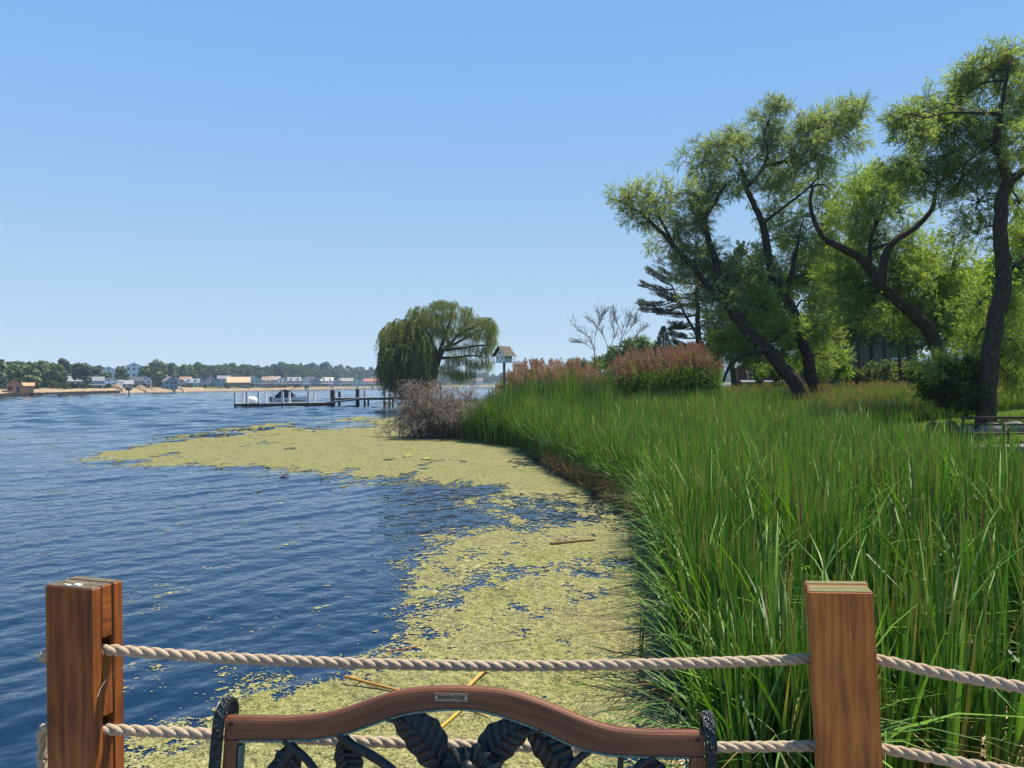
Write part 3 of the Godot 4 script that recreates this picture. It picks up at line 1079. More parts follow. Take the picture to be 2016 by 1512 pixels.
func sphere(g: Geo, c: Vector3, r: float, k: int, m: int, col := Color.WHITE, squash := Vector3.ONE) -> void:
	var rings := []
	for i in m + 1:
		var a := PI * i / m
		var ring := PackedVector3Array()
		for j in k:
			var b := TAU * j / k
			ring.append(c + Vector3(sin(a) * cos(b), cos(a), sin(a) * sin(b)) * (r if i > 0 and i < m else r) * squash)
		rings.append(ring)
	for i in m:
		for j in k:
			var q := [rings[i][j], rings[i][(j + 1) % k], rings[i + 1][(j + 1) % k], rings[i + 1][j]]
			var ns := []
			for p in q: ns.append(((p - c) / squash).normalized())
			g.quad(q[0], q[1], q[2], q[3], ns[0], ns[1], ns[2], ns[3], Vector2(), Vector2(), Vector2(), Vector2(), col, col, col, col)

# a hull along +x (bow), waterline at 0
func boat_hull(t: Node3D, length: float, beam: float, freeboard: float, m: Material) -> void:
	var g := Geo.new()
	var rings := []
	for i in 13:
		var s := i / 12.0
		var hb := beam * 0.5 * (1.0 if s < 0.45 else sqrt(maxf(0.0, 1.0 - pow((s - 0.45) / 0.55, 2.0)))) + 0.01
		var x := -length * 0.5 + length * s
		var top := freeboard * (1.0 + 0.35 * pow(s, 2.0))
		rings.append(PackedVector3Array([Vector3(x, -0.2, -hb * 0.3), Vector3(x, 0.1, -hb * 0.8), Vector3(x, top, -hb), Vector3(x, top, -hb + minf(0.12, hb)), Vector3(x, top * 0.55, -hb * 0.6), Vector3(x, top * 0.55, hb * 0.6), Vector3(x, top, hb - minf(0.12, hb)), Vector3(x, top, hb), Vector3(x, 0.1, hb * 0.8), Vector3(x, -0.2, hb * 0.3)]))
	g.loft(rings)
	part(g, "hull", m, t)

# ------------------------------------------------------------------ algae
const MAT_FAR := [[150, 903], [215, 886], [330, 862], [430, 850], [475, 836], [540, 829], [600, 843], [660, 849], [720, 842], [752, 822], [800, 814], [860, 830], [960, 858], [1032, 880], [1062, 905], [1120, 940], [1180, 966], [1240, 1000], [1250, 1010], [1180, 985], [1090, 962], [1000, 950], [900, 946], [800, 942], [690, 946], [600, 936], [540, 925], [470, 906], [330, 914], [240, 916]]
const MAT_NEAR := [[930, 986], [1000, 972], [1110, 985], [1200, 990], [1265, 1010], [1305, 1100], [1320, 1200], [1345, 1300], [1365, 1420], [1375, 1560], [1300, 1800], [800, 1900], [240, 1640], [262, 1535], [300, 1492], [370, 1456], [500, 1396], [560, 1366], [640, 1352], [735, 1322], [760, 1284], [830, 1254], [868, 1236], [884, 1200], [872, 1178], [846, 1150], [868, 1140], [888, 1110], [872, 1078], [880, 1052], [950, 1046], [1010, 1040], [1040, 1026], [1005, 1008], [950, 1000]]

func outline(pts: Array) -> PackedVector2Array:
	var out := PackedVector2Array()
	for q in pts:
		var w := on(q[0], q[1])
		out.append(Vector2(w.x, w.z))
	return out

func signed_away(poly: PackedVector2Array, p: Vector2) -> float:
	var best := 1e9
	var m := poly.size()
	for i in m:
		var a := poly[i]
		var ab := poly[(i + 1) % m] - a
		var t := clampf((p - a).dot(ab) / ab.length_squared(), 0, 1)
		best = minf(best, (p - a - ab * t).length_squared())
	return sqrt(best) * (1.0 if Geometry2D.is_point_in_polygon(p, poly) else -1.0)

var field_of := {}
func coarse(poly: PackedVector2Array, x0: float, x1: float, z0: float, z1: float, step: float) -> Dictionary:
	var nx := int((x1 - x0) / step) + 2
	var nz := int((z1 - z0) / step) + 2
	var a := PackedFloat32Array()
	a.resize(nx * nz)
	for j in nz:
		for i in nx:
			a[j * nx + i] = signed_away(poly, Vector2(x0 + i * step, z0 + j * step))
	return {"a": a, "nx": nx, "nz": nz, "x0": x0, "z0": z0, "step": step}

func look(f: Dictionary, x: float, z: float) -> float:
	var u: float = clampf((x - f.x0) / f.step, 0, f.nx - 1.001)
	var w: float = clampf((z - f.z0) / f.step, 0, f.nz - 1.001)
	var i := int(u)
	var j := int(w)
	u -= i
	w -= j
	var a: PackedFloat32Array = f.a
	var k: int = j * f.nx + i
	return lerpf(lerpf(a[k], a[k + 1], u), lerpf(a[k + f.nx], a[k + f.nx + 1], u), w)

var clots := FastNoiseLite.new()
var grains := FastNoiseLite.new()
func cover_near(f: Dictionary, x: float, z: float) -> float:
	var s := look(f, x, z)
	var i := x - shore_x(-z)
	var inside := clampf(s / 0.75, -1.6, 1.0)
	if s > 0.0:
		# patchy towards the open water and in the belt between the two dense parts
		var d := -z
		var belt := exp(-pow((d - 12.2) / 2.6, 2.0))
		var left := clampf(1.0 - s / 2.2, 0, 1)
		inside = minf(inside, 1.0 - 1.0 * belt * (0.35 + 0.65 * left))
		inside -= 0.35 * clampf(clots.get_noise_2d(x * 0.7 + 70.0, z * 0.5) * 2.0, 0, 1)
		inside -= 1.45 * exp(-pow((d - 18.5) / 2.2, 2.0))
	return inside + 1.15 * clots.get_noise_2d(x * 1.25, z * 1.0) + 0.75 * clots.get_noise_2d(x * 4.0 + 50.0, z * 3.4) + 0.6 * grains.get_noise_2d(x * 1.5, z * 1.5) + 0.5 * grains.get_noise_2d(x * 5.0, z * 5.0) - 0.1

func cover_far(f: Dictionary, x: float, z: float) -> float:
	var s := look(f, x, z)
	var inside := clampf(s / (0.07 * -z), -1.7, 0.95)
	inside -= 0.9 * smoothstep(10.0, 22.0, -x - 0.10 * (-z - 30.0))
	return inside + 1.25 * clots.get_noise_2d(x * 0.45, z * 0.16) + 0.7 * clots.get_noise_2d(x * 1.7 + 30.0, z * 0.8) + 0.3 * grains.get_noise_2d(x, z * 0.6) - 0.05

func build_algae() -> void:
	clots = noise(201, 0.5, 3)
	grains = noise(202, 3.0, 2)
	var near_f := coarse(outline(MAT_NEAR), -6.0, 5.0, -26.0, -4.0, 0.14)
	var far_f := coarse(outline(MAT_FAR), -46.0, 8.0, -90.0, -16.0, 0.6)
	var g := Geo.new()
	sheet(g, near_f, true, -5.4, 3.4, -11.5, -5.0, 0.025, 0.032)
	sheet(g, near_f, true, -3.0, 3.6, -24.0, -11.5, 0.05, 0.07)
	tag(build(g, "duckweed_mat", M.algae), "pale green duckweed floating along the near reeds", "", "", "stuff")
	g = Geo.new()
	sheet(g, far_f, false, -20.0, 4.0, -32.0, -17.0, 0.07, 0.12)
	sheet(g, far_f, false, -40.0, 2.0, -76.0, -32.0, 0.14, 0.3)
	tag(build(g, "duckweed_mat", M.algae), "large pale green duckweed raft on the open water", "", "", "stuff")
	# loose flecks round the rims
	var fg := Geo.new()
	for k in 7:
		var a := TAU * k / 7.0
		var b := TAU * (k + 1) / 7.0
		fg.tri(Vector3(0, 0.12, 0), Vector3(cos(a), 0, sin(a)) * (0.75 + 0.3 * sin(k * 2.3)), Vector3(cos(b), 0, sin(b)) * (0.75 + 0.3 * sin((k + 1) % 7 * 2.3)), Vector3(cos(a) * 0.2, 1, sin(a) * 0.2).normalized())
	var fleck := fg.done()
	var places := []
	var tints := []
	for i in 150000:
		var d := 5.4 + 17.0 * pow(rng.randf(), 1.6)
		var x := rng.randf_range(-0.5 * d, 0.2 * d)
		if x > shore_x(d): continue
		var c := cover_near(near_f, x, -d)
		var keep := smoothstep(-1.5, 0.3, c)
		if c > 0.35 or rng.randf() > keep * keep: continue
		var s := rng.randf_range(0.005, 0.022) * (1.0 if rng.randf() < 0.93 else 2.4) * clampf(d / 9.0, 0.8, 1.8)
		places.append(Transform3D(Basis(Vector3.UP, rng.randf() * TAU).scaled(Vector3(s, s * 0.5, s * rng.randf_range(0.6, 1.0))), Vector3(x, wave(x, -d) + 0.007, -d)))
		tints.append(Color(0.8, 0.8, 0.8).lerp(Color(1.25, 1.2, 1.3), rng.randf()))
	tag(scatter("duckweed_flecks", fleck, M.fleck, places, tints), "loose duckweed flecks near the deck", "", "", "stuff")
	places = []
	tints = []
	for i in 90000:
		var d := 18.0 + 56.0 * pow(rng.randf(), 1.5)
		var x := rng.randf_range(-0.6 * d, 0.1 * d)
		if x > shore_x(d): continue
		var c := cover_far(far_f, x, -d)
		var keep := smoothstep(-1.4, 0.2, c)
		if c > 0.2 or rng.randf() > keep * keep * 0.8: continue
		var s := rng.randf_range(0.02, 0.06) * clampf(d / 25.0, 0.8, 2.0)
		places.append(Transform3D(Basis(Vector3.UP, rng.randf_range(-0.4, 0.4)).scaled(Vector3(s * 1.8, s * 0.3, s)), Vector3(x, wave(x, -d) + 0.008, -d)))
		tints.append(Color(0.75, 0.75, 0.75).lerp(Color(1.1, 1.1, 1.1), rng.randf()))
	tag(scatter("duckweed_flecks", fleck, M.fleck, places, tints), "loose duckweed streaks on the open water", "", "", "stuff")

func sheet(g: Geo, f: Dictionary, close: bool, x0: float, x1: float, z0: float, z1: float, dx: float, dz: float) -> void:
	var nx := int((x1 - x0) / dx) + 1
	var nz := int((z1 - z0) / dz) + 1
	var val := PackedFloat32Array()
	val.resize((nx + 1) * (nz + 1))
	for j in nz + 1:
		for i in nx + 1:
			var x := x0 + i * dx
			var z := z0 + j * dz
			var inl := x - shore_x(-z)
			if inl > 0.5 or absf(x) > -z * 0.72 + 1.0:
				val[j * (nx + 1) + i] = -1.0
			else:
				val[j * (nx + 1) + i] = cover_near(f, x, z) if close else cover_far(f, x, z)
	var up := Vector3.UP
	for j in nz:
		for i in nx:
			var q := [val[j * (nx + 1) + i], val[j * (nx + 1) + i + 1], val[(j + 1) * (nx + 1) + i + 1], val[(j + 1) * (nx + 1) + i]]
			if q[0] <= 0 and q[1] <= 0 and q[2] <= 0 and q[3] <= 0: continue
			var ps := [Vector2(x0 + i * dx, z0 + j * dz), Vector2(x0 + (i + 1) * dx, z0 + j * dz), Vector2(x0 + (i + 1) * dx, z0 + (j + 1) * dz), Vector2(x0 + i * dx, z0 + (j + 1) * dz)]
			var poly := []
			for k in 4:
				var k2 := (k + 1) % 4
				if q[k] > 0: poly.append([ps[k], q[k]])
				if (q[k] > 0) != (q[k2] > 0):
					var t: float = q[k] / (q[k] - q[k2])
					poly.append([ps[k].lerp(ps[k2], t), 0.0])
			var s := g.v.size()
			for e in poly:
				var p: Vector2 = e[0]
				var h := wave(p.x, p.y) + 0.006 + 0.012 * clampf(e[1], 0, 0.8) + 0.004 * grains.get_noise_2d(p.x * 2.0, p.y * 2.0)
				g.v.append(Vector3(p.x, h, p.y))
				g.n.append(up)
				g.uv.append(p)
				var tone := 1.0 + 0.35 * clots.get_noise_2d(p.x * 2.2 + 9.0, p.y * 2.2) + 0.35 * grains.get_noise_2d(p.x * 1.3, p.y * 1.3)
				var fresh := clampf(clots.get_noise_2d(p.x * 0.6 - 40.0, p.y * 0.6) * 1.6, -0.5, 0.6)
				g.c.append(Color(tone * (1.04 - 0.12 * fresh), tone, tone * (1.35 - 0.8 * fresh)))
			for k in range(1, poly.size() - 1):
				g.idx.append_array(PackedInt32Array([s, s + k, s + k + 1]))

# ------------------------------------------------------------------ cattails, thatch, meadow
func bed_width(d: float) -> float:
	return lerpf(6.2, 12.0, clampf((d - 17.0) / 20.0, 0, 1))

func shoot(s: int, blades: int, tall: float, spread: float, dead: float, seed_head: bool) -> ArrayMesh:
	var g := Geo.new()
	var r := RandomNumberGenerator.new()
	r.seed = s
	for i in blades:
		var a := r.randf() * TAU
		var out := Vector3(cos(a), 0, sin(a))
		var base := out * r.randf_range(0.005, 0.05)
		var h := tall * r.randf_range(0.62, 1.08)
		var green := Color(0.035, 0.095, 0.030).lerp(Color(0.19, 0.34, 0.055), pow(r.randf(), 1.6))
		var foot := Color(0.16, 0.17, 0.06)
		var w := r.randf_range(0.015, 0.031)
		if r.randf() < dead:
			green = Color(0.24, 0.17, 0.08).lerp(Color(0.13, 0.13, 0.04), r.randf())
			foot = Color(0.22, 0.15, 0.075)
			h *= 0.8
		g.blade(base, out * r.randf_range(0.02, spread) + Vector3(-0.035, 0, 0.01), h, w, r.randf() * TAU, (0.0 if r.randf() < 0.8 else r.randf_range(0.25, 1.1)), 7, foot, green, (Color(0.30, 0.21, 0.10) if r.randf() < 0.22 else null), (r.randf_range(0.5, 0.85) if r.randf() < 0.035 else 2.0))
	if seed_head:
		var lean := Vector3(r.randf_range(-0.06, 0.06), 1, r.randf_range(-0.06, 0.06))
		var st := lean * tall * 0.82
		g.tube(PackedVector3Array([Vector3.ZERO, st]), PackedFloat32Array([0.006, 0.004]), 4, Color(0.20, 0.17, 0.07))
		g.tube(PackedVector3Array([st, st + lean * 0.03, st + lean * 0.16, st + lean * 0.18]), PackedFloat32Array([0.004, 0.012, 0.012, 0.003]), 6, Color(0.13, 0.065, 0.03))
	return g.done()

func build_cattails() -> void:
	# dead leaves lying under the shoots
	var g := Geo.new()
	for i in 5:
		g.blade(Vector3.ZERO, Vector3(0.02, 0, 0.01), 1.0, 0.03, 0.3 * i, 0.15, 4, Color(1, 1, 1), Color(1, 1, 1))
		break
	var litter := g.done()
	var places := []
	var tints := []
	for i in 16000:
		var d := rng.randf_range(3.2, 13.0) if i < 12000 else rng.randf_range(13.0, 34.0)
		var x := shore_x(d) + rng.randf_range(-0.12, minf(bed_width(d), 0.75 * d) if i < 12000 else 1.6)
		var y := land(x, -d)
		var lie := rng.randf_range(1.2, 1.62)
		var b := Basis(Vector3.UP, rng.randf() * TAU) * Basis(Vector3.RIGHT, lie)
		var ln := rng.randf_range(0.18, 0.7)
		places.append(Transform3D(b.scaled_local(Vector3(rng.randf_range(0.4, 1.0), ln, 1)), Vector3(x, maxf(y, 0.0) + rng.randf_range(0.01, 0.10), -d)))
		var c := Color(0.32, 0.23, 0.13).lerp(Color(0.58, 0.47, 0.31), rng.randf())
		if rng.randf() < 0.3: c = Color(0.10, 0.065, 0.04)
		tints.append(c)
	tag(scatter("reed_litter", litter, M.thatch, places, tints), "dead tan cattail leaves lying on the mud", "", "", "stuff")
	# the living bed
	var bed := mass("cattail_bed", "dense bed of tall green cattails along the water")
	for kind in 8:
		var mesh := shoot(400 + kind, 9, 1.80, 0.19 if kind % 3 else 0.11, 0.07 + 0.06 * (kind % 3), false)
		places = []
		tints = []
		for i in 1900:
			var q := rng.randf()
			var d := 0.0
			if q < 0.16: d = rng.randf_range(4.9, 9.0)
			elif q < 0.44: d = rng.randf_range(9.0, 18.0)
			else: d = rng.randf_range(18.0, 42.0)
			var w := minf(bed_width(d), 0.70 * d + 1.0 - shore_x(d))
			var inl := w * rng.randf() + rng.randf_range(-0.03, 0.1)
			if rng.randf() < 0.12: inl = rng.randf_range(-0.05, 0.5)
			var x := shore_x(d) + inl
			# gaps where the thatch shows
			var gap := clots_gap(x, d)
			if rng.randf() < gap: continue
			var y := maxf(land(x, -d), -0.12)
			var patch := rough.get_noise_2d(x * 9.0, d * 9.0)
			var s := rng.randf_range(0.88, 1.14) * (1.0 + 0.22 * patch)
			if d < 8.5: s *= 0.92
			if d > 24.0: s *= 1.0 + 0.18 * clampf((d - 24.0) / 8.0, 0, 1)
			if x / d < 0.13 and d > 33.0: s *= 1.0 + 0.72 * clampf((d - 33.0) / 9.0, 0, 1) * clampf(inl / 2.2, 0, 1)
			if inl < 0.3: s *= rng.randf_range(0.75, 1.0)
			places.append(Transform3D(Basis(Vector3(rng.randf_range(-1, 1), 0, rng.randf_range(-1, 1)).normalized(), rng.randf() * 0.06) * Basis(Vector3.UP, rng.randf() * TAU).scaled(Vector3(1.3 if d < 14.0 else 1.1, s, 1.3 if d < 14.0 else 1.1)), Vector3(x, y, -d)))
			var c := Color(0.60, 0.75, 0.75).lerp(Color(1.32, 1.28, 0.85), clampf(rng.randf() * 0.9 + 0.9 * patch, 0, 1))
			if d > 24.0 and inl > 4.0: c = c.lerp(Color(1.7, 1.35, 0.9), 0.7 * rng.randf())
			tints.append(c)
		scatter("shoots", mesh, M.cattail, places, tints, bed)
	# last year's brown heads
	var heads := Geo.new()
	heads.tube(PackedVector3Array([Vector3.ZERO, Vector3(0.05, 1.35, 0.02)]), PackedFloat32Array([0.006, 0.004]), 4, Color(0.22, 0.17, 0.07))
	heads.tube(PackedVector3Array([Vector3(0.05, 1.35, 0.02), Vector3(0.051, 1.38, 0.02), Vector3(0.056, 1.58, 0.02), Vector3(0.057, 1.62, 0.02)]), PackedFloat32Array([0.004, 0.011, 0.010, 0.002]), 6, Color(0.20, 0.105, 0.05))
	var hmesh := heads.done()
	places = []
	tints = []
	for i in 330:
		var d := rng.randf_range(7.0, 36.0)
		var x := shore_x(d) + rng.randf_range(0.6, bed_width(d))
		places.append(Transform3D(Basis(Vector3.UP, rng.randf() * TAU) * Basis(Vector3.RIGHT, rng.randf_range(-0.1, 0.1)).scaled(Vector3(1, rng.randf_range(0.8, 1.15), 1)), Vector3(x, maxf(0.0, land(x, -d)), -d)))
		tints.append(Color(0.8, 0.8, 0.8).lerp(Color(1.3, 1.2, 1.1), rng.randf()))
	tag(scatter("cattail_heads", hmesh, M.thatch, places, tints), "thin brown cattail heads among the green blades", "", "", "stuff")
	# lone clumps standing in the duckweed
	var k := 0
	for e in [[1259, 1298, 0.95, "lone cattail clump of three tall blades in the duckweed nearest the rope"], [1263, 1150, 1.0, "small cattail clump leaning left out of the reed edge in the duckweed"], [1279, 1172, 1.15, "dark-footed cattail clump at the reed edge behind the lone clump"], [1248, 985, 1.0, "short cattail clump with brown foot at the far bend of the reed edge"], [1335, 1400, 0.8, "low cattail clump fanning out at the muddy foot of the reed edge"], [905, 852, 1.2, "green reed clump in front of the dead bush"], [935, 862, 1.3, "green reed clump at the right foot of the dead bush"]]:
		var base := on(e[0], e[1])
		g = Geo.new()
		var r := RandomNumberGenerator.new()
		r.seed = 900 + k
		var nb := 6 if k < 5 else 34
		if k == 0: nb = 4
		for i in nb:
			var a := r.randf() * TAU
			var out := Vector3(cos(a), 0, sin(a))
			if k == 4: out = Vector3(-0.9, 0, 0.5 * cos(a)).normalized()
			g.blade(base + out * r.randf_range(0.0, 0.05 if k < 5 else 0.7) + Vector3(0, -0.05, 0), out * r.randf_range(0.04, 0.5 if k != 0 else 0.2), e[2] * r.randf_range(0.55, 1.05), 0.016, r.randf() * TAU, (0.3 if k == 4 else 0.0), 7, Color(0.12, 0.12, 0.05), Color(0.055, 0.135, 0.03).lerp(Color(0.09, 0.19, 0.04), r.randf()))
		tag(build(g, "cattail_clump", M.cattail), e[3], "reeds", "lone cattail clumps")
		k += 1

func clots_gap(x: float, d: float) -> float:
	for e in [[2.25, 6.5, 0.55], [3.5, 6.5, 0.75], [4.1, 6.0, 0.6], [3.6, 5.6, 0.7], [2.3, 5.7, 0.5]]:
		if Vector2(x - e[0], d - e[1]).length() < e[2]:
			return 0.93
	if d > 12.0:
		return 0.0
	var v := fine.get_noise_2d(x * 0.75 + 3.0, d * 0.5)
	var near := clampf((10.5 - d) / 3.5, 0, 1)
	return clampf(v * 2.6 + 0.15 + 0.5 * near, 0.0, 0.95) * clampf((12.0 - d) / 3.0, 0, 1)

func tuft(s: int, blades: int, tall: float, spread: float, c0: Color, c1: Color, seed_col = null) -> ArrayMesh:
	var g := Geo.new()
	var r := RandomNumberGenerator.new()
	r.seed = s
	for i in blades:
		var a := r.randf() * TAU
		var out := Vector3(cos(a), 0, sin(a))
		g.blade(out * r.randf() * 0.16, out * r.randf_range(0.05, spread), tall * r.randf_range(0.5, 1.05), tall * 0.016 + 0.004, r.randf() * TAU, r.randf() * 0.6, 4, c0, c0.lerp(c1, r.randf()))
	if seed_col != null:
		for i in blades / 4:
			var a := r.randf() * TAU
			var p := Vector3(cos(a), 0, sin(a)) * 0.12
			var top := p * 1.6 + Vector3(0, tall * r.randf_range(0.95, 1.25), 0)
			g.blade(p, Vector3(cos(a), 0, sin(a)) * 0.08, top.y, 0.006, a, 0.1, 3, c0, seed_col)
			for j in 5:
				g.leaf(top - Vector3(0, 0.03 * j, 0), Vector3(r.randfn(), 1.5, r.randfn()).normalized(), Vector3(r.randfn(), 0.2, r.randfn()).normalized(), 0.09, 0.02, seed_col)
	return g.done()

func build_meadow() -> void:
	var kinds := [tuft(500, 22, 0.95, 0.5, Color(0.07, 0.11, 0.025), Color(0.17, 0.26, 0.045)), tuft(501, 22, 0.85, 0.6, Color(0.08, 0.11, 0.03), Color(0.20, 0.26, 0.05), Color(0.33, 0.23, 0.14)), tuft(502, 20, 1.0, 0.5, Color(0.07, 0.12, 0.025), Color(0.18, 0.28, 0.04))]
	var meadow := mass("meadow_grass", "tall meadow grass between the cattails and the trees")
	for k in 3:
		var places := []
		var tints := []
		for i in 5200:
			var d := rng.randf_range(24.0, 62.0) if rng.randf() < 0.8 else rng.randf_range(60.0, 100.0)
			var x := rng.randf_range(0.10 * d, 0.74 * d)
			var inl := x - shore_x(d)
			if inl < bed_width(d) - 0.8: continue
			if d < 33.0 and inl > 8.2: continue
			if k == 1 and d > 52.0: continue
			places.append(Transform3D(Basis(Vector3.UP, rng.randf() * TAU).scaled(Vector3.ONE * rng.randf_range(0.75, 1.2)), Vector3(x, land(x, -d), -d)))
			tints.append(Color(0.85, 0.9, 0.9).lerp(Color(1.25, 1.15, 0.8), rng.randf()))
		scatter("tufts", kinds[k], M.grass, places, tints, meadow)
	var pp := []
	var pt := []
	for i in 1500:
		var d := rng.randf_range(46.0, 124.0)
		var x := shore_x(d) + rng.randf_range(-0.3, 14.0) * rng.randf()
		pp.append(Transform3D(Basis(Vector3.UP, rng.randf() * TAU).scaled(Vector3.ONE * rng.randf_range(0.7, 1.1)), Vector3(x, land(x, -d), -d)))
		pt.append(Color(0.45, 0.5, 0.5).lerp(Color(0.9, 0.9, 0.8), rng.randf()))
	tag(scatter("shore_grass", kinds[0], M.grass, pp, pt), "rank grass along the shore toward the weeping willow", "", "", "stuff")
	# mown lawn on both sides of the path
	var short := tuft(510, 26, 0.10, 0.5, Color(0.10, 0.16, 0.025), Color(0.19, 0.28, 0.05))
	var places := []
	var tints := []
	for i in 26000:
		var d := rng.randf_range(11.0, 50.0)
		var x := rng.randf_range(0.30 * d, 0.74 * d)
		var inl := x - shore_x(d)
		if inl < bed_width(d) - 0.3 or (d > 33.0 and x < 0.55 * d): continue
		if absf(path_offset(x, -d)) < 0.85: continue
		places.append(Transform3D(Basis(Vector3.UP, rng.randf() * TAU).scaled(Vector3(2.4, rng.randf_range(0.7, 1.3), 2.4)), Vector3(x, land(x, -d), -d)))
		tints.append(Color(0.9, 0.95, 0.9).lerp(Color(1.25, 1.2, 0.9), rng.randf()))
	tag(scatter("lawn_grass", short, M.grass, places, tints), "short mown lawn beside the path", "", "", "stuff")

# ------------------------------------------------------------------ trees
func spray_mesh(s: int, leaves: int, length: float, leaf_l: float, leaf_w: float, droop: float) -> ArrayMesh:
	# a twig along +y with narrow leaves
	var g := Geo.new()
	var r := RandomNumberGenerator.new()
	r.seed = s
	var pts := PackedVector3Array()
	for i in 6:
		var t := i / 5.0
		pts.append(Vector3(sin(t * 2.0) * 0.08 * length + droop * length * t * t, length * t * (1.0 - 0.35 * droop * t), sin(t * 3.0) * 0.05 * length))
	g.tube(pts, tapered(6, 0.010, 0.003), 3, Color(0.5, 0.42, 0.3))
	for i in leaves:
		var t := r.randf_range(0.1, 1.0) * 4.999
		var k := int(t)
		var p := pts[k].lerp(pts[k + 1], t - k)
		var d := (Vector3(r.randfn(), r.randfn() * 0.6 + 0.5 - droop * 0.8, r.randfn())).normalized()
		var nn := Vector3(r.randfn() * 0.7, 1.0, r.randfn() * 0.7).normalized()
		nn = (nn - d * nn.dot(d)).normalized()
		g.leaf(p, d, nn, leaf_l * r.randf_range(0.7, 1.2), leaf_w * r.randf_range(0.8, 1.2), Color(0.8, 0.85, 0.8).lerp(Color(1.2, 1.15, 1.1), r.randf()))
	return g.done()

# fills blobs [px, py, rx, ry, (share)] seen at a distance with sprays; returns their centres
func foliage(t: Node3D, called: String, blobs: Array, depth: float, meshes: Array, m: Material, c0: Color, c1: Color, clumps: int, per: int, limbs: Array, size := 1.0, droop := 0.25, bark: Material = null) -> void:
	var all := []
	var tints := []
	for k in meshes.size():
		all.append([])
		tints.append([])
	var twigs := Geo.new()
	for b in blobs:
		var dd := depth + (float(b[5]) if b.size() > 5 else rng.randf_range(-1.1, 1.6))
		var c := at(b[0], b[1], dd)
		var rx: float = b[2] * dd / F
		var ry: float = b[3] * dd / F
		var share: float = b[4] if b.size() > 4 else 1.0
		# a bough from the nearest limb to the clump
		var best := 1e9
		var from := c
		for l in limbs:
			for p in l:
				var q: float = (p - c).length() + maxf(0.0, p.y - c.y) * 0.8
				if q < best:
					best = q
					from = p
		if best < 9.0 and best > 0.3:
			var mid := (from + c) * 0.5 + Vector3(0, 0.12 * best, 0)
			var path := smooth_path([from, mid, c], 4)
			twigs.tube(path, tapered(path.size(), clampf(0.022 * best, 0.03, 0.09), 0.015), 5)
		for k in int(clumps * share + 0.5):
			var u := Vector3(rng.randfn(), rng.randfn(), rng.randfn()).normalized() * pow(rng.randf(), 0.4)
			var cc := c + Vector3(u.x * rx, u.y * ry, u.z * rx * 0.9)
			var rad := rng.randf_range(0.45, 0.95) * minf(rx, ry) * 0.46
			var path := smooth_path([c.lerp(from, 0.15), (c + cc) * 0.5 + Vector3(0, 0.05, 0), cc], 2)
			twigs.tube(path, tapered(path.size(), 0.02, 0.007), 3)
			var tone := rng.randf()
			for i in per:
				var d := Vector3(rng.randfn(), rng.randfn() * 0.8 + 0.12, rng.randfn()).normalized()
				var p := cc + d * rad * rng.randf_range(0.15, 1.0)
				var dir := (d * 0.8 + u * 0.6 + Vector3(0, 0.25 - droop * 1.5, 0) + Vector3(rng.randfn(), rng.randfn(), rng.randfn()) * 0.3).normalized()
				var bx := dir.cross(Vector3(rng.randfn(), rng.randfn(), rng.randfn())).normalized()
				var s := size * rng.randf_range(0.7, 1.2)
				var w := rng.randi() % meshes.size()
				all[w].append(Transform3D(Basis(bx, dir, bx.cross(dir)).scaled(Vector3.ONE * s), p))
				tints[w].append(c0.lerp(c1, clampf(0.55 * tone + 0.45 * rng.randf(), 0, 1)))
	if bark and twigs.v.size():
		build(twigs, "boughs", bark, t)
	for k in meshes.size():
		scatter(called, meshes[k], m, all[k], tints[k], t)

# limbs: [[px, py, depth offset], ...] with radii; returns the smoothed paths
func limb(g: Geo, pts: Array, depth: float, r0: float, r1: float, sides := 9) -> PackedVector3Array:
	var w := []
	for p in pts:
		w.append(at(p[0], p[1], depth + (float(p[2]) if p.size() > 2 else 0.0)))
	var path := smooth_path(w, 6)
	for i in range(1, path.size() - 1):
		path[i] += Vector3(rough.get_noise_3dv(path[i] * 14.0), rough.get_noise_3dv(path[i] * 14.0 + Vector3(9, 0, 0)) * 0.5, rough.get_noise_3dv(path[i] * 14.0 + Vector3(0, 0, 9))) * r0 * 0.32
	g.tube(path, tapered(path.size(), r0, r1, 0.85), sides, Color.WHITE, null, 0.04, rng)
	return path

func plant_at(px: float, py_guess: float, depth: float) -> Vector3:
	var p := at(px, py_guess, depth)
	return Vector3(p.x, land(p.x, p.z) - 0.1, p.z)

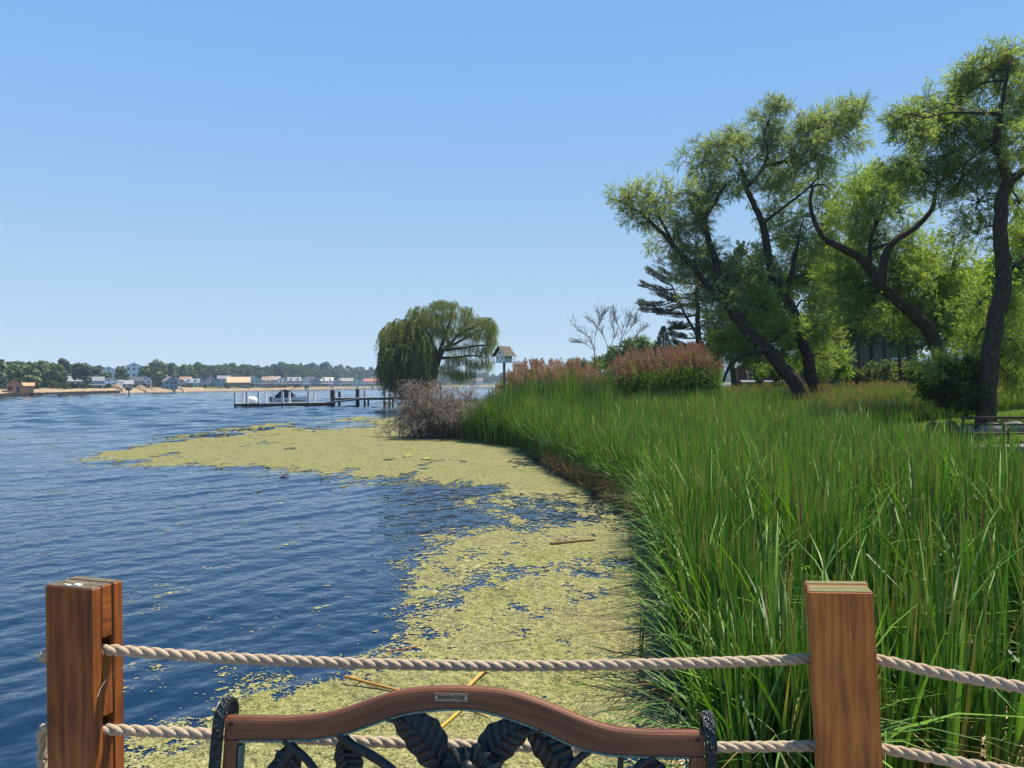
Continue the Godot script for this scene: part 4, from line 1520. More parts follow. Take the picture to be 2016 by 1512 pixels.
func build_right_trees() -> void:
	var willow := [spray_mesh(601, 22, 0.55, 0.13, 0.024, 0.25), spray_mesh(602, 26, 0.62, 0.12, 0.026, 0.45)]
	var broad := [spray_mesh(611, 18, 0.45, 0.12, 0.07, 0.1), spray_mesh(612, 18, 0.5, 0.12, 0.065, 0.2)]
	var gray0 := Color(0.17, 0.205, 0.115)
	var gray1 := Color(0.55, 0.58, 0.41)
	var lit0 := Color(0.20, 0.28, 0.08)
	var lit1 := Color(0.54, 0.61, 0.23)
	# --- willow leaning to the left
	var d := 42.0
	var t := thing("leaning_willow", "willow whose thick trunk leans far left, with gray green crown reaching over the reeds", "tree", plant_at(1585, 790, d), "willows on the right bank")
	var g := Geo.new()
	var ls := []
	ls.append(limb(g, [[1590, 800], [1572, 765], [1535, 715], [1500, 680], [1462, 640], [1438, 605], [1425, 580]], d, 0.42, 0.27, 12))
	ls.append(limb(g, [[1432, 600], [1416, 560], [1408, 515], [1396, 470], [1388, 438], [1396, 415], [1415, 385], [1430, 362]], d, 0.27, 0.07))
	ls.append(limb(g, [[1388, 440], [1378, 405], [1372, 380]], d, 0.12, 0.05, 6))
	ls.append(limb(g, [[1436, 604], [1400, 570], [1372, 535], [1335, 495], [1300, 455], [1262, 420], [1225, 398], [1200, 392]], d, 0.25, 0.03, 8))
	ls.append(limb(g, [[1330, 490], [1300, 430], [1290, 400], [1270, 372]], d, 0.10, 0.03, 6))
	ls.append(limb(g, [[1510, 688], [1478, 694], [1450, 706], [1432, 728], [1424, 752]], d - 0.8, 0.15, 0.06, 7))
	build(g, "trunk", M.bark, t)
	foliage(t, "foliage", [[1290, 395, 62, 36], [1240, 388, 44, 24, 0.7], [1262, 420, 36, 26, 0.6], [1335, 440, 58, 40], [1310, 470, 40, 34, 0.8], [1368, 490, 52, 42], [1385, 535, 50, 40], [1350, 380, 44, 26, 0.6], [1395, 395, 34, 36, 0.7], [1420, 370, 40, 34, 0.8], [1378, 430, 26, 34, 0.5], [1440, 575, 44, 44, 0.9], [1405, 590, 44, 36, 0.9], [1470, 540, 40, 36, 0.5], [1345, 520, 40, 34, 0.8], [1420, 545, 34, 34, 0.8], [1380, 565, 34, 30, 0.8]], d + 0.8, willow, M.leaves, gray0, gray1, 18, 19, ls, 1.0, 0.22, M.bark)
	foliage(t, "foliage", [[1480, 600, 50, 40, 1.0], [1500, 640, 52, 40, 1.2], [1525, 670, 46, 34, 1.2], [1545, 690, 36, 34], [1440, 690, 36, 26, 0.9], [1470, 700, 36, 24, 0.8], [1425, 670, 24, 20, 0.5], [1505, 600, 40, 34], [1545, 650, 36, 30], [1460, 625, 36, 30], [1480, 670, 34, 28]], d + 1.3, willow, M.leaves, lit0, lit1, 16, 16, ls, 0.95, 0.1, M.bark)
	# --- willow with the tall crown
	d = 44.0
	t = thing("tall_willow", "tall willow with forked upright trunk beside the leaning one, crown topping the group", "tree", plant_at(1603, 780, d), "willows on the right bank")
	g = Geo.new()
	ls = []
	ls.append(limb(g, [[1612, 790], [1598, 745], [1588, 700], [1572, 650], [1555, 600], [1535, 565]], d, 0.37, 0.24, 12))
	ls.append(limb(g, [[1538, 570], [1518, 530], [1510, 480], [1500, 440], [1488, 408], [1466, 365], [1462, 335], [1440, 305], [1405, 285]], d, 0.30, 0.05))
	ls.append(limb(g, [[1540, 575], [1556, 550], [1562, 520], [1572, 470]], d + 0.5, 0.22, 0.1))
	ls.append(limb(g, [[1470, 370], [1500, 335], [1512, 300], [1505, 265], [1520, 215]], d, 0.13, 0.03, 6))
	ls.append(limb(g, [[1500, 330], [1540, 320], [1590, 320], [1630, 280], [1650, 230]], d + 0.8, 0.11, 0.03, 6))
	ls.append(limb(g, [[1500, 440], [1540, 410], [1580, 380], [1610, 350]], d, 0.12, 0.04, 6))
	ls.append(limb(g, [[1440, 308], [1400, 322], [1365, 328]], d, 0.07, 0.02, 5))
	build(g, "trunk", M.bark, t)
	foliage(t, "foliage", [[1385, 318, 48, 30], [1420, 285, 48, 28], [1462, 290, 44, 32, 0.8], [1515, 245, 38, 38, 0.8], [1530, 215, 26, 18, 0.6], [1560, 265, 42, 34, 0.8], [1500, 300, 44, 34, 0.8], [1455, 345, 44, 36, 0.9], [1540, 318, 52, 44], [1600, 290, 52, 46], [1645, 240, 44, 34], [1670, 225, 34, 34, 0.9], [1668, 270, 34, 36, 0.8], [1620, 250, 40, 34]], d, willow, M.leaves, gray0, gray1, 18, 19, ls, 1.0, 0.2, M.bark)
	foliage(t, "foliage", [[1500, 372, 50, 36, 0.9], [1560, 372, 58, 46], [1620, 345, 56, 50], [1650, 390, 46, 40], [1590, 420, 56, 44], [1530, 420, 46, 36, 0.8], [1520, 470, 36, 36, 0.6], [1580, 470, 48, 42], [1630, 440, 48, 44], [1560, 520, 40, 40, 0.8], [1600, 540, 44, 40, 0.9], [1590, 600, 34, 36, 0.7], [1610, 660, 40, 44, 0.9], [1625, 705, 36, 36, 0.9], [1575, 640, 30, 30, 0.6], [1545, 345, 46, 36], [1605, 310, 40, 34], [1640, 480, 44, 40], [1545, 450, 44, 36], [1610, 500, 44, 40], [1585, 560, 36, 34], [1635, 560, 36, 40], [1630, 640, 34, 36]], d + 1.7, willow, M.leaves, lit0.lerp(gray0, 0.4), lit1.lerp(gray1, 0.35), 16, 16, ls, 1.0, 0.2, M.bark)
	# --- willow with two upswept limbs
	d = 35.0
	t = thing("spreading_willow", "spreading willow whose bare limbs sweep up to both sides, right of the tall crown", "tree", plant_at(1875, 800, d), "willows on the right bank")
	g = Geo.new()
	ls = []
	ls.append(limb(g, [[1885, 810], [1862, 730], [1835, 660], [1800, 620], [1765, 590], [1735, 565], [1712, 530]], d, 0.36, 0.22, 12))
	ls.append(limb(g, [[1716, 535], [1690, 505], [1655, 487], [1625, 470], [1605, 440], [1596, 405], [1600, 370]], d, 0.22, 0.06))
	ls.append(limb(g, [[1735, 560], [1745, 500], [1762, 474], [1800, 450], [1832, 415], [1846, 370], [1868, 340]], d - 1.0, 0.20, 0.06))
	ls.append(limb(g, [[1712, 530], [1715, 470], [1735, 420], [1745, 370]], d + 0.5, 0.12, 0.03, 6))
	build(g, "trunk", M.bark, t)
	foliage(t, "foliage", [[1700, 385, 46, 40], [1745, 380, 46, 44], [1680, 430, 44, 40], [1725, 440, 50, 44], [1775, 420, 44, 40], [1690, 480, 44, 40, 0.8], [1740, 490, 50, 40], [1795, 490, 50, 44], [1680, 540, 44, 44], [1730, 545, 50, 40], [1785, 550, 50, 44], [1835, 500, 46, 50], [1845, 570, 50, 50], [1700, 600, 44, 40, 0.9], [1660, 590, 40, 40, 0.8], [1760, 610, 46, 40, 0.9], [1850, 640, 50, 46], [1765, 345, 36, 30], [1710, 350, 34, 26, 0.8], [1810, 540, 46, 44], [1880, 520, 40, 50], [1880, 590, 40, 44], [1690, 570, 40, 36], [1820, 620, 44, 40], [1650, 540, 34, 36], [1905, 660, 36, 44]], d + 1.1, willow, M.leaves, lit0, lit1, 17, 16, ls, 0.95, 0.15, M.bark)
	# --- big willow on the right edge
	d = 28.0
	t = thing("great_willow", "great willow at the right edge with dark sinuous trunk and high crown", "tree", plant_at(1938, 830, d), "willows on the right bank")
	g = Geo.new()
	ls = []
	ls.append(limb(g, [[1936, 850], [1940, 790], [1948, 720], [1958, 650], [1972, 580], [1974, 520], [1966, 460], [1972, 400], [1986, 355]], d, 0.35, 0.20, 14))
	ls.append(limb(g, [[1984, 365], [1972, 320], [1962, 270], [1968, 225], [1975, 190], [1985, 130]], d, 0.20, 0.05))
	ls.append(limb(g, [[1986, 358], [2010, 340], [2040, 325], [2070, 280]], d, 0.18, 0.08))
	ls.append(limb(g, [[1970, 225], [1920, 222], [1870, 222], [1820, 232]], d - 0.5, 0.08, 0.02, 6))
	ls.append(limb(g, [[1964, 280], [1930, 300], [1890, 330], [1850, 360]], d + 0.5, 0.08, 0.02, 6))
	ls.append(limb(g, [[1972, 560], [2000, 520], [2030, 500]], d, 0.08, 0.03, 6))
	build(g, "trunk", M.bark, t)
	foliage(t, "foliage", [[1985, 105, 44, 30], [1940, 135, 50, 34], [2010, 140, 50, 40], [1965, 180, 54, 38], [1905, 165, 40, 30, 0.9], [1885, 200, 50, 32], [1840, 215, 48, 32], [1795, 232, 46, 30, 0.9], [1760, 238, 22, 16, 0.4], [1845, 255, 48, 28, 0.9], [1910, 240, 50, 34], [1800, 262, 34, 22, 0.6], [1965, 245, 44, 36], [2015, 215, 48, 44], [2020, 290, 44, 44], [1925, 285, 50, 34], [1875, 300, 48, 32], [1825, 320, 46, 30], [1775, 325, 36, 24, 0.6], [1900, 345, 48, 34], [1850, 365, 44, 30, 0.8], [1955, 340, 40, 34, 0.8], [1800, 360, 40, 26, 0.6]], d + 0.8, willow, M.leaves, gray0.lerp(lit0, 0.4), gray1.lerp(lit1, 0.4), 16, 17, ls, 0.85, 0.4, M.bark)
	foliage(t, "foliage", [[2010, 400, 44, 40, 0.8], [1920, 400, 46, 36, 0.8], [2015, 470, 40, 40, 0.8], [1920, 460, 42, 40, 0.6], [2000, 600, 34, 44, 0.8], [2010, 680, 40, 50], [1985, 740, 40, 44], [1925, 600, 30, 36, 0.5], [1920, 670, 34, 40, 0.9], [1905, 735, 44, 44, 1.1], [1870, 770, 40, 36, 1.1], [1845, 730, 34, 34, 0.9]], d + 1.6, willow, M.leaves, lit0 * 0.9, lit1 * 0.9, 17, 17, ls, 0.85, 0.2, M.bark)

	# --- dark trees behind
	var back := [
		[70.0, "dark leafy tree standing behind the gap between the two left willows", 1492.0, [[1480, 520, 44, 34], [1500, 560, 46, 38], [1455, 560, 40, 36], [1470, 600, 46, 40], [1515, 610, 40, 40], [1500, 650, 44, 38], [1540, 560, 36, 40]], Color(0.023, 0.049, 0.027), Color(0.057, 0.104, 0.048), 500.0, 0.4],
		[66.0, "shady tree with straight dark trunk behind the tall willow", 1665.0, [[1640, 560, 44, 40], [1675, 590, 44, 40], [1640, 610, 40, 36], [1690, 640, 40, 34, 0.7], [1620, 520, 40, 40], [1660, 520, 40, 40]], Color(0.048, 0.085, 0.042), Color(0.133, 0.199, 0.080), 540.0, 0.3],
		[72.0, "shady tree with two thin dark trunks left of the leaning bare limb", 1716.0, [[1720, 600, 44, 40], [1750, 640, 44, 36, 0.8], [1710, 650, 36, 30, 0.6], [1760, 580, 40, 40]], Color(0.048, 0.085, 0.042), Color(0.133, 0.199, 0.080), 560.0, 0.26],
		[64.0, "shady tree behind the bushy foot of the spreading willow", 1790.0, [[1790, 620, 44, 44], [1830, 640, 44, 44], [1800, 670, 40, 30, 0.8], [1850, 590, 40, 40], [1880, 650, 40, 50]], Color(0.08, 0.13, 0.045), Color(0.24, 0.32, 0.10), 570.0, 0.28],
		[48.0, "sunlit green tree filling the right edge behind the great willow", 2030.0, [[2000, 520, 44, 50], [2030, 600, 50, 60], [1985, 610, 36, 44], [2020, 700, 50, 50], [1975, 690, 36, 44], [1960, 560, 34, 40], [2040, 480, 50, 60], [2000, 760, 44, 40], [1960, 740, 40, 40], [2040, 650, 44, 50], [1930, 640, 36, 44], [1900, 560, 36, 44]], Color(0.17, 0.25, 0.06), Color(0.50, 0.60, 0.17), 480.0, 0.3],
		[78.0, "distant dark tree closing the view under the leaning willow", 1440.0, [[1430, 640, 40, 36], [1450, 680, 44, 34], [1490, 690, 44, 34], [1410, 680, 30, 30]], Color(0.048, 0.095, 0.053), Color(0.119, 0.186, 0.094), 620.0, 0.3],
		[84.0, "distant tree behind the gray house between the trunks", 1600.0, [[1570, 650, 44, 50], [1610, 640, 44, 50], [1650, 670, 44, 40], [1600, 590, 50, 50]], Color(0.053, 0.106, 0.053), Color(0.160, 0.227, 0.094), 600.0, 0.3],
	]
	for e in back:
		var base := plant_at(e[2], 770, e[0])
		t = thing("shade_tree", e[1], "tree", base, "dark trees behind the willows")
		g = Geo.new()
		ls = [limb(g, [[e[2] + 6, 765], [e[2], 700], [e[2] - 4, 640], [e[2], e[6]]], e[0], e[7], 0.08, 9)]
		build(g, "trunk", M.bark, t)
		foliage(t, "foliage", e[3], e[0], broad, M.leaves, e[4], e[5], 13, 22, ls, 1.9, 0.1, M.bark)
	# bare standing trunks in the shade
	for e in [[1690.0, 60.0, 560.0, 0.2, "thin straight trunk in the shade, left of the gray house window"], [1742.0, 62.0, 580.0, 0.22, "straight dark trunk in the shade right of the gray house"], [1771.0, 58.0, 640.0, 0.13, "thin leaning trunk in the shade beside the spreading willow"], [1640.0, 68.0, 560.0, 0.2, "gray trunk in the shade just right of the tall willow"]]:
		g = Geo.new()
		limb(g, [[e[0] + 5, 770], [e[0], 700], [e[0] + 2, e[2]]], e[1], e[3], e[3] * 0.5)
		tag(build(g, "tree_trunk", M.bark), e[4], "tree", "bare trunks in the shade behind the willows")
	# --- white pine
	d = 60.0
	var pine := needle_mesh(640)
	t = thing("white_pine", "tall dark pine with level layered branches reaching left, behind the leaning willow", "tree", plant_at(1378, 760, d), "")
	g = Geo.new()
	var stem := limb(g, [[1380, 765], [1377, 700], [1374, 640], [1372, 580], [1368, 520], [1372, 480]], d, 0.32, 0.06, 9)
	var stem2 := limb(g, [[1392, 700], [1372, 660], [1352, 625], [1334, 590], [1322, 560]], d - 0.6, 0.16, 0.05, 7)
	var boughs := Geo.new()
	var places := []
	var tints := []
	for e in [[stem2, 1322, 562, 1274, 538], [stem2, 1326, 570, 1270, 560], [stem2, 1334, 590, 1266, 598], [stem2, 1342, 603, 1272, 612], [stem2, 1350, 618, 1262, 600], [stem, 1372, 560, 1300, 540], [stem, 1372, 590, 1310, 580], [stem, 1373, 620, 1300, 618], [stem, 1374, 645, 1330, 640], [stem, 1375, 665, 1322, 660], [stem, 1376, 690, 1326, 676], [stem, 1377, 705, 1340, 700], [stem, 1372, 560, 1440, 550], [stem, 1372, 585, 1450, 580], [stem, 1373, 610, 1445, 612], [stem, 1374, 640, 1440, 640], [stem, 1375, 665, 1430, 668], [stem, 1376, 690, 1420, 690], [stem, 1370, 530, 1320, 512], [stem, 1370, 530, 1410, 515], [stem, 1372, 500, 1345, 490], [stem, 1372, 500, 1395, 492], [stem, 1376, 680, 1338, 684], [stem2, 1338, 596, 1290, 576], [stem2, 1360, 640, 1330, 648], [stem, 1373, 600, 1335, 604]]:
		for rep in 2:
			var a := at(e[1], e[2], d)
			var off := rng.randf_range(-2.4, 2.4)
			var b := at(e[3] + rng.randf_range(-8, 8), e[4] + rng.randf_range(-6, 6), d + off)
			var mid := a.lerp(b, 0.5) + Vector3(0, -0.12 * (a - b).length() * 0.6, 0)
			var path := smooth_path([a, mid, b], 6)
			boughs.tube(path, tapered(path.size(), 0.06, 0.012), 4)
			var across := (b - a).cross(Vector3.UP).normalized()
			for i in 30:
				var u := pow(rng.randf(), 0.6) * (path.size() - 1.001)
				var k := int(u)
				var w := 0.62 * (1.0 - u / path.size() * 0.75)
				var p := path[k].lerp(path[k + 1], u - k) + across * rng.randfn() * w + Vector3(0, rng.randf_range(-0.05, 0.2), 0)
				var dir := ((b - a).normalized() * 0.8 + across * rng.randfn() * 0.6 + Vector3(0, 0.28, 0)).normalized()
				var bx := dir.cross(Vector3.UP).normalized()
				places.append(Transform3D(Basis(bx, dir, bx.cross(dir)).scaled(Vector3.ONE * rng.randf_range(0.8, 1.35)), p))
				tints.append(Color(0.030, 0.055, 0.045).lerp(Color(0.075, 0.11, 0.075), rng.randf()))
	build(g, "trunk", M.bark, t)
	build(boughs, "boughs", M.bark, t)
	scatter("needles", pine, M.needles, places, tints, t)
	# --- cedar
	d = 95.0
	t = thing("cedar", "small pointed blue green cedar behind the brown reed plumes", "tree", plant_at(1306, 740, d), "")
	g = Geo.new()
	limb(g, [[1306, 745], [1306, 690], [1305, 650]], d, 0.2, 0.03, 6)
	build(g, "trunk", M.bark, t)
	places = []
	tints = []
	for i in 3200:
		var u := pow(rng.randf(), 1.5)
		var y := lerpf(742, 645, u)
		var w := 36.0 * pow(1.0 - u, 0.85) + 0.5
		var a := rng.randf() * TAU
		var rr := sqrt(rng.randf())
		var p := at(1306 + cos(a) * w * rr, y, d + sin(a) * w * rr * d / F)
		var dir := Vector3(cos(a) * 0.6, 0.9, sin(a) * 0.6).normalized()
		var bx := dir.cross(Vector3(rng.randfn(), 0.3, rng.randfn())).normalized()
		places.append(Transform3D(Basis(bx, dir, bx.cross(dir)).scaled(Vector3.ONE * 0.6), p))
		tints.append(Color(0.045, 0.075, 0.07).lerp(Color(0.10, 0.14, 0.11), rng.randf()))
	scatter("needles", pine, M.needles, places, tints, t)
	# --- round trees and hedge on the point behind the plumes
	for e in [[1252.0, 120.0, [[1240, 690, 34, 16], [1262, 684, 30, 14], [1285, 694, 24, 14], [1220, 700, 28, 12], [1260, 704, 44, 14]], "low rounded green tree left of the cedar above the brown plumes", 1250.0], [1345.0, 110.0, [[1345, 698, 26, 14], [1368, 705, 24, 12], [1325, 706, 24, 12]], "low green bush between the cedar and the pine", 1345.0], [1180.0, 125.0, [[1190, 716, 30, 8], [1150, 722, 34, 7], [1220, 714, 30, 9]], "faint low thicket behind the bare shrub", 1180.0]]:
		t = thing("round_tree", e[3], "tree", plant_at(e[0], 745, e[1]), "")
		g = Geo.new()
		ls = [limb(g, [[e[0], 750], [e[0], 720], [e[0], 700]], e[1], 0.3, 0.1, 7)]
		build(g, "trunk", M.bark, t)
		foliage(t, "foliage", e[2], e[1], broad, M.leaves, Color(0.08, 0.13, 0.05), Color(0.20, 0.27, 0.10), 12, 18, ls, 2.2, 0.1)
	# --- bushes under the trees
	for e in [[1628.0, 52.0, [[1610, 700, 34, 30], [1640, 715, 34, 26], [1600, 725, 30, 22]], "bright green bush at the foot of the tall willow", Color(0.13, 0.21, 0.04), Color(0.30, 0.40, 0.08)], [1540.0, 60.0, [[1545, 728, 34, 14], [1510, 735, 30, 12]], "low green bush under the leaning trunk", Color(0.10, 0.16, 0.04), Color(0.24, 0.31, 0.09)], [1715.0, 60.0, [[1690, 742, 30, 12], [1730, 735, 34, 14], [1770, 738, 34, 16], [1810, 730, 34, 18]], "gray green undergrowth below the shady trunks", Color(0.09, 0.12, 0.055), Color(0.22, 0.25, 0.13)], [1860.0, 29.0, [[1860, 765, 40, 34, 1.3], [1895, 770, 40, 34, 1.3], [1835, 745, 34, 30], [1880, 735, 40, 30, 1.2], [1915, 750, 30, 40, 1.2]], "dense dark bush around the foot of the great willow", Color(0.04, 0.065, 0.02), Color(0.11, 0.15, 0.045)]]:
		t = thing("green_bush", e[3], "bush", plant_at(e[0], 775, e[1]), "")
		g = Geo.new()
		ls = [limb(g, [[e[0], 790], [e[0], 760], [e[0], 735]], e[1], 0.08, 0.03, 5)]
		build(g, "stem", M.bark, t)
		foliage(t, "foliage", e[2], e[1], broad, M.leaves, e[4], e[5], 13, 22, ls, 1.2 if e[1] > 40.0 else 0.8, 0.1)
	# --- houses seen between the trunks
	far_house_near("gray_house", 1695, 80.0, 9.0, 7.0, 4.6, 2.2, Color(0.10, 0.11, 0.12), Color(0.05, 0.05, 0.055), "gray house in deep shade glimpsed between the straight trunks")
	far_house_near("red_house", 1512, 85.0, 7.0, 6.0, 2.8, 2.0, Color(0.20, 0.08, 0.06), Color(0.16, 0.165, 0.18), "small red brown house with gray roof glimpsed under the leaning willow")

func far_house_near(called: String, px: float, depth: float, wide: float, deep: float, tall: float, roof_h: float, wall: Color, roof: Color, label: String) -> void:
	var p := plant_at(px, 760, depth)
	far_house(1008, 0, wide, deep, tall, roof_h, wall, roof, label, {"name": called, "group": "houses behind the trees", "porch": called == "red_house", "turn": 0.0})
	var o: Node3D = get_child(get_child_count() - 1)
	o.position = p
	o.rotation.y = atan2(-p.x, -p.z) + 0.15

func needle_mesh(s: int) -> ArrayMesh:
	var g := Geo.new()
	var r := RandomNumberGenerator.new()
	r.seed = s
	for i in 34:
		var t := r.randf()
		var p := Vector3(0, t * 0.42, 0)
		var a := r.randf() * TAU
		var d := Vector3(cos(a) * 0.8, 0.9, sin(a) * 0.5).normalized()
		g.leaf(p, d, d.cross(Vector3(r.randfn(), r.randfn(), r.randfn())).normalized(), 0.20, 0.016, Color(0.8, 0.85, 0.85).lerp(Color(1.2, 1.2, 1.15), r.randf()))
	return g.done()

# ------------------------------------------------------------------ the weeping willow on the point
func build_weeping_willow() -> void:
	var d := 112.0
	var t := thing("weeping_willow", "weeping willow on the point, dark curtain on the left and airy boughs on the right", "tree", plant_at(842, 790, d), "")
	var g := Geo.new()
	var ls := []
	ls.append(limb(g, [[840, 792], [848, 750], [858, 715], [866, 690]], d, 0.75, 0.5, 12))
	for e in [[[864, 695], [885, 678], [905, 655], [922, 625], [930, 605]], [[866, 692], [905, 672], [940, 652], [968, 645]], [[862, 705], [895, 704], [930, 700], [955, 705]], [[866, 690], [880, 650], [890, 615], [885, 598]], [[862, 698], [845, 660], [830, 630], [815, 612]], [[860, 702], [828, 668], [795, 645], [768, 640]], [[905, 655], [930, 645], [955, 632], [968, 628]], [[885, 678], [870, 640], [850, 605]], [[868, 690], [910, 685], [945, 680], [970, 680]], [[862, 705], [835, 690], [800, 672], [772, 662]]]:
		ls.append(limb(g, e, d + rng.randf_range(-2.5, 2.5), 0.26, 0.06, 7))
	build(g, "trunk", M.bark, t)
	# hanging switches
	var r := RandomNumberGenerator.new()
	r.seed = 55
	var meshes := []
	for k in 3:
		var sg := Geo.new()
		var pts := PackedVector3Array()
		for i in 7:
			var u := i / 6.0
			pts.append(Vector3(0.35 * sin(u * 1.8) , -2.0 * u * u - 0.2 * u + 0.25 * sin(u * PI), 0.08 * sin(u * 4.0 + k)))
		sg.tube(pts, tapered(7, 0.014, 0.006), 3, Color(0.7, 0.65, 0.35))
		for i in 60:
			var u := r.randf_range(0.05, 1.0) * 5.99
			var q := int(u)
			var dd := Vector3(r.randfn() * 0.6, -0.9, r.randfn() * 0.6).normalized()
			var nn := Vector3(r.randfn(), 0.6, r.randfn()).normalized()
			nn = (nn - dd * nn.dot(dd)).normalized()
			sg.leaf(pts[q].lerp(pts[q + 1], u - q), dd, nn, r.randf_range(0.16, 0.26), 0.045, Color(0.8, 0.85, 0.8).lerp(Color(1.2, 1.15, 1.0), r.randf()))
		meshes.append(sg.done())
	var all := [[], [], []]
	var tints := [[], [], []]
	# [px, py, rx, ry, how many, stretch]
	for e in [
		[768, 655, 22, 16, 170, 1.4], [790, 640, 30, 14, 200, 1.3], [820, 630, 26, 14, 170, 1.2], [775, 690, 26, 24, 240, 1.5], [805, 680, 30, 26, 300, 1.5], [835, 672, 26, 26, 240, 1.4],
		[765, 720, 20, 26, 170, 1.3], [790, 725, 26, 26, 260, 1.3], [820, 720, 28, 28, 280, 1.3], [845, 715, 18, 26, 130, 1.2], [800, 750, 24, 14, 170, 1.0], [825, 745, 22, 16, 160, 1.0], [848, 740, 14, 20, 60, 1.0],
		[835, 610, 26, 10, 110, 0.9], [868, 597, 24, 8, 90, 0.8], [893, 597, 12, 7, 34, 0.7], [815, 612, 12, 8, 50, 0.8], [850, 628, 26, 14, 130, 0.9], [880, 620, 24, 12, 95, 0.8], [915, 610, 16, 8, 50, 0.7], [925, 628, 26, 12, 95, 0.8], [955, 632, 20, 10, 70, 0.8], [968, 645, 12, 12, 48, 0.9],
		[870, 650, 26, 14, 100, 0.8], [905, 648, 26, 14, 85, 0.8], [940, 655, 26, 12, 80, 0.8], [965, 668, 14, 14, 40, 0.9], [880, 680, 24, 14, 60, 0.7], [920, 682, 26, 12, 60, 0.7], [952, 690, 20, 12, 50, 0.8], [900, 705, 34, 10, 90, 0.7], [935, 715, 26, 10, 70, 0.7], [880, 725, 26, 12, 80, 0.7], [960, 715, 14, 12, 34, 0.7], [910, 735, 30, 12, 80, 0.8]]:
		for i in int(e[4] * (1.0 if e[0] < 850 else 3.3)):
			var u := Vector3(rng.randfn(), rng.randfn(), rng.randfn()).normalized() * pow(rng.randf(), 0.45)
			var p := at(e[0] + u.x * e[2], e[1] + u.y * e[3], d + u.z * (4.5 if e[0] < 860 else 3.2) + rng.randf_range(-1.5, 1.5))
			var k := rng.randi() % 3
			var s: float = e[5] * rng.randf_range(0.6, 1.25) * (1.0 if e[0] < 850 else 0.72)
			# the switch bows out from the trunk before it hangs
			var away := atan2(-(p.z + d), p.x - (864.0 - 1008.0) / F * d) + rng.randf_range(-1.6, 1.6)
			all[k].append(Transform3D((Basis(Vector3(rng.randfn(), 0, rng.randfn()).normalized(), absf(rng.randfn()) * 0.16 + (0.0 if e[0] < 850 else absf(rng.randfn()) * 0.3)) * Basis(Vector3.UP, away)).scaled(Vector3(s * 1.1, s, s * 1.1)), p))
			tints[k].append(Color(0.11, 0.14, 0.06).lerp(Color(0.34, 0.35, 0.17), rng.randf()))
	for k in 3:
		scatter("hanging_switches", meshes[k], M.leaves, all[k], tints[k], t)

# ------------------------------------------------------------------ dock and boat
func bar(g: Geo, a: Vector3, b: Vector3, thick: float, high: float, up := Vector3.UP) -> void:
	var z := (b - a).normalized()
	var x := up.cross(z).normalized()
	g.box(Transform3D(Basis(x, z.cross(x), z), (a + b) * 0.5), Vector3(thick, high, (b - a).length()), minf(thick, high) * 0.06)

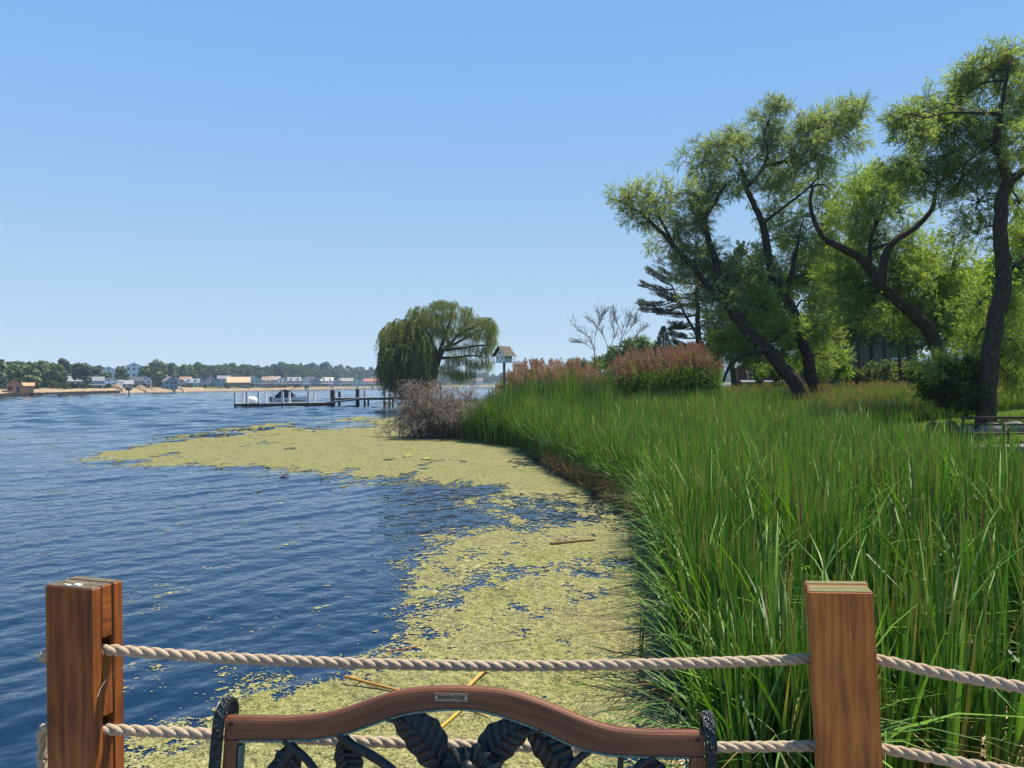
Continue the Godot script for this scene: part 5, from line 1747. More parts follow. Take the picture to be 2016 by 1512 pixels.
func build_dock() -> void:
	# low float on the left, ramp, then the higher fixed pier to the point
	var a := on(461.0, 802.0)
	var b := on(660.0, 799.0)
	a.y = 0.0
	b.y = 0.0
	var along := (b - a).normalized()
	var back := Vector3(along.z, 0, -along.x)
	if back.z > 0: back = -back
	var t := thing("floating_dock", "long low gray dock section with white posts at its left end, beside the covered boat", "dock", a, "")
	var n := int((b - a).length() / 0.6)
	var wide := 2.6
	for i in n:
		var g := Geo.new()
		var c := a + along * (0.3 + 0.6 * i) + back * wide * 0.5 + Vector3(0, 0.50, 0)
		g.box(Transform3D(Basis(along, Vector3.UP, along.cross(Vector3.UP)), c), Vector3(0.57, 0.05, wide), 0.005)
		build(g, "plank", M.dock_wood, t)
	for k in [0.0, 1.0]:
		var g := Geo.new()
		bar(g, a + back * wide * k + Vector3(0, 0.28, 0), b + back * wide * k + Vector3(0, 0.28, 0), 0.08, 0.38)
		build(g, "side_beam", M.dark_wood, t)
	var g2 := Geo.new()
	bar(g2, a + Vector3(0, 0.28, 0), a + back * wide + Vector3(0, 0.28, 0), 0.08, 0.38)
	build(g2, "end_beam", M.dark_wood, t)
	# pilings: [px, top y, set back, radius, dark]
	var k := 0
	var names := ["leftmost white mooring post of the low dock", "short white post behind the leftmost mooring post", "thick white post in front of the low dock near its left end", "white post in front of the boat's stern cover", "white post just behind the boat cover", "white post standing before the middle of the boat hull", "white post behind the bow rail of the boat", "white post midway along the empty part of the low dock", "white post behind the empty part of the low dock", "thick dark post where the ramp begins", "short post at the back of the ramp foot", "tall dark post where the ramp meets the high pier", "short pale post on the high pier right of the tall one", "pale post near the right end of the high pier", "rightmost short pale post on the high pier"]
	for e in [[463, 773, 0, 0.14, 0], [479, 774, 1, 0.12, 0], [486, 771.5, -0.1, 0.15, 0], [509, 772, 0, 0.14, 0], [523, 772, 1, 0.12, 0], [556, 771.5, 0, 0.14, 0], [570, 772, 1, 0.13, 0], [607, 771, 0, 0.15, 0], [619, 770, 1, 0.13, 0], [654.5, 767, -0.1, 0.26, 1], [668, 770, 1, 0.15, 1], [703.5, 765, -0.1, 0.22, 1], [718, 769, 1, 0.14, 0], [757, 768, 0, 0.19, 0], [767, 769, 1, 0.16, 0]]:
		var q := clampf((e[0] - 461.0) / 199.0, 0, 1.7)
		var kx: float = (float(e[0]) - 1008.0) / F
		var foot: Vector3 = a + along * ((-kx * a.z - a.x) / (along.x + kx * along.z))
		if e[2] == 1: 
			foot += back * (wide + 0.15)
			foot.x = (float(e[0]) - 1008.0) / F * -foot.z
		else: foot += back * (-0.15)
		var top := at(e[0], e[1], -foot.z).y
		var p := thing("dock_post", names[k], "post", Vector3(foot.x, 0, foot.z), "posts of the dock")
		var g := Geo.new()
		g.tube(PackedVector3Array([Vector3(0, -1.0, 0), Vector3(0, 0.5, 0)]), PackedFloat32Array([e[3] * 1.3, e[3] * 1.3]), 10)
		part(g, "piling", M.dark_wood, p)
		g = Geo.new()
		g.tube(PackedVector3Array([Vector3(0, 0.5, 0), Vector3(0, top - 0.1, 0)]), PackedFloat32Array([e[3] * 1.32, e[3] * 1.27]), 10)
		part(g, "shaft", M.dark_wood if e[4] else M.white_paint, p)
		g = Geo.new()
		g.tube(PackedVector3Array([Vector3(0, top - 0.1, 0), Vector3(0, top, 0), Vector3(0, top + 0.1, 0)]), PackedFloat32Array([e[3] * 1.4, e[3] * 1.4, 0.02]), 10)
		part(g, "cap", M.white_paint, p)
		k += 1
	# high pier
	var c := at(652.0, 784.0, -b.z)
	var e2 := at(818.0, 783.0, -b.z - 2.0)
	var y := 1.12
	c.y = y
	e2.y = y
	t = thing("high_pier", "raised gray pier running from the ramp to the weeping willow point", "pier", Vector3(c.x, 0, c.z), "")
	along = (e2 - c).normalized()
	back = Vector3(along.z, 0, -along.x)
	if back.z > 0: back = -back
	n = int((e2 - c).length() / 0.5)
	for i in n:
		var g := Geo.new()
		g.box(Transform3D(Basis(along, Vector3.UP, along.cross(Vector3.UP)), c + along * (0.25 + 0.5 * i) + back * 0.9 + Vector3(0, 0.03, 0)), Vector3(0.46, 0.05, 1.8), 0.005)
		build(g, "plank", M.dock_wood, t)
	for s in [0.0, 1.8]:
		var g := Geo.new()
		bar(g, c + back * s + Vector3(0, -0.14, 0), e2 + back * s + Vector3(0, -0.14, 0), 0.10, 0.26)
		build(g, "beam", M.dark_wood, t)
	for px in [718.0, 767.0]:
		for s in [0.1, 1.7]:
			var g := Geo.new()
			var f: Vector3 = c + along * ((px - 652.0) / 166.0 * (e2 - c).length()) + back * s
			bar(g, Vector3(f.x, -1.0, f.z), Vector3(f.x, y - 0.2, f.z), 0.24, 0.24, Vector3.RIGHT)
			build(g, "leg", M.dark_wood, t)
	# ramp
	t = thing("dock_ramp", "sloping gray gangway ramp joining the low dock to the high pier", "ramp", b, "")
	var r0 := at(638.0, 794.0, -b.z - 1.6)
	var r1 := at(706.0, 786.0, -b.z - 1.6)
	for s in [0.0, 1.0]:
		var g := Geo.new()
		bar(g, r0 + back * s, r1 + back * s, 0.08, 0.22)
		build(g, "stringer", M.grey, t)
	for i in 12:
		var g := Geo.new()
		var p := r0.lerp(r1, (i + 0.5) / 12.0)
		bar(g, p + Vector3(0, 0.13, 0), p + back + Vector3(0, 0.13, 0), 0.32, 0.03)
		build(g, "plank", M.dock_wood, t)
	# white railing behind the willow foot
	t = thing("white_railing", "white railing panel on the shore at the end of the high pier", "railing", at(792.0, 786.0, 113.0), "")
	for i in 3:
		var g := Geo.new()
		var p := at(791.0 + 13.0 * i, 784.0, 113.0)
		bar(g, p, p + Vector3(0, 1.35, 0), 0.14, 0.14, Vector3.RIGHT)
		build(g, "rail_post", M.white_paint, t)
	for h in 7:
		var g := Geo.new()
		bar(g, at(791.0, 782.0, 113.0) + Vector3(0, 0.15 + h * 0.16, 0), at(817.0, 782.0, 113.0) + Vector3(0, 0.15 + h * 0.16, 0), 0.05, 0.13)
		build(g, "slat", M.white_paint, t)
	# mast-like pole seen over the dock
	var g := Geo.new()
	g.tube(PackedVector3Array([at(702.0, 775.0, 118.0) + Vector3(0, -3, 0), at(702.0, 744.0, 118.0)]), PackedFloat32Array([0.09, 0.06]), 6)
	tag(build(g, "flag_pole", M.white_paint), "thin white pole rising behind the tall dark dock post", "pole")
	# boat
	var bp := on(556.0, 796.0) + Vector3(0, 0, -5.2)
	t = thing("covered_boat", "white runabout with navy canopy and flat navy top moored behind the low dock", "boat", bp, "")
	t.rotation.y = 0.05
	boat_hull(t, 6.2, 2.2, 0.95, M.gel)
	g = Geo.new()
	g.box(Transform3D(Basis(), Vector3(0.2, 0.55, 1.02)), Vector3(4.6, 0.10, 0.18), 0.02)
	part(g, "stripe", M.grey, t)
	# canopy over the cockpit: a raked tent
	g = Geo.new()
	var rings := []
	for i in 7:
		var s := i / 6.0
		var x := lerpf(-2.6, 0.6, s)
		var h := 0.9 + 1.5 * sin(PI * clampf(s * 0.80 + 0.10, 0, 1)) * (0.95 if s < 0.85 else 0.8)
		rings.append(PackedVector3Array([Vector3(x, 0.85, -0.98), Vector3(x, h * 0.86, -0.8), Vector3(x, h, -0.4), Vector3(x, h + 0.03, 0.0), Vector3(x, h, 0.4), Vector3(x, h * 0.86, 0.8), Vector3(x, 0.85, 0.98)]))
	g.loft(rings)
	part(g, "canopy", M.navy, t)
	g = Geo.new()
	rings = []
	for i in 7:
		var s := i / 6.0
		var x := lerpf(-4.6, 1.2, s)
		var h := 2.75 + 0.35 * s
		rings.append(PackedVector3Array([Vector3(x, h, -1.1), Vector3(x, h + 0.14, -0.7), Vector3(x, h + 0.2, 0), Vector3(x, h + 0.14, 0.7), Vector3(x, h, 1.1), Vector3(x, h - 0.06, 0)]))
	g.loft(rings)
	part(g, "bimini_top", M.navy, t)
	for s in [-1.0, 1.0]:
		for x in [[-2.2, -4.0], [-2.0, 0.8], [0.2, -1.6]]:
			g = Geo.new()
			g.tube(PackedVector3Array([Vector3(x[0], 0.9, s * 1.0), Vector3(x[1], 2.85, s * 1.05)]), PackedFloat32Array([0.03, 0.03]), 5)
			part(g, "bimini_strut", M.grey, t)
	g = Geo.new()
	for s in [-1.0, 1.0]:
		g.tube(PackedVector3Array([Vector3(0.9, 1.5, s * 0.95), Vector3(2.0, 1.65, s * 0.75), Vector3(2.9, 1.75, s * 0.25)]), PackedFloat32Array([0.03, 0.03, 0.03]), 5)
		for x in [[0.9, 0.95], [1.6, 0.85], [2.3, 0.6], [2.9, 0.25]]:
			g.tube(PackedVector3Array([Vector3(x[0], 0.95, s * x[1]), Vector3(x[0], 1.55 + 0.1 * x[0] * 0.7, s * x[1])]), PackedFloat32Array([0.03, 0.03]), 5)
	part(g, "bow_rail", M.white_paint, t)
	g = Geo.new()
	g.box(Transform3D(Basis(Vector3.BACK, 0.1), Vector3(-3.35, 0.7, 0)), Vector3(0.5, 0.9, 0.5), 0.08)
	part(g, "outboard_motor", M.dark_wood, t)
	# white bundle on the dock
	g = Geo.new()
	sphere(g, Vector3.ZERO, 0.75, 14, 9, Color.WHITE, Vector3(1.1, 0.85, 0.7))
	for i in g.v.size():
		g.v[i] += g.n[i] * 0.12 * fine.get_noise_3dv(g.v[i] * 3.0)
	var bundle := build(g, "covered_bundle", M.gel)
	bundle.position = Vector3((496.0 - 1008.0) / F * (1.5 - a.z), 0.9, a.z - 1.5)
	tag(bundle, "rounded white covered bundle on the low dock beside the boat stern", "bundle")

# ------------------------------------------------------------------ plumed reeds, dead bush, bare shrub
func plume_mesh(s: int) -> Array:
	var g := Geo.new()
	var h := Geo.new()
	var r := RandomNumberGenerator.new()
	r.seed = s
	for k in 3:
		var off := Vector3(r.randf_range(-0.25, 0.25), 0, r.randf_range(-0.25, 0.25))
		var tall := r.randf_range(3.2, 4.4)
		var lean := Vector3(r.randf_range(-0.1, 0.1), 0, r.randf_range(-0.1, 0.1))
		var top := off + Vector3(0, tall, 0) + lean * tall
		g.tube(PackedVector3Array([off, off.lerp(top, 0.5), top]), PackedFloat32Array([0.012, 0.010, 0.005]), 3, Color(0.20, 0.17, 0.08))
		for i in 13:
			var t := r.randf_range(0.25, 0.84)
			var a := r.randf() * TAU
			var d := Vector3(cos(a), 0.75, sin(a)).normalized()
			g.leaf(off.lerp(top, t), d, Vector3(-cos(a) * 0.6, 0.8, -sin(a) * 0.6).normalized(), r.randf_range(0.35, 0.6), 0.05, Color(0.06, 0.13, 0.045).lerp(Color(0.13, 0.22, 0.06), r.randf()))
		for i in 30:
			var t := r.randf()
			var a := r.randf() * TAU
			var d := Vector3(cos(a) * 0.45 + 0.25, 0.9, sin(a) * 0.45).normalized()
			h.leaf(top + Vector3(0.12 * t, -0.5 * t + 0.08, 0), d, d.cross(Vector3(r.randfn(), r.randfn(), r.randfn())).normalized(), r.randf_range(0.10, 0.22), 0.035, Color(0.70, 0.62, 0.62).lerp(Color(1.2, 1.15, 1.15), r.randf()))
	return [g.done(), h.done()]

func build_mid_plants() -> void:
	var plumes := [plume_mesh(700), plume_mesh(701), plume_mesh(702)]
	# [left px, right px, near, far, count, top profile scale, label]
	var beds := [[985.0, 1178.0, 43.5, 50.0, 430, "stand of plumed reeds with pinkish brown heads right of the birdhouse", 0.93, 1.04], [1188.0, 1412.0, 45.0, 53.0, 560, "stand of plumed reeds with darker brown heads and shaded foot before the pine", 0.95, 1.0]]
	for e in beds:
		var stand := mass("plumed_reeds", e[5])
		for k in 3:
			var places := []
			var tints := []
			var ptints := []
			for i in e[4] / 3:
				var d := rng.randf_range(e[2], e[3])
				var u := rng.randf()
				var x: float = (lerpf(e[0], e[1], u) - 1008.0) / F * d
				var edge := clampf(minf(u, 1.0 - u) * 5.0, 0, 1)
				var s := rng.randf_range(0.88, 1.06) * lerpf(0.74, 1.0, sqrt(edge)) * float(e[6])
				places.append(Transform3D(Basis(Vector3.UP, rng.randf_range(-0.6, 0.6)).scaled(Vector3(e[7], s, 1)), Vector3(x, maxf(0.0, land(x, -d)) - 0.05, -d)))
				tints.append(Color(0.85, 0.9, 0.9).lerp(Color(1.2, 1.1, 1.0), rng.randf()))
				ptints.append(Color(0.36, 0.225, 0.14).lerp(Color(0.54, 0.38, 0.26), rng.randf()) * (1.05 if e[0] < 1100.0 else 0.9))
			scatter("stems", plumes[k][0], M.leaves, places, tints, stand)
			scatter("plumes", plumes[k][1], M.plume, places, ptints, stand)
	# dead stalks at the water's edge
	var dead := shoot(770, 10, 1.1, 0.5, 1.0, false)
	var places := []
	var tints := []
	for i in 420:
		var d := rng.randf_range(16.0, 28.0)
		var x := shore_x(d) + rng.randf_range(-0.35, 0.35)
		places.append(Transform3D(Basis(Vector3.UP, rng.randf() * TAU).scaled(Vector3(1, rng.randf_range(0.4, 1.0), 1)), Vector3(x, -0.03, -d)))
		tints.append(Color(0.8, 0.75, 0.7).lerp(Color(1.25, 1.1, 0.95), rng.randf()))
	tag(scatter("dead_stalks", dead, M.thatch, places, tints), "brown dead stalks at the bend of the reed edge", "", "", "stuff")

	# --- dead bush: a gray tangle of arching twigs
	var d := 45.5
	var foot := on(885.0, 858.0)
	var t := thing("dead_bush", "gray leafless tangled bush hanging over the water left of the cattails", "bush", foot, "")
	var r := RandomNumberGenerator.new()
	r.seed = 31
	var stems := Geo.new()
	var twigs := Geo.new()
	for i in 110:
		var a := r.randf() * TAU
		var root := at(882.0 + r.randfn() * 38.0, 852.0, 44.2 + r.randf_range(-0.9, 1.6))
		root.y = 0.0
		var reach := r.randf_range(0.7, 3.0)
		var tip := root + Vector3(cos(a) * reach - 0.1, r.randf_range(0.15, 3.8) * (1.0 - 0.16 * reach), sin(a) * reach * 0.7)
		var mid := root.lerp(tip, 0.5) + Vector3(-cos(a) * 0.1, 0.75, -sin(a) * 0.1)
		var path := smooth_path([root, mid, tip], 5)
		stems.tube(path, tapered(path.size(), 0.035, 0.014), 4)
		for j in 40:
			var u := r.randf_range(0.1, 1.0) * (path.size() - 1.001)
			var k := int(u)
			var p := path[k].lerp(path[k + 1], u - k)
			var dir := Vector3(r.randfn(), r.randfn() * 0.6, r.randfn()).normalized()
			var ln := r.randf_range(0.3, 0.95)
			var q := p + dir * ln * 0.5 + Vector3(0, 0.08, 0)
			var e := p + dir * ln + Vector3(0, -0.12 * ln, 0)
			if e.y < 0.02: e.y = 0.02
			twigs.tube(PackedVector3Array([p, q, e]), PackedFloat32Array([0.014, 0.011, 0.006]), 3)
			for w in 3:
				var dd := (dir + Vector3(r.randfn(), r.randfn(), r.randfn()) * 0.8).normalized()
				var s := p.lerp(e, r.randf_range(0.3, 1.0))
				twigs.tube(PackedVector3Array([s, s + dd * r.randf_range(0.12, 0.35)]), PackedFloat32Array([0.009, 0.005]), 3)
	build(stems, "stems", M.dead_wood, t)
	build(twigs, "twigs", M.dead_wood, t)
	# --- a few twigs over the duckweed at its left
	t = thing("drowned_branch", "fine bare branch lying in the duckweed left of the dead bush", "branch", on(770.0, 850.0), "")
	twigs = Geo.new()
	for i in 26:
		var p := on(r.randf_range(735, 815), r.randf_range(838, 858))
		var dir := Vector3(r.randfn(), absf(r.randfn()) * 0.9 + 0.2, r.randfn() * 0.5).normalized()
		var ln := r.randf_range(0.25, 0.7)
		twigs.tube(PackedVector3Array([p, p + dir * ln * 0.6, p + dir * ln + Vector3(0.12, 0.02, 0)]), PackedFloat32Array([0.010, 0.008, 0.004]), 3)
	build(twigs, "twigs", M.dead_wood, t)
	# --- bare shrub
	d = 47.0
	t = thing("bare_shrub", "pale leafless shrub with fine upright twigs between the two stands of plumes", "shrub", plant_at(1175, 770, d), "")
	stems = Geo.new()
	twigs = Geo.new()
	var mains := [[[1168, 775], [1171, 730], [1170, 690], [1160, 665], [1140, 650], [1122, 630]], [[1170, 700], [1172, 660], [1180, 630], [1178, 612]], [[1172, 775], [1185, 740], [1205, 705], [1218, 690], [1225, 655], [1232, 620]], [[1200, 712], [1195, 680], [1185, 655], [1172, 640], [1160, 628]], [[1218, 690], [1240, 675], [1258, 655], [1268, 645]], [[1170, 690], [1150, 676], [1132, 674]], [[1225, 655], [1212, 630], [1208, 612]], [[1230, 660], [1246, 640], [1252, 625]], [[1180, 640], [1190, 615]], [[1222, 670], [1236, 640], [1240, 615]], [[1196, 690], [1210, 660], [1200, 625]]]
	for e in mains:
		var path := limb(stems, e, d + r.randf_range(-0.4, 0.4), 0.045 if e.size() > 5 else 0.022, 0.007, 5)
		for j in 32:
			var u := r.randf_range(0.3, 1.0) * (path.size() - 1.001)
			var k := int(u)
			var p := path[k].lerp(path[k + 1], u - k)
			var dir := ((path[k + 1] - path[k]).normalized() + Vector3(r.randfn() * 0.6, 0.35 + r.randfn() * 0.3, r.randfn() * 0.6)).normalized()
			var ln := r.randf_range(0.25, 0.7)
			var q := p + dir * ln
			twigs.tube(PackedVector3Array([p, p.lerp(q, 0.5) + Vector3(0, -0.03, 0), q]), PackedFloat32Array([0.011, 0.008, 0.004]), 3)
			for w in 3:
				var s := p.lerp(q, r.randf_range(0.3, 0.9))
				var dd := (dir + Vector3(r.randfn(), r.randfn(), r.randfn()) * 0.6).normalized()
				twigs.tube(PackedVector3Array([s, s + dd * r.randf_range(0.1, 0.3)]), PackedFloat32Array([0.007, 0.003]), 3)
	build(stems, "stems", M.bare_wood, t)
	build(twigs, "twigs", M.bare_wood, t)

# ------------------------------------------------------------------ birdhouse
func build_birdhouse() -> void:
	var d := 42.0
	var base := at(992.5, 712.5, d)
	var t := thing("birdhouse", "white bird house with gray shake roof on a slender gray pole above the reeds", "birdhouse", base, "")
	t.rotation.y = -0.72
	t.scale = Vector3.ONE * 1.1
	var g := Geo.new()
	g.tube(PackedVector3Array([Vector3(0, -3.4, 0), Vector3(0, -0.04, 0)]), PackedFloat32Array([0.065, 0.065]), 10)
	part(g, "pole", M.grey, t)
	g = Geo.new()
	g.box(Transform3D(Basis(), Vector3(0, -0.02, 0)), Vector3(0.80, 0.035, 0.86), 0.004)
	part(g, "platform", M.white_paint, t)
	g = Geo.new()
	var hw := 0.27
	var hd := 0.30
	g.box(Transform3D(Basis(), Vector3(0, 0.155, 0)), Vector3(hw * 2, 0.31, hd * 2))
	for s in [-1.0, 1.0]:
		g.tri(Vector3(-hw, 0.31, s * hd), Vector3(hw, 0.31, s * hd), Vector3(0, 0.66, s * hd), Vector3(0, 0, s))
	var walls := part(g, "wall", M.white_paint, t)
	for e in [[0.0, 0.44], [-0.14, 0.2], [0.14, 0.2]]:
		g = Geo.new()
		g.tube(PackedVector3Array([Vector3(e[0], e[1], hd - 0.02), Vector3(e[0], e[1], hd + 0.006)]), PackedFloat32Array([0.04, 0.04]), 12)
		part(g, "entrance_hole", M.dark_wood, walls)
	for s in [-1.0, 1.0]:
		for z in [-0.17, 0.0, 0.17]:
			g = Geo.new()
			g.tube(PackedVector3Array([Vector3(s * (hw - 0.02), 0.19, z), Vector3(s * (hw + 0.006), 0.19, z)]), PackedFloat32Array([0.045, 0.045]), 12)
			part(g, "entrance_hole", M.dark_wood, walls)
		for z in [-0.36, -0.12, 0.12, 0.36]:
			g = Geo.new()
			g.box(Transform3D(Basis(), Vector3(s * 0.37, 0.14, z)), Vector3(0.025, 0.29, 0.025))
			part(g, "porch_post", M.white_paint, t)
		g = Geo.new()
		g.box(Transform3D(Basis(), Vector3(s * 0.37, 0.10, 0)), Vector3(0.018, 0.02, 0.74))
		part(g, "porch_rail", M.white_paint, t)
	# shake roof in courses
	for s in [-1.0, 1.0]:
		var courses := 7
		for c in courses:
			for k in 6:
				g = Geo.new()
				var u := (c + 0.5) / courses
				var p := Vector3(s * lerpf(0.03, 0.43, u), lerpf(0.70, 0.26, u) + 0.02 - 0.002 * c, -0.44 + 0.88 * (k + 0.5 + (0.25 if c % 2 else 0.0) * (1 if k < 5 else 0)) / 6.0)
				g.box(Transform3D(Basis(Vector3.BACK, -s * (0.83 - 0.10)), p), Vector3(0.105, 0.012, 0.143), 0.002)
				part(g, "shingle", M.shake, t)
	g = Geo.new()
	g.box(Transform3D(Basis(), Vector3(0, 0.735, 0)), Vector3(0.08, 0.03, 0.90), 0.005)
	part(g, "ridge_cap", M.shake, t)

# ------------------------------------------------------------------ path, park bench, stump
const PATH := [Vector2(9.0, -31.5), Vector2(12.4, -28.3), Vector2(15.2, -24.6), Vector2(19.5, -21.0), Vector2(28.0, -17.5)]
func path_offset(x: float, z: float) -> float:
	var best := 1e9
	for i in PATH.size() - 1:
		var p := Geometry2D.get_closest_point_to_segment(Vector2(x, z), PATH[i], PATH[i + 1])
		best = minf(best, p.distance_to(Vector2(x, z)))
	return best

func build_park() -> void:
	var pts := []
	for p in PATH: pts.append(p)
	var mid := smooth_2d(pts, 10)
	var left := []
	var right := []
	for i in mid.size():
		var tg: Vector2 = (mid[mini(i + 1, mid.size() - 1)] - mid[maxi(i - 1, 0)]).normalized()
		var nn := Vector2(-tg.y, tg.x)
		left.append(mid[i] + nn * 0.85)
		right.append(mid[i] - nn * 0.85)
	var road := Node3D.new()
	road.name = numbered("path")
	add_child(road)
	tag(road, "pale concrete path curving behind the cattails at the right", "", "", "structure")
	for i in range(0, mid.size() - 1, 2):
		var g := Geo.new()
		var i2 := mini(i + 2, mid.size() - 1)
		var rings := []
		for k in 5:
			var u := lerpf(0.008, 0.992, k / 4.0)
			var j := i + (1 if u > 0.5 else 0)
			j = mini(j, mid.size() - 2)
			var f := clampf(u * 2.0 - (1.0 if u > 0.5 else 0.0), 0, 1)
			var l: Vector2 = left[j].lerp(left[j + 1], f)
			var r: Vector2 = right[j].lerp(right[j + 1], f)
			var m := (l + r) * 0.5
			var h := maxf(land(m.x, m.y), maxf(land(l.x, l.y), land(r.x, r.y))) + 0.05
			rings.append(PackedVector3Array([Vector3(l.x, h - 0.2, l.y), Vector3(l.x, h, l.y), Vector3(r.x, h, r.y), Vector3(r.x, h - 0.2, r.y)]))
		g.loft(rings)
		build(g, "slab", M.concrete, road)
	# park bench by the path
	var o := Vector3(15.3, 0, -25.6)
	o.y = land(o.x, o.z)
	var t := thing("park_bench", "dark timber park bench beside the path at the right edge", "bench", o, "")
	t.rotation.y = -0.25
	for e in [["back_rail", 0.92, 0.0, 0.10], ["back_rail", 0.70, 0.02, 0.07], ["seat_slat", 0.45, 0.12, 0.05], ["seat_slat", 0.45, 0.28, 0.05], ["seat_slat", 0.45, 0.44, 0.05]]:
		var g := Geo.new()
		g.box(Transform3D(Basis(), Vector3(0.6, e[1], e[2])), Vector3(2.5, e[3], 0.05 if e[0] == "back_rail" else 0.13), 0.008)
		part(g, e[0], M.brown_timber, t)
	for x in [-0.58, 0.6, 1.78]:
		for z in [0.0, 0.46]:
			var g := Geo.new()
			g.box(Transform3D(Basis(), Vector3(x, 0.46 if z == 0.0 else 0.3, z)), Vector3(0.07, 0.92 if z == 0.0 else 0.66, 0.07), 0.006)
			part(g, "leg", M.brown_timber, t)
		var g2 := Geo.new()
		g2.tube(smooth_path([Vector3(x, 0.95, -0.02), Vector3(x - 0.02, 0.74, 0.12), Vector3(x, 0.66, 0.35), Vector3(x, 0.60, 0.52)], 4), tapered(13, 0.035, 0.03), 6)
		part(g2, "armrest", M.brown_timber, t)
	# boulders behind it
	var labels := ["pale boulder behind the park bench, nearest the great willow", "second pale boulder behind the park bench", "third pale boulder behind the park bench toward the right edge", "largest pale boulder behind the park bench", "small boulder at the left end of the park bench"]
	for i in 5:
		var g := Geo.new()
		sphere(g, Vector3.ZERO, 1.0, 14, 9, Color.WHITE, Vector3(0.40 + 0.06 * i, 0.24 + 0.03 * (i % 3), 0.3))
		for k in g.v.size():
			g.v[k] *= 1.0 + 0.22 * fine.get_noise_3dv(g.v[k] * 2.2 + Vector3(i * 7, 0, 0))
		var b := build(g, "boulder", M.concrete)
		var x := 14.9 + 0.85 * i
		b.position = Vector3(x, land(x, -27.2) + 0.18, -27.2 - 0.2 * (i % 2))
		tag(b, labels[i], "boulder", "boulders behind the park bench")
	# old stump with roots
	o = plant_at(1852, 830, 27.0)
	t = thing("old_stump", "dark ragged stump with brown broken side at the left of the great willow", "stump", o, "")
	var g := Geo.new()
	var rings := []
	for i in 7:
		var u := i / 6.0
		var ring := PackedVector3Array()
		for k in 18:
			var a := TAU * k / 18.0
			var rr := lerpf(0.85, 0.42, sqrt(u)) * (1.0 + 0.3 * fine.get_noise_2d(cos(a) * 1.4 + 3.0, sin(a) * 1.4 + u * 0.6))
			ring.append(o + Vector3(cos(a) * rr, u * (0.85 + 0.25 * fine.get_noise_2d(a * 2.0, 5.0)), sin(a) * rr))
		rings.append(ring)
	g.loft(rings)
	build(g, "trunk", M.bark, t)
	for i in 6:
		g = Geo.new()
		var a := TAU * i / 6.0 + 0.3
		var p := o + Vector3(cos(a) * 0.6, 0.35, sin(a) * 0.6)
		var path := smooth_path([p, p + Vector3(cos(a) * 0.4, 0.05, sin(a) * 0.4), p + Vector3(cos(a + 0.4) * 0.9, -0.32, sin(a + 0.4) * 0.9)], 4)
		g.tube(path, tapered(path.size(), 0.14, 0.04), 6)
		build(g, "root", M.bark, t)

# ------------------------------------------------------------------ things afloat
func stick(called: String, label: String, category: String, pts: Array, r0: float, r1: float, col: Color, lift := 0.02) -> void:
	var g := Geo.new()
	var w := []
	for p in pts:
		var q := on(p[0], p[1])
		q.y = wave(q.x, q.z) + lift + (float(p[2]) if p.size() > 2 else 0.0)
		w.append(q)
	var path := smooth_path(w, 5)
	g.tube(path, tapered(path.size(), r0, r1), 8, col, null, 0.06, rng)
	tag(build(g, called, M.thatch), label, category, "")

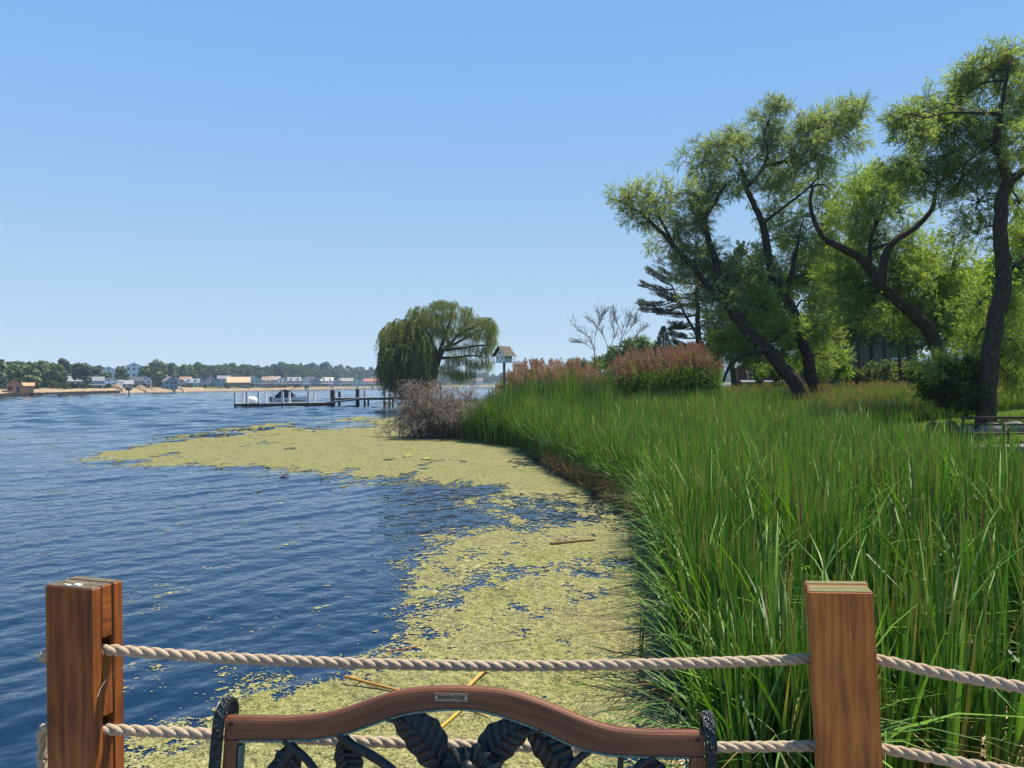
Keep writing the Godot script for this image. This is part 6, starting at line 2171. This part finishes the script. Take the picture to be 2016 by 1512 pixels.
func build_floating() -> void:
	stick("driftwood", "brown driftwood log lying in the duckweed below the dark reed shadow", "log", [[1085, 1074], [1115, 1071], [1145, 1068], [1172, 1066]], 0.042, 0.016, Color(0.10, 0.06, 0.035), 0.025)
	stick("sunken_stem", "long greenish sunken stem across the duckweed above the rope", "stem", [[950, 1271], [985, 1266], [1040, 1259]], 0.022, 0.014, Color(0.14, 0.14, 0.03), 0.008)
	stick("sunken_stem", "gray olive sunken stem tip right of the longer greenish one", "stem", [[1095, 1255], [1140, 1250], [1182, 1247]], 0.016, 0.022, Color(0.15, 0.15, 0.07), 0.008)
	stick("red_stalk", "thin reddish stalk floating at the left rim of the duckweed", "stalk", [[762, 1283], [800, 1278], [832, 1271]], 0.009, 0.006, Color(0.26, 0.08, 0.06), 0.012)
	stick("dry_stalk", "orange dry stalk sticking out left from behind the bench crest", "stalk", [[680, 1348, 0.05], [720, 1356, 0.03], [790, 1368]], 0.017, 0.014, Color(0.36, 0.19, 0.05), 0.03)
	stick("dry_stalk", "short tan stalk end between the rope and the bench crest", "stalk", [[963, 1327, 0.04], [945, 1340, 0.02], [905, 1375]], 0.019, 0.016, Color(0.42, 0.26, 0.08), 0.03)
	stick("dry_stalk", "bright yellow dry stalk seen between the two large iron leaves", "stalk", [[912, 1400], [880, 1428], [845, 1458]], 0.013, 0.014, Color(0.45, 0.28, 0.05), 0.03)
	stick("dry_stalk", "thin brown twig in the duckweed right of the bright yellow stalk", "stalk", [[920, 1402], [940, 1408], [962, 1417]], 0.006, 0.004, Color(0.20, 0.11, 0.03), 0.02)
	# stake
	var g := Geo.new()
	var p := on(823.0, 860.0)
	g.tube(PackedVector3Array([p + Vector3(0, -0.4, 0), p + Vector3(0.01, 0.5, 0), p + Vector3(-0.02, 0.95, 0)]), PackedFloat32Array([0.085, 0.08, 0.07]), 9, Color.WHITE, null, 0.08, rng)
	tag(build(g, "wooden_stake", M.bark), "weathered wooden stake standing in the duckweed before the dead bush", "stake")
	# lily pads
	var names := ["yellow lily pad in the duckweed nearest the reed edge", "yellow green lily pad right beside the other yellow one", "dark curled lily pad at the left of the yellow pads", "dark floating leaf in the middle of the large duckweed raft", "small dark leaf at the left part of the large duckweed raft", "small dark leaf near the top rim of the large duckweed raft", "tiny dark leaf on the water below the large duckweed raft"]
	var k := 0
	for e in [[803, 900, 0.22, Color(0.20, 0.20, 0.03)], [840, 905, 0.24, Color(0.17, 0.185, 0.03)], [766, 905, 0.24, Color(0.10, 0.12, 0.03)], [572, 885, 0.28, Color(0.05, 0.055, 0.025)], [484, 846, 0.28, Color(0.06, 0.06, 0.03)], [543, 857, 0.25, Color(0.06, 0.06, 0.03)], [560, 939, 0.14, Color(0.03, 0.03, 0.025)]]:
		g = Geo.new()
		p = on(e[0], e[1])
		var n := 16
		for i in n - 1:
			var a := TAU * i / n + 0.2
			var b := TAU * (i + 1) / n + 0.2
			var c := p + Vector3(0, 0.03, 0)
			g.tri(c, c + Vector3(cos(a) * e[2], 0.035 + 0.03 * sin(a * 3.0), sin(a) * e[2] * 1.2), c + Vector3(cos(b) * e[2], 0.035 + 0.03 * sin(b * 3.0), sin(b) * e[2] * 1.2), Vector3.UP, e[3])
		tag(build(g, "lily_pad", M.plain), names[k], "lily pad", "floating leaves on the duckweed")
		k += 1
	# muddy clod at the reed foot
	g = Geo.new()
	sphere(g, Vector3.ZERO, 0.24, 16, 10, Color(0.035, 0.026, 0.018), Vector3(0.8, 0.7, 1.5))
	for i in g.v.size():
		g.v[i] *= 1.0 + 0.45 * fine.get_noise_3dv(g.v[i] * 7.0)
	for i in 14:
		var a := rng.randf() * TAU
		var s := Vector3(cos(a) * 0.12, 0.1, sin(a) * 0.2)
		g.tube(smooth_path([s, s + Vector3(cos(a) * 0.2 - 0.1, 0.08, sin(a) * 0.2), s + Vector3(cos(a) * 0.4 - 0.22, -0.12, sin(a) * 0.4)], 3), tapered(7, 0.012, 0.004), 4, Color(0.16, 0.10, 0.05))
	var clod := build(g, "mud_clod", M.thatch)
	clod.position = on(1328.0, 1382.0) + Vector3(0.05, 0.04, 0)
	tag(clod, "dark muddy root clod at the foot of the reed edge right of the bench crest", "mud clod")

# ------------------------------------------------------------------ rope fence
var post_frames := []
func build_posts() -> void:
	var w := 0.184
	var th := 0.038
	var specs := [
		{"edge": [181.0, 1161.0, 2.34], "turn": -0.33, "lean": 0.004, "ropes": [1279.0, 1437.0], "step": 0.0, "label": "brown stained timber fence post at the lower left, its right side split by rope slots", "m": M.post0, "top": M.end_grain},
		{"edge": [1719.0, 1167.0, 2.36], "turn": -0.27, "lean": 0.05, "ropes": [1299.0, 1470.0], "step": -0.003, "label": "orange brown timber fence post at the lower right before the cattails, its top mossy", "m": M.post1, "top": M.end_grain_mossy},
		{"edge": [2310.0, 1200.0, 2.02], "turn": -0.95, "lean": 0.0, "ropes": [1408.0, 1570.0], "step": 0.0, "label": "fence post at the far right end where both ropes finish", "m": M.post1, "top": M.end_grain},
	]
	for sp in specs:
		var b := Basis(Vector3.BACK, sp.lean) * Basis(Vector3.UP, sp.turn)
		var edge := at(sp.edge[0], sp.edge[1], sp.edge[2])
		var top := edge - b * Vector3(w * 0.5, 0, th * 1.5)
		var t := thing("fence_post", sp.label, "post", top, "posts of the rope fence")
		t.basis = b
		post_frames.append(Transform3D(b, top))
		var ln := 1.15
		var gaps := []
		for y in sp.ropes:
			gaps.append(top.y - at(sp.edge[0], y, sp.edge[2]).y)
		# outer planks
		for s in [-1.0, 1.0]:
			var g := Geo.new()
			var drop: float = 0.0 if s > 0.0 else float(sp.step)
			g.box(Transform3D(Basis(), Vector3(0, -ln * 0.5 - drop, s * (th + 0.002))), Vector3(w, ln, th), 0.003, Color.WHITE, Vector2(s * 0.13 + sp.turn, 0.2))
			part(g, "plank", sp.m, t)
			g = Geo.new()
			g.box(Transform3D(Basis(), Vector3(0, 0.001 - drop, s * (th + 0.002))), Vector3(w - 0.007, 0.003, th - 0.007), 0.001)
			part(g, "end_grain", sp.top, t)
		# middle plank in three lengths with slots for the ropes
		var cuts := [0.0, gaps[0] - 0.022, gaps[0] + 0.024, gaps[1] - 0.022, gaps[1] + 0.024, ln]
		for k in 3:
			var y0: float = cuts[k * 2]
			var y1: float = cuts[k * 2 + 1]
			var g := Geo.new()
			g.box(Transform3D(Basis(), Vector3(0, -(y0 + y1) * 0.5 - (0.001 if k == 0 else 0.0), 0)), Vector3(w - 0.006, y1 - y0, th), 0.002, Color.WHITE, Vector2(0.31 * k, 0.4))
			part(g, "plank", sp.m, t)
			if k == 0:
				g = Geo.new()
				g.box(Transform3D(Basis(), Vector3(0, -0.0002, 0)), Vector3(w - 0.012, 0.003, th - 0.003), 0.001)
				part(g, "end_grain", sp.top, t)
	# bird droppings on the left post
	var g := Geo.new()
	for e in [[0.01, 0.035, 0.010], [-0.012, 0.045, 0.007], [0.02, 0.03, 0.005], [-0.03, 0.04, 0.004], [0.03, 0.045, 0.004]]:
		sphere(g, Vector3(e[0], 0.004, e[1]), e[2], 9, 6, Color(0.75, 0.75, 0.72), Vector3(1.3, 0.3, 0.9))
	part(g, "bird_dropping", M.plain, get_node("fence_post"))
	# spider thread on the left post
	g = Geo.new()
	var a := at(192.0, 1372.0, 2.33)
	var path := smooth_path([a, at(204.0, 1345.0, 2.36), at(232.0, 1320.0, 2.40), at(266.0, 1303.0, 2.43)], 5)
	g.tube(path, tapered(path.size(), 0.00045, 0.0002), 4)
	tag(build(g, "spider_thread", M.thread), "pale spider thread strung from the left fence post to the upper rope", "thread")

func rope(t: Node3D, pts: Array, radius: float, seed_: int) -> void:
	var path := smooth_path(pts, 8)
	# resample at even steps
	var even := PackedVector3Array([path[0]])
	var step := 0.006
	var carry := 0.0
	for i in path.size() - 1:
		var seg := path[i + 1] - path[i]
		var ln := seg.length()
		var q := step - carry
		while q < ln:
			even.append(path[i] + seg * (q / ln))
			q += step
		carry = ln - (q - step)
	var lay := 0.118
	var r := RandomNumberGenerator.new()
	r.seed = seed_
	var up := Vector3.UP
	var frames := []
	for i in even.size():
		var tg := (even[mini(i + 1, even.size() - 1)] - even[maxi(i - 1, 0)]).normalized()
		var side := tg.cross(up).normalized()
		frames.append([side, side.cross(tg).normalized(), tg])
	for k in 3:
		var g := Geo.new()
		var sp := PackedVector3Array()
		var rr := PackedFloat32Array()
		for i in even.size():
			var a := TAU * (i * step / lay + k / 3.0)
			sp.append(even[i] + (frames[i][0] * cos(a) - frames[i][1] * sin(a)) * radius * 0.50)
			rr.append(radius * 0.56)
		g.tube(sp, rr, 10)
		build(g, "strand", M.rope, t)
	var fg := Geo.new()
	for i in int(even.size() * 1.6):
		var j := r.randi() % (even.size() - 2)
		var a := r.randf() * TAU
		var d: Vector3 = frames[j][0] * cos(a) + frames[j][1] * sin(a)
		var p := even[j] + d * radius * 0.95
		var q: Vector3 = p + (d * 0.6 + frames[j][2] * r.randf_range(-1.5, 1.5)).normalized() * r.randf_range(0.004, 0.012)
		fg.tube(PackedVector3Array([p, q]), PackedFloat32Array([0.00035, 0.0002]), 3)
	tag(build(fg, "fibres", M.fibre, t), "", "", "", "stuff")

func build_ropes() -> void:
	var specs := [
		["upper twisted beige rope running from post to post above the bench", [[86, 1296, 2.50], [100, 1284, 2.44], [150, 1280, 2.41], [208, 1279, 2.40], [350, 1289, 2.42], [500, 1298, 2.43], [750, 1307, 2.44], [1000, 1311, 2.44], [1250, 1308, 2.43], [1450, 1303, 2.45], [1605, 1297, 2.475], [1668, 1296, 2.45], [1735, 1300, 2.42], [1850, 1325, 2.34], [2016, 1354, 2.20], [2250, 1404, 2.05]]],
		["lower twisted beige rope passing behind the bench back", [[84, 1530, 2.50], [84, 1470, 2.50], [90, 1432, 2.47], [150, 1434, 2.41], [208, 1436, 2.40], [415, 1445, 2.42], [680, 1458, 2.44], [900, 1466, 2.44], [1130, 1471, 2.44], [1415, 1471, 2.45], [1610, 1469, 2.475], [1680, 1470, 2.45], [1748, 1476, 2.42], [1880, 1500, 2.33], [2016, 1524, 2.21], [2250, 1568, 2.06]]],
	]
	var k := 0
	for e in specs:
		var pts := []
		for p in e[1]:
			pts.append(at(p[0], p[1], p[2]))
		var t := thing("rope", e[0], "rope", pts[3], "ropes of the fence")
		rope(t, pts, 0.0165, 70 + k)
		k += 1

# ------------------------------------------------------------------ the garden bench
var bench_o := Vector3.ZERO
var bench_b := Basis()
func bench_uv(px: float, py: float) -> Vector2:
	var r := ray(px, py)
	var nn := bench_b.z
	var q := EYE + r * ((bench_o - EYE).dot(nn) / r.dot(nn)) - bench_o
	return Vector2(q.dot(bench_b.x), q.dot(bench_b.y))

func v_at(curve: Array, u: float) -> float:
	for i in range(1, curve.size()):
		if u <= curve[i].x:
			return lerpf(curve[i - 1].y, curve[i].y, (u - curve[i - 1].x) / (curve[i].x - curve[i - 1].x))
	return curve[curve.size() - 1].y

func iron_leaf(t: Node3D, base_px: Vector2, tip_px: Vector2, width_px: float, ribs: int, bend: float, lift := 0.0) -> void:
	var a := bench_uv(base_px.x, base_px.y)
	var b := bench_uv(tip_px.x, tip_px.y)
	var ax := b - a
	var side := Vector2(-ax.y, ax.x).normalized()
	var wd := width_px / 775.0 * 0.5
	var g := Geo.new()
	var ns := 72
	var nt := 30
	var top := []
	for i in ns + 1:
		var s := float(i) / ns
		var row := PackedVector3Array()
		for j in nt + 1:
			var q := float(j) / nt * 2.0 - 1.0
			var hw := wd * pow(maxf(sin(PI * pow(s, 0.85)), 0.0), 0.72) + 0.002
			hw *= 1.0 + 0.05 * sin(s * ribs * TAU * 0.5)
			var c := a + ax * s + side * (bend * ax.length() * sin(PI * s) + q * hw)
			var ph := s * ribs - absf(q) * 0.85
			var ridge := exp(-pow((ph - roundf(ph)) / 0.16, 2.0)) * (1.0 - 0.3 * absf(q))
			var vein := exp(-pow(q / 0.09, 2.0))
			var h := -0.009 * q * q + 0.0052 * ridge + 0.0045 * vein + lift
			row.append(Vector3(c.x, c.y, h - 0.012))
		top.append(row)
	for i in ns:
		for j in nt:
			var ps := [top[i][j], top[i][j + 1], top[i + 1][j + 1], top[i + 1][j]]
			var nn: Vector3 = (ps[1] - ps[0]).cross(ps[3] - ps[0])
			if nn.z < 0: nn = -nn
			nn = nn.normalized()
			var q := float(j) / nt * 2.0 - 1.0
			var ph := float(i) / ns * ribs - absf(q) * 0.85
			var ridge := exp(-pow((ph - roundf(ph)) / 0.10, 2.0))
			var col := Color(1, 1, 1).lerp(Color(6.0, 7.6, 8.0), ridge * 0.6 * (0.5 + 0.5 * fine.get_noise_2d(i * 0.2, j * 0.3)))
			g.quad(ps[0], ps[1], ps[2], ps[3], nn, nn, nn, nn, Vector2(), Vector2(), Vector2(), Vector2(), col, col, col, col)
			var bk := Vector3(0, 0, -0.010)
			g.face(ps[0] + bk, ps[1] + bk, ps[2] + bk, ps[3] + bk, Color.WHITE, Vector3(0, 0, -1))
	# rim
	for i in ns:
		for j in [0, nt]:
			g.face(top[i][j], top[i + 1][j], top[i + 1][j] + Vector3(0, 0, -0.010), top[i][j] + Vector3(0, 0, -0.010), Color.WHITE)
	part(g, "iron_leaf", M.iron, t)

func iron_branch(t: Node3D, pts: Array, r0: float, r1: float) -> void:
	var w := []
	for p in pts:
		var q := bench_uv(p[0], p[1])
		w.append(Vector3(q.x, q.y, -0.014))
	var path := smooth_path(w, 6)
	var g := Geo.new()
	g.tube(path, tapered(path.size(), r0, r1), 10)
	for k in 3:
		var ridge := PackedVector3Array()
		for i in path.size():
			var u := float(i) / (path.size() - 1)
			ridge.append(path[i] + Vector3(0.0, (k - 1) * lerpf(r0, r1, u) * 0.6, lerpf(r0, r1, u) * (0.85 if k == 1 else 0.65)))
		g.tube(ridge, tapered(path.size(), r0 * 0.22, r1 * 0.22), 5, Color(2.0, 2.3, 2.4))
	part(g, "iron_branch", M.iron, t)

func build_bench() -> void:
	var l := at(440.0, 1408.0, 2.13)
	var r := at(1388.0, 1436.0, 2.01)
	bench_o = (l + r) * 0.5
	var x := (r - l).normalized()
	var away := x.cross(Vector3.UP).normalized()
	if away.z > 0: away = -away
	var lean := deg_to_rad(11.0)
	var y := (x.cross(-away) * -1.0).normalized()
	if y.y < 0: y = -y
	y = (y * cos(lean) + away * sin(lean)).normalized()
	bench_b = Basis(x, y, x.cross(y).normalized())
	var t := thing("garden_bench", "garden bench back with curved mahogany crest rail and dark cast iron leaves", "bench", bench_o, "")
	t.basis = bench_b
	# crest rail
	var top_px := [[444, 1396.5], [503, 1398], [565, 1398], [627, 1393], [673, 1382.5], [725, 1364.5], [771.5, 1350], [813, 1342], [864, 1338.7], [916, 1339.2], [967.6, 1342.3], [1009, 1349], [1060.5, 1364.5], [1112, 1385], [1163.7, 1405.8], [1215, 1419.7], [1277, 1425.4], [1330, 1426], [1386, 1427]]
	var low_px := [[444, 1456], [467, 1456], [530, 1456], [606, 1454], [668, 1445], [715, 1430], [761, 1413.5], [800, 1403], [838.6, 1397], [880, 1394], [916, 1394], [950, 1398], [983, 1406], [1030, 1422], [1071, 1439], [1132.7, 1467.7], [1170, 1478], [1205, 1484], [1280, 1487.5], [1354.6, 1489], [1386, 1489]]
	var top := []
	for p in top_px: top.append(bench_uv(p[0], p[1] + 14.0))
	top = smooth_2d(top, 5)
	var low := []
	for p in low_px: low.append(bench_uv(p[0], p[1]))
	low = smooth_2d(low, 5)
	var u0: float = top[0].x
	var u1: float = top[top.size() - 1].x
	var rings := []
	var lining := []
	var n := 90
	for i in n + 1:
		var u := lerpf(u0, u1, float(i) / n)
		var vt := v_at(top, u)
		var vb := v_at(low, u)
		rings.append(PackedVector3Array([Vector3(u, vb, 0), Vector3(u, vt - 0.016, 0), Vector3(u, vt - 0.009, -0.0015), Vector3(u, vt - 0.003, -0.006), Vector3(u, vt, -0.013), Vector3(u, vt, -0.030), Vector3(u, vt - 0.004, -0.037), Vector3(u, vt - 0.014, -0.042), Vector3(u, vb, -0.042)]))
		lining.append(PackedVector3Array([Vector3(u, vb - 0.0025, -0.004), Vector3(u, vb - 0.0025, -0.036), Vector3(u, vb - 0.0085, -0.036), Vector3(u, vb - 0.0085, -0.004)]))
	var g := Geo.new()
	g.loft(rings)
	var rail := part(g, "crest_rail", M.mahogany, t)
	g = Geo.new()
	g.loft(lining.slice(2, n - 1))
	part(g, "iron_lining", M.verdigris, t)
	# stiles
	var stile_w := bench_uv(467, 1456).x - u0
	for s in [0, 1]:
		var ua := u0 if s == 0 else u1 - stile_w
		var vb: float = v_at(low, ua + stile_w * 0.5) - 0.001
		g = Geo.new()
		g.box(Transform3D(Basis(), Vector3(ua + stile_w * 0.5, vb - 0.20, -0.021)), Vector3(stile_w, 0.40, 0.040), 0.002)
		part(g, "stile", M.mahogany, t)
		g = Geo.new()
		var ui := ua + stile_w + 0.006 if s == 0 else ua - 0.006
		g.box(Transform3D(Basis(), Vector3(ui, vb - 0.21, -0.02)), Vector3(0.006, 0.39, 0.032), 0.001)
		part(g, "iron_lining", M.verdigris, t)
		# plug
		var pc := bench_uv(454.7, 1425.5) if s == 0 else bench_uv(1374.0, 1457.0)
		g = Geo.new()
		g.tube(PackedVector3Array([Vector3(pc.x, pc.y, -0.003), Vector3(pc.x, pc.y, 0.0012)]), PackedFloat32Array([0.0075, 0.0065]), 16)
		part(g, "bolt_plug", M.screw, rail)
		g = Geo.new()
		g.tube(PackedVector3Array([Vector3(pc.x, pc.y, 0.0), Vector3(pc.x, pc.y, 0.0018)]), PackedFloat32Array([0.004, 0.0036]), 12)
		part(g, "bolt_plug", M.mahogany, rail)
	# iron end frames: a strap that rises outside the stile and curls away over the top
	for s in [0, 1]:
		var uc := u0 - 0.0155 if s == 0 else u1 + 0.0155
		var vt: float = v_at(top, clampf(uc, u0, u1))
		var prof := smooth_path([Vector3(0, vt - 0.75, 0.03), Vector3(0, vt - 0.55, 0.02), Vector3(0, vt - 0.30, 0.014), Vector3(0, vt - 0.10, 0.010), Vector3(0, vt - 0.01, 0.004), Vector3(0, vt + 0.022, -0.012), Vector3(0, vt + 0.034, -0.036), Vector3(0, vt + 0.030, -0.062), Vector3(0, vt + 0.012, -0.080), Vector3(0, vt - 0.008, -0.082), Vector3(0, vt - 0.016, -0.068)], 6)
		rings = []
		var bumps := Geo.new()
		for i in prof.size():
			var tg := (prof[mini(i + 1, prof.size() - 1)] - prof[maxi(i - 1, 0)]).normalized()
			var nn := Vector3(0, -tg.z, tg.y)
			var hw := 0.0150
			var c := prof[i] + Vector3(uc, 0, 0)
			rings.append(PackedVector3Array([c + Vector3(-hw, 0, 0) + nn * 0.005, c + Vector3(-hw * 0.8, 0, 0) + nn * 0.003, c + Vector3(hw * 0.8, 0, 0) + nn * 0.003, c + Vector3(hw, 0, 0) + nn * 0.005, c + Vector3(hw, 0, 0) - nn * 0.005, c + Vector3(-hw, 0, 0) - nn * 0.005]))
			if i % 1 == 0:
				for q in 3:
					var off := Vector3((q - 1) * 0.0070 + 0.003 * sin(i * 2.1 + q), 0, 0)
					var sz := 0.0028 + 0.0014 * sin(i * 1.7 + q * 2.0)
					var along := tg * 0.006 * sin(i * 1.3 + q)
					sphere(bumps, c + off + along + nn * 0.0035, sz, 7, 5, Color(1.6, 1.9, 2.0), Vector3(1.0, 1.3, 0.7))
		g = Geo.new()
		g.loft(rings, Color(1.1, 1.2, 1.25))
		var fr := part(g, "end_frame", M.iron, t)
		part(bumps, "scroll_relief", M.iron, fr)
	# maker's plate
	var pa := bench_uv(855, 1372.5)
	var pb := bench_uv(921.5, 1374.0)
	var pm := (pa + pb) * 0.5
	var pw := (pb - pa).length()
	var plate := Node3D.new()
	plate.name = "maker_plate"
	t.add_child(plate, true)
	plate.position = Vector3(pm.x, pm.y, 0.0)
	plate.rotation.z = (pb - pa).angle()
	g = Geo.new()
	g.box(Transform3D(Basis(), Vector3(0, 0, 0.0015)), Vector3(pw, 0.0225, 0.003), 0.001)
	part(g, "plate", M.plate, plate)
	for e in [[0, 0.0102, pw - 0.003, 0.0011], [0, -0.0102, pw - 0.003, 0.0011], [-pw * 0.5 + 0.002, 0, 0.0011, 0.019], [pw * 0.5 - 0.002, 0, 0.0011, 0.019]]:
		g = Geo.new()
		g.box(Transform3D(Basis(), Vector3(e[0], e[1], 0.0032)), Vector3(e[2], e[3], 0.0012))
		part(g, "border", M.screw, plate)
	for s in [-1.0, 1.0]:
		g = Geo.new()
		sphere(g, Vector3(s * (pw * 0.5 - 0.006), 0, 0.003), 0.0026, 10, 6, Color.WHITE, Vector3(1, 1, 0.6))
		part(g, "rivet", M.white_paint, plate)
	var tm := TextMesh.new()
	tm.text = "Berkeley Forge"
	var font := SystemFont.new()
	font.font_names = PackedStringArray(["Droid Serif"])
	font.font_weight = 700
	tm.font = font
	tm.font_size = 32
	tm.pixel_size = 0.001
	tm.depth = 0.02
	tm.curve_step = 1.0
	var lt := MeshInstance3D.new()
	lt.name = "lettering"
	lt.mesh = tm
	lt.material_override = M.ink
	plate.add_child(lt, true)
	var bb := tm.get_aabb()
	lt.scale = Vector3((pw - 0.018) / bb.size.x, 0.0145 / bb.size.y, 0.05)
	lt.position = Vector3(-bb.get_center().x * lt.scale.x, -bb.get_center().y * lt.scale.y, 0.0036)
	# cast leaves, branches and the rose
	iron_leaf(t, Vector2(872, 1525), Vector2(764, 1402), 78, 9, -0.10)
	iron_leaf(t, Vector2(938, 1525), Vector2(1050, 1428), 72, 9, 0.12)
	iron_leaf(t, Vector2(1042, 1438), Vector2(1130, 1548), 66, 8, 0.06, -0.004)
	iron_leaf(t, Vector2(668, 1458), Vector2(692, 1560), 54, 8, 0.02, -0.003)
	iron_leaf(t, Vector2(575, 1470), Vector2(510, 1552), 62, 7, 0.14, -0.003)
	iron_leaf(t, Vector2(1275, 1500), Vector2(1330, 1560), 48, 6, -0.12, -0.003)
	iron_branch(t, [[664, 1446], [690, 1470], [725, 1488], [770, 1520], [800, 1560]], 0.0135, 0.012)
	iron_branch(t, [[558, 1458], [575, 1476], [600, 1498], [625, 1530]], 0.012, 0.010)
	iron_branch(t, [[575, 1476], [560, 1496], [540, 1530]], 0.012, 0.014)
	iron_branch(t, [[1168, 1476], [1145, 1492], [1122, 1516], [1100, 1550]], 0.010, 0.010)
	iron_branch(t, [[1222, 1488], [1222, 1510], [1218, 1550]], 0.008, 0.008)
	iron_branch(t, [[1290, 1490], [1272, 1500], [1255, 1516], [1235, 1550]], 0.012, 0.010)
	iron_branch(t, [[760, 1416], [772, 1418], [790, 1424]], 0.011, 0.008)
	iron_branch(t, [[1066, 1440], [1050, 1440], [1036, 1446]], 0.011, 0.008)
	iron_leaf(t, Vector2(900, 1545), Vector2(750, 1650), 70, 8, 0.10, -0.003)
	iron_leaf(t, Vector2(950, 1545), Vector2(1100, 1655), 70, 8, -0.10, -0.003)
	iron_leaf(t, Vector2(905, 1570), Vector2(850, 1730), 66, 8, 0.08, -0.004)
	iron_leaf(t, Vector2(945, 1570), Vector2(1000, 1735), 66, 8, -0.08, -0.004)
	iron_leaf(t, Vector2(600, 1560), Vector2(560, 1700), 60, 7, 0.08, -0.003)
	iron_leaf(t, Vector2(1240, 1570), Vector2(1290, 1710), 60, 7, -0.08, -0.003)
	iron_branch(t, [[625, 1530], [680, 1600], [760, 1660], [850, 1740]], 0.011, 0.010)
	iron_branch(t, [[1235, 1550], [1170, 1620], [1090, 1680], [1000, 1750]], 0.011, 0.010)
	iron_branch(t, [[540, 1530], [520, 1600], [530, 1690], [590, 1760]], 0.012, 0.009)
	iron_branch(t, [[1330, 1560], [1345, 1640], [1330, 1720], [1280, 1790]], 0.012, 0.009)
	# rose: ruffled petals round a bud
	var c := bench_uv(925, 1533)
	for k in 7:
		var a0 := TAU * k / 7.0 + PI * 0.5 - 0.35
		g = Geo.new()
		var na := 22
		var nr := 10
		var rows := []
		for i in nr + 1:
			var u := float(i) / nr
			var row := PackedVector3Array()
			for j in na + 1:
				var q := float(j) / na * 2.0 - 1.0
				var a := a0 + q * 0.56
				var rr := 0.088 * u * (1.0 - 0.22 * q * q + 0.07 * sin(q * 7.0 + k) * u)
				row.append(Vector3(c.x + cos(a) * rr, c.y + sin(a) * rr, 0.004 + 0.020 * sin(u * PI * 0.8) * (1.0 - 0.5 * q * q) + 0.007 * u * sin(q * 9.0 + k * 2.0) - 0.003 * (k % 2)))
			rows.append(row)
		for i in nr:
			for j in na:
				var nn: Vector3 = (rows[i][j + 1] - rows[i][j]).cross(rows[i + 1][j] - rows[i][j])
				if nn.length_squared() < 1e-16: nn = Vector3(0, 0, 1)
				if nn.z < 0: nn = -nn
				nn = nn.normalized()
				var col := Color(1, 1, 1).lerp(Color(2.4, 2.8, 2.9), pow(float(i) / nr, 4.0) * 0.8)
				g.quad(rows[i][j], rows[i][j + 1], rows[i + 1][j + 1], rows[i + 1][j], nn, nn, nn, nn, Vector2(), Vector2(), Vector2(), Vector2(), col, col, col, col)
				var bk := Vector3(0, 0, -0.008)
				if i > 0:
					g.face(rows[i][j] + bk, rows[i][j + 1] + bk, rows[i + 1][j + 1] + bk, rows[i + 1][j] + bk, Color.WHITE, Vector3(0, 0, -1))
		for j in na:
			g.face(rows[nr][j], rows[nr][j + 1], rows[nr][j + 1] + Vector3(0, 0, -0.008), rows[nr][j] + Vector3(0, 0, -0.008), Color.WHITE)
		part(g, "iron_petal", M.iron, t)
	for k in 5:
		g = Geo.new()
		var a := TAU * k / 5.0 + 0.4
		sphere(g, Vector3(c.x + cos(a) * 0.028, c.y + sin(a) * 0.028, 0.022), 0.024, 14, 9, Color(1.3, 1.4, 1.4), Vector3(1, 1, 0.6))
		part(g, "iron_petal", M.iron, t)
	# what lies below the picture: bottom rail, seat, legs
	g = Geo.new()
	g.box(Transform3D(Basis(), Vector3((u0 + u1) * 0.5, -0.40, -0.02)), Vector3(u1 - u0 - 0.01, 0.05, 0.035), 0.003)
	part(g, "bottom_rail", M.mahogany, t)
	var down := bench_b.inverse() * Vector3.DOWN
	var fwd := bench_b.inverse() * (-away)
	for k in 5:
		g = Geo.new()
		var p := Vector3((u0 + u1) * 0.5, 0, 0) + down * 0.45 + fwd * (0.02 + 0.085 * k)
		var b := Basis(Vector3.RIGHT, -down, Vector3.RIGHT.cross(-down))
		g.box(Transform3D(b, p), Vector3(u1 - u0, 0.025, 0.07), 0.003)
		part(g, "seat_slat", M.mahogany, t)
	for s in [u0 - 0.01, u1 + 0.01]:
		for f in [-0.02, 0.40]:
			g = Geo.new()
			var p: Vector3 = Vector3(s, 0, 0) + down * 0.46 + fwd * f
			g.tube(PackedVector3Array([p, p + down * 0.2, p + down * 0.44]), PackedFloat32Array([0.022, 0.018, 0.022]), 8)
			part(g, "leg", M.iron, t)
	# the deck it stands on
	var deck := Node3D.new()
	deck.name = numbered("deck")
	add_child(deck)
	tag(deck, "timber viewing deck under the bench and the rope fence", "", "", "structure")
	for k in 30:
		g = Geo.new()
		g.box(Transform3D(Basis(), Vector3(0, 1.26, 1.6 - 0.145 * k)), Vector3(5.0, 0.035, 0.139), 0.003)
		build(g, "plank", M.dock_wood, deck)
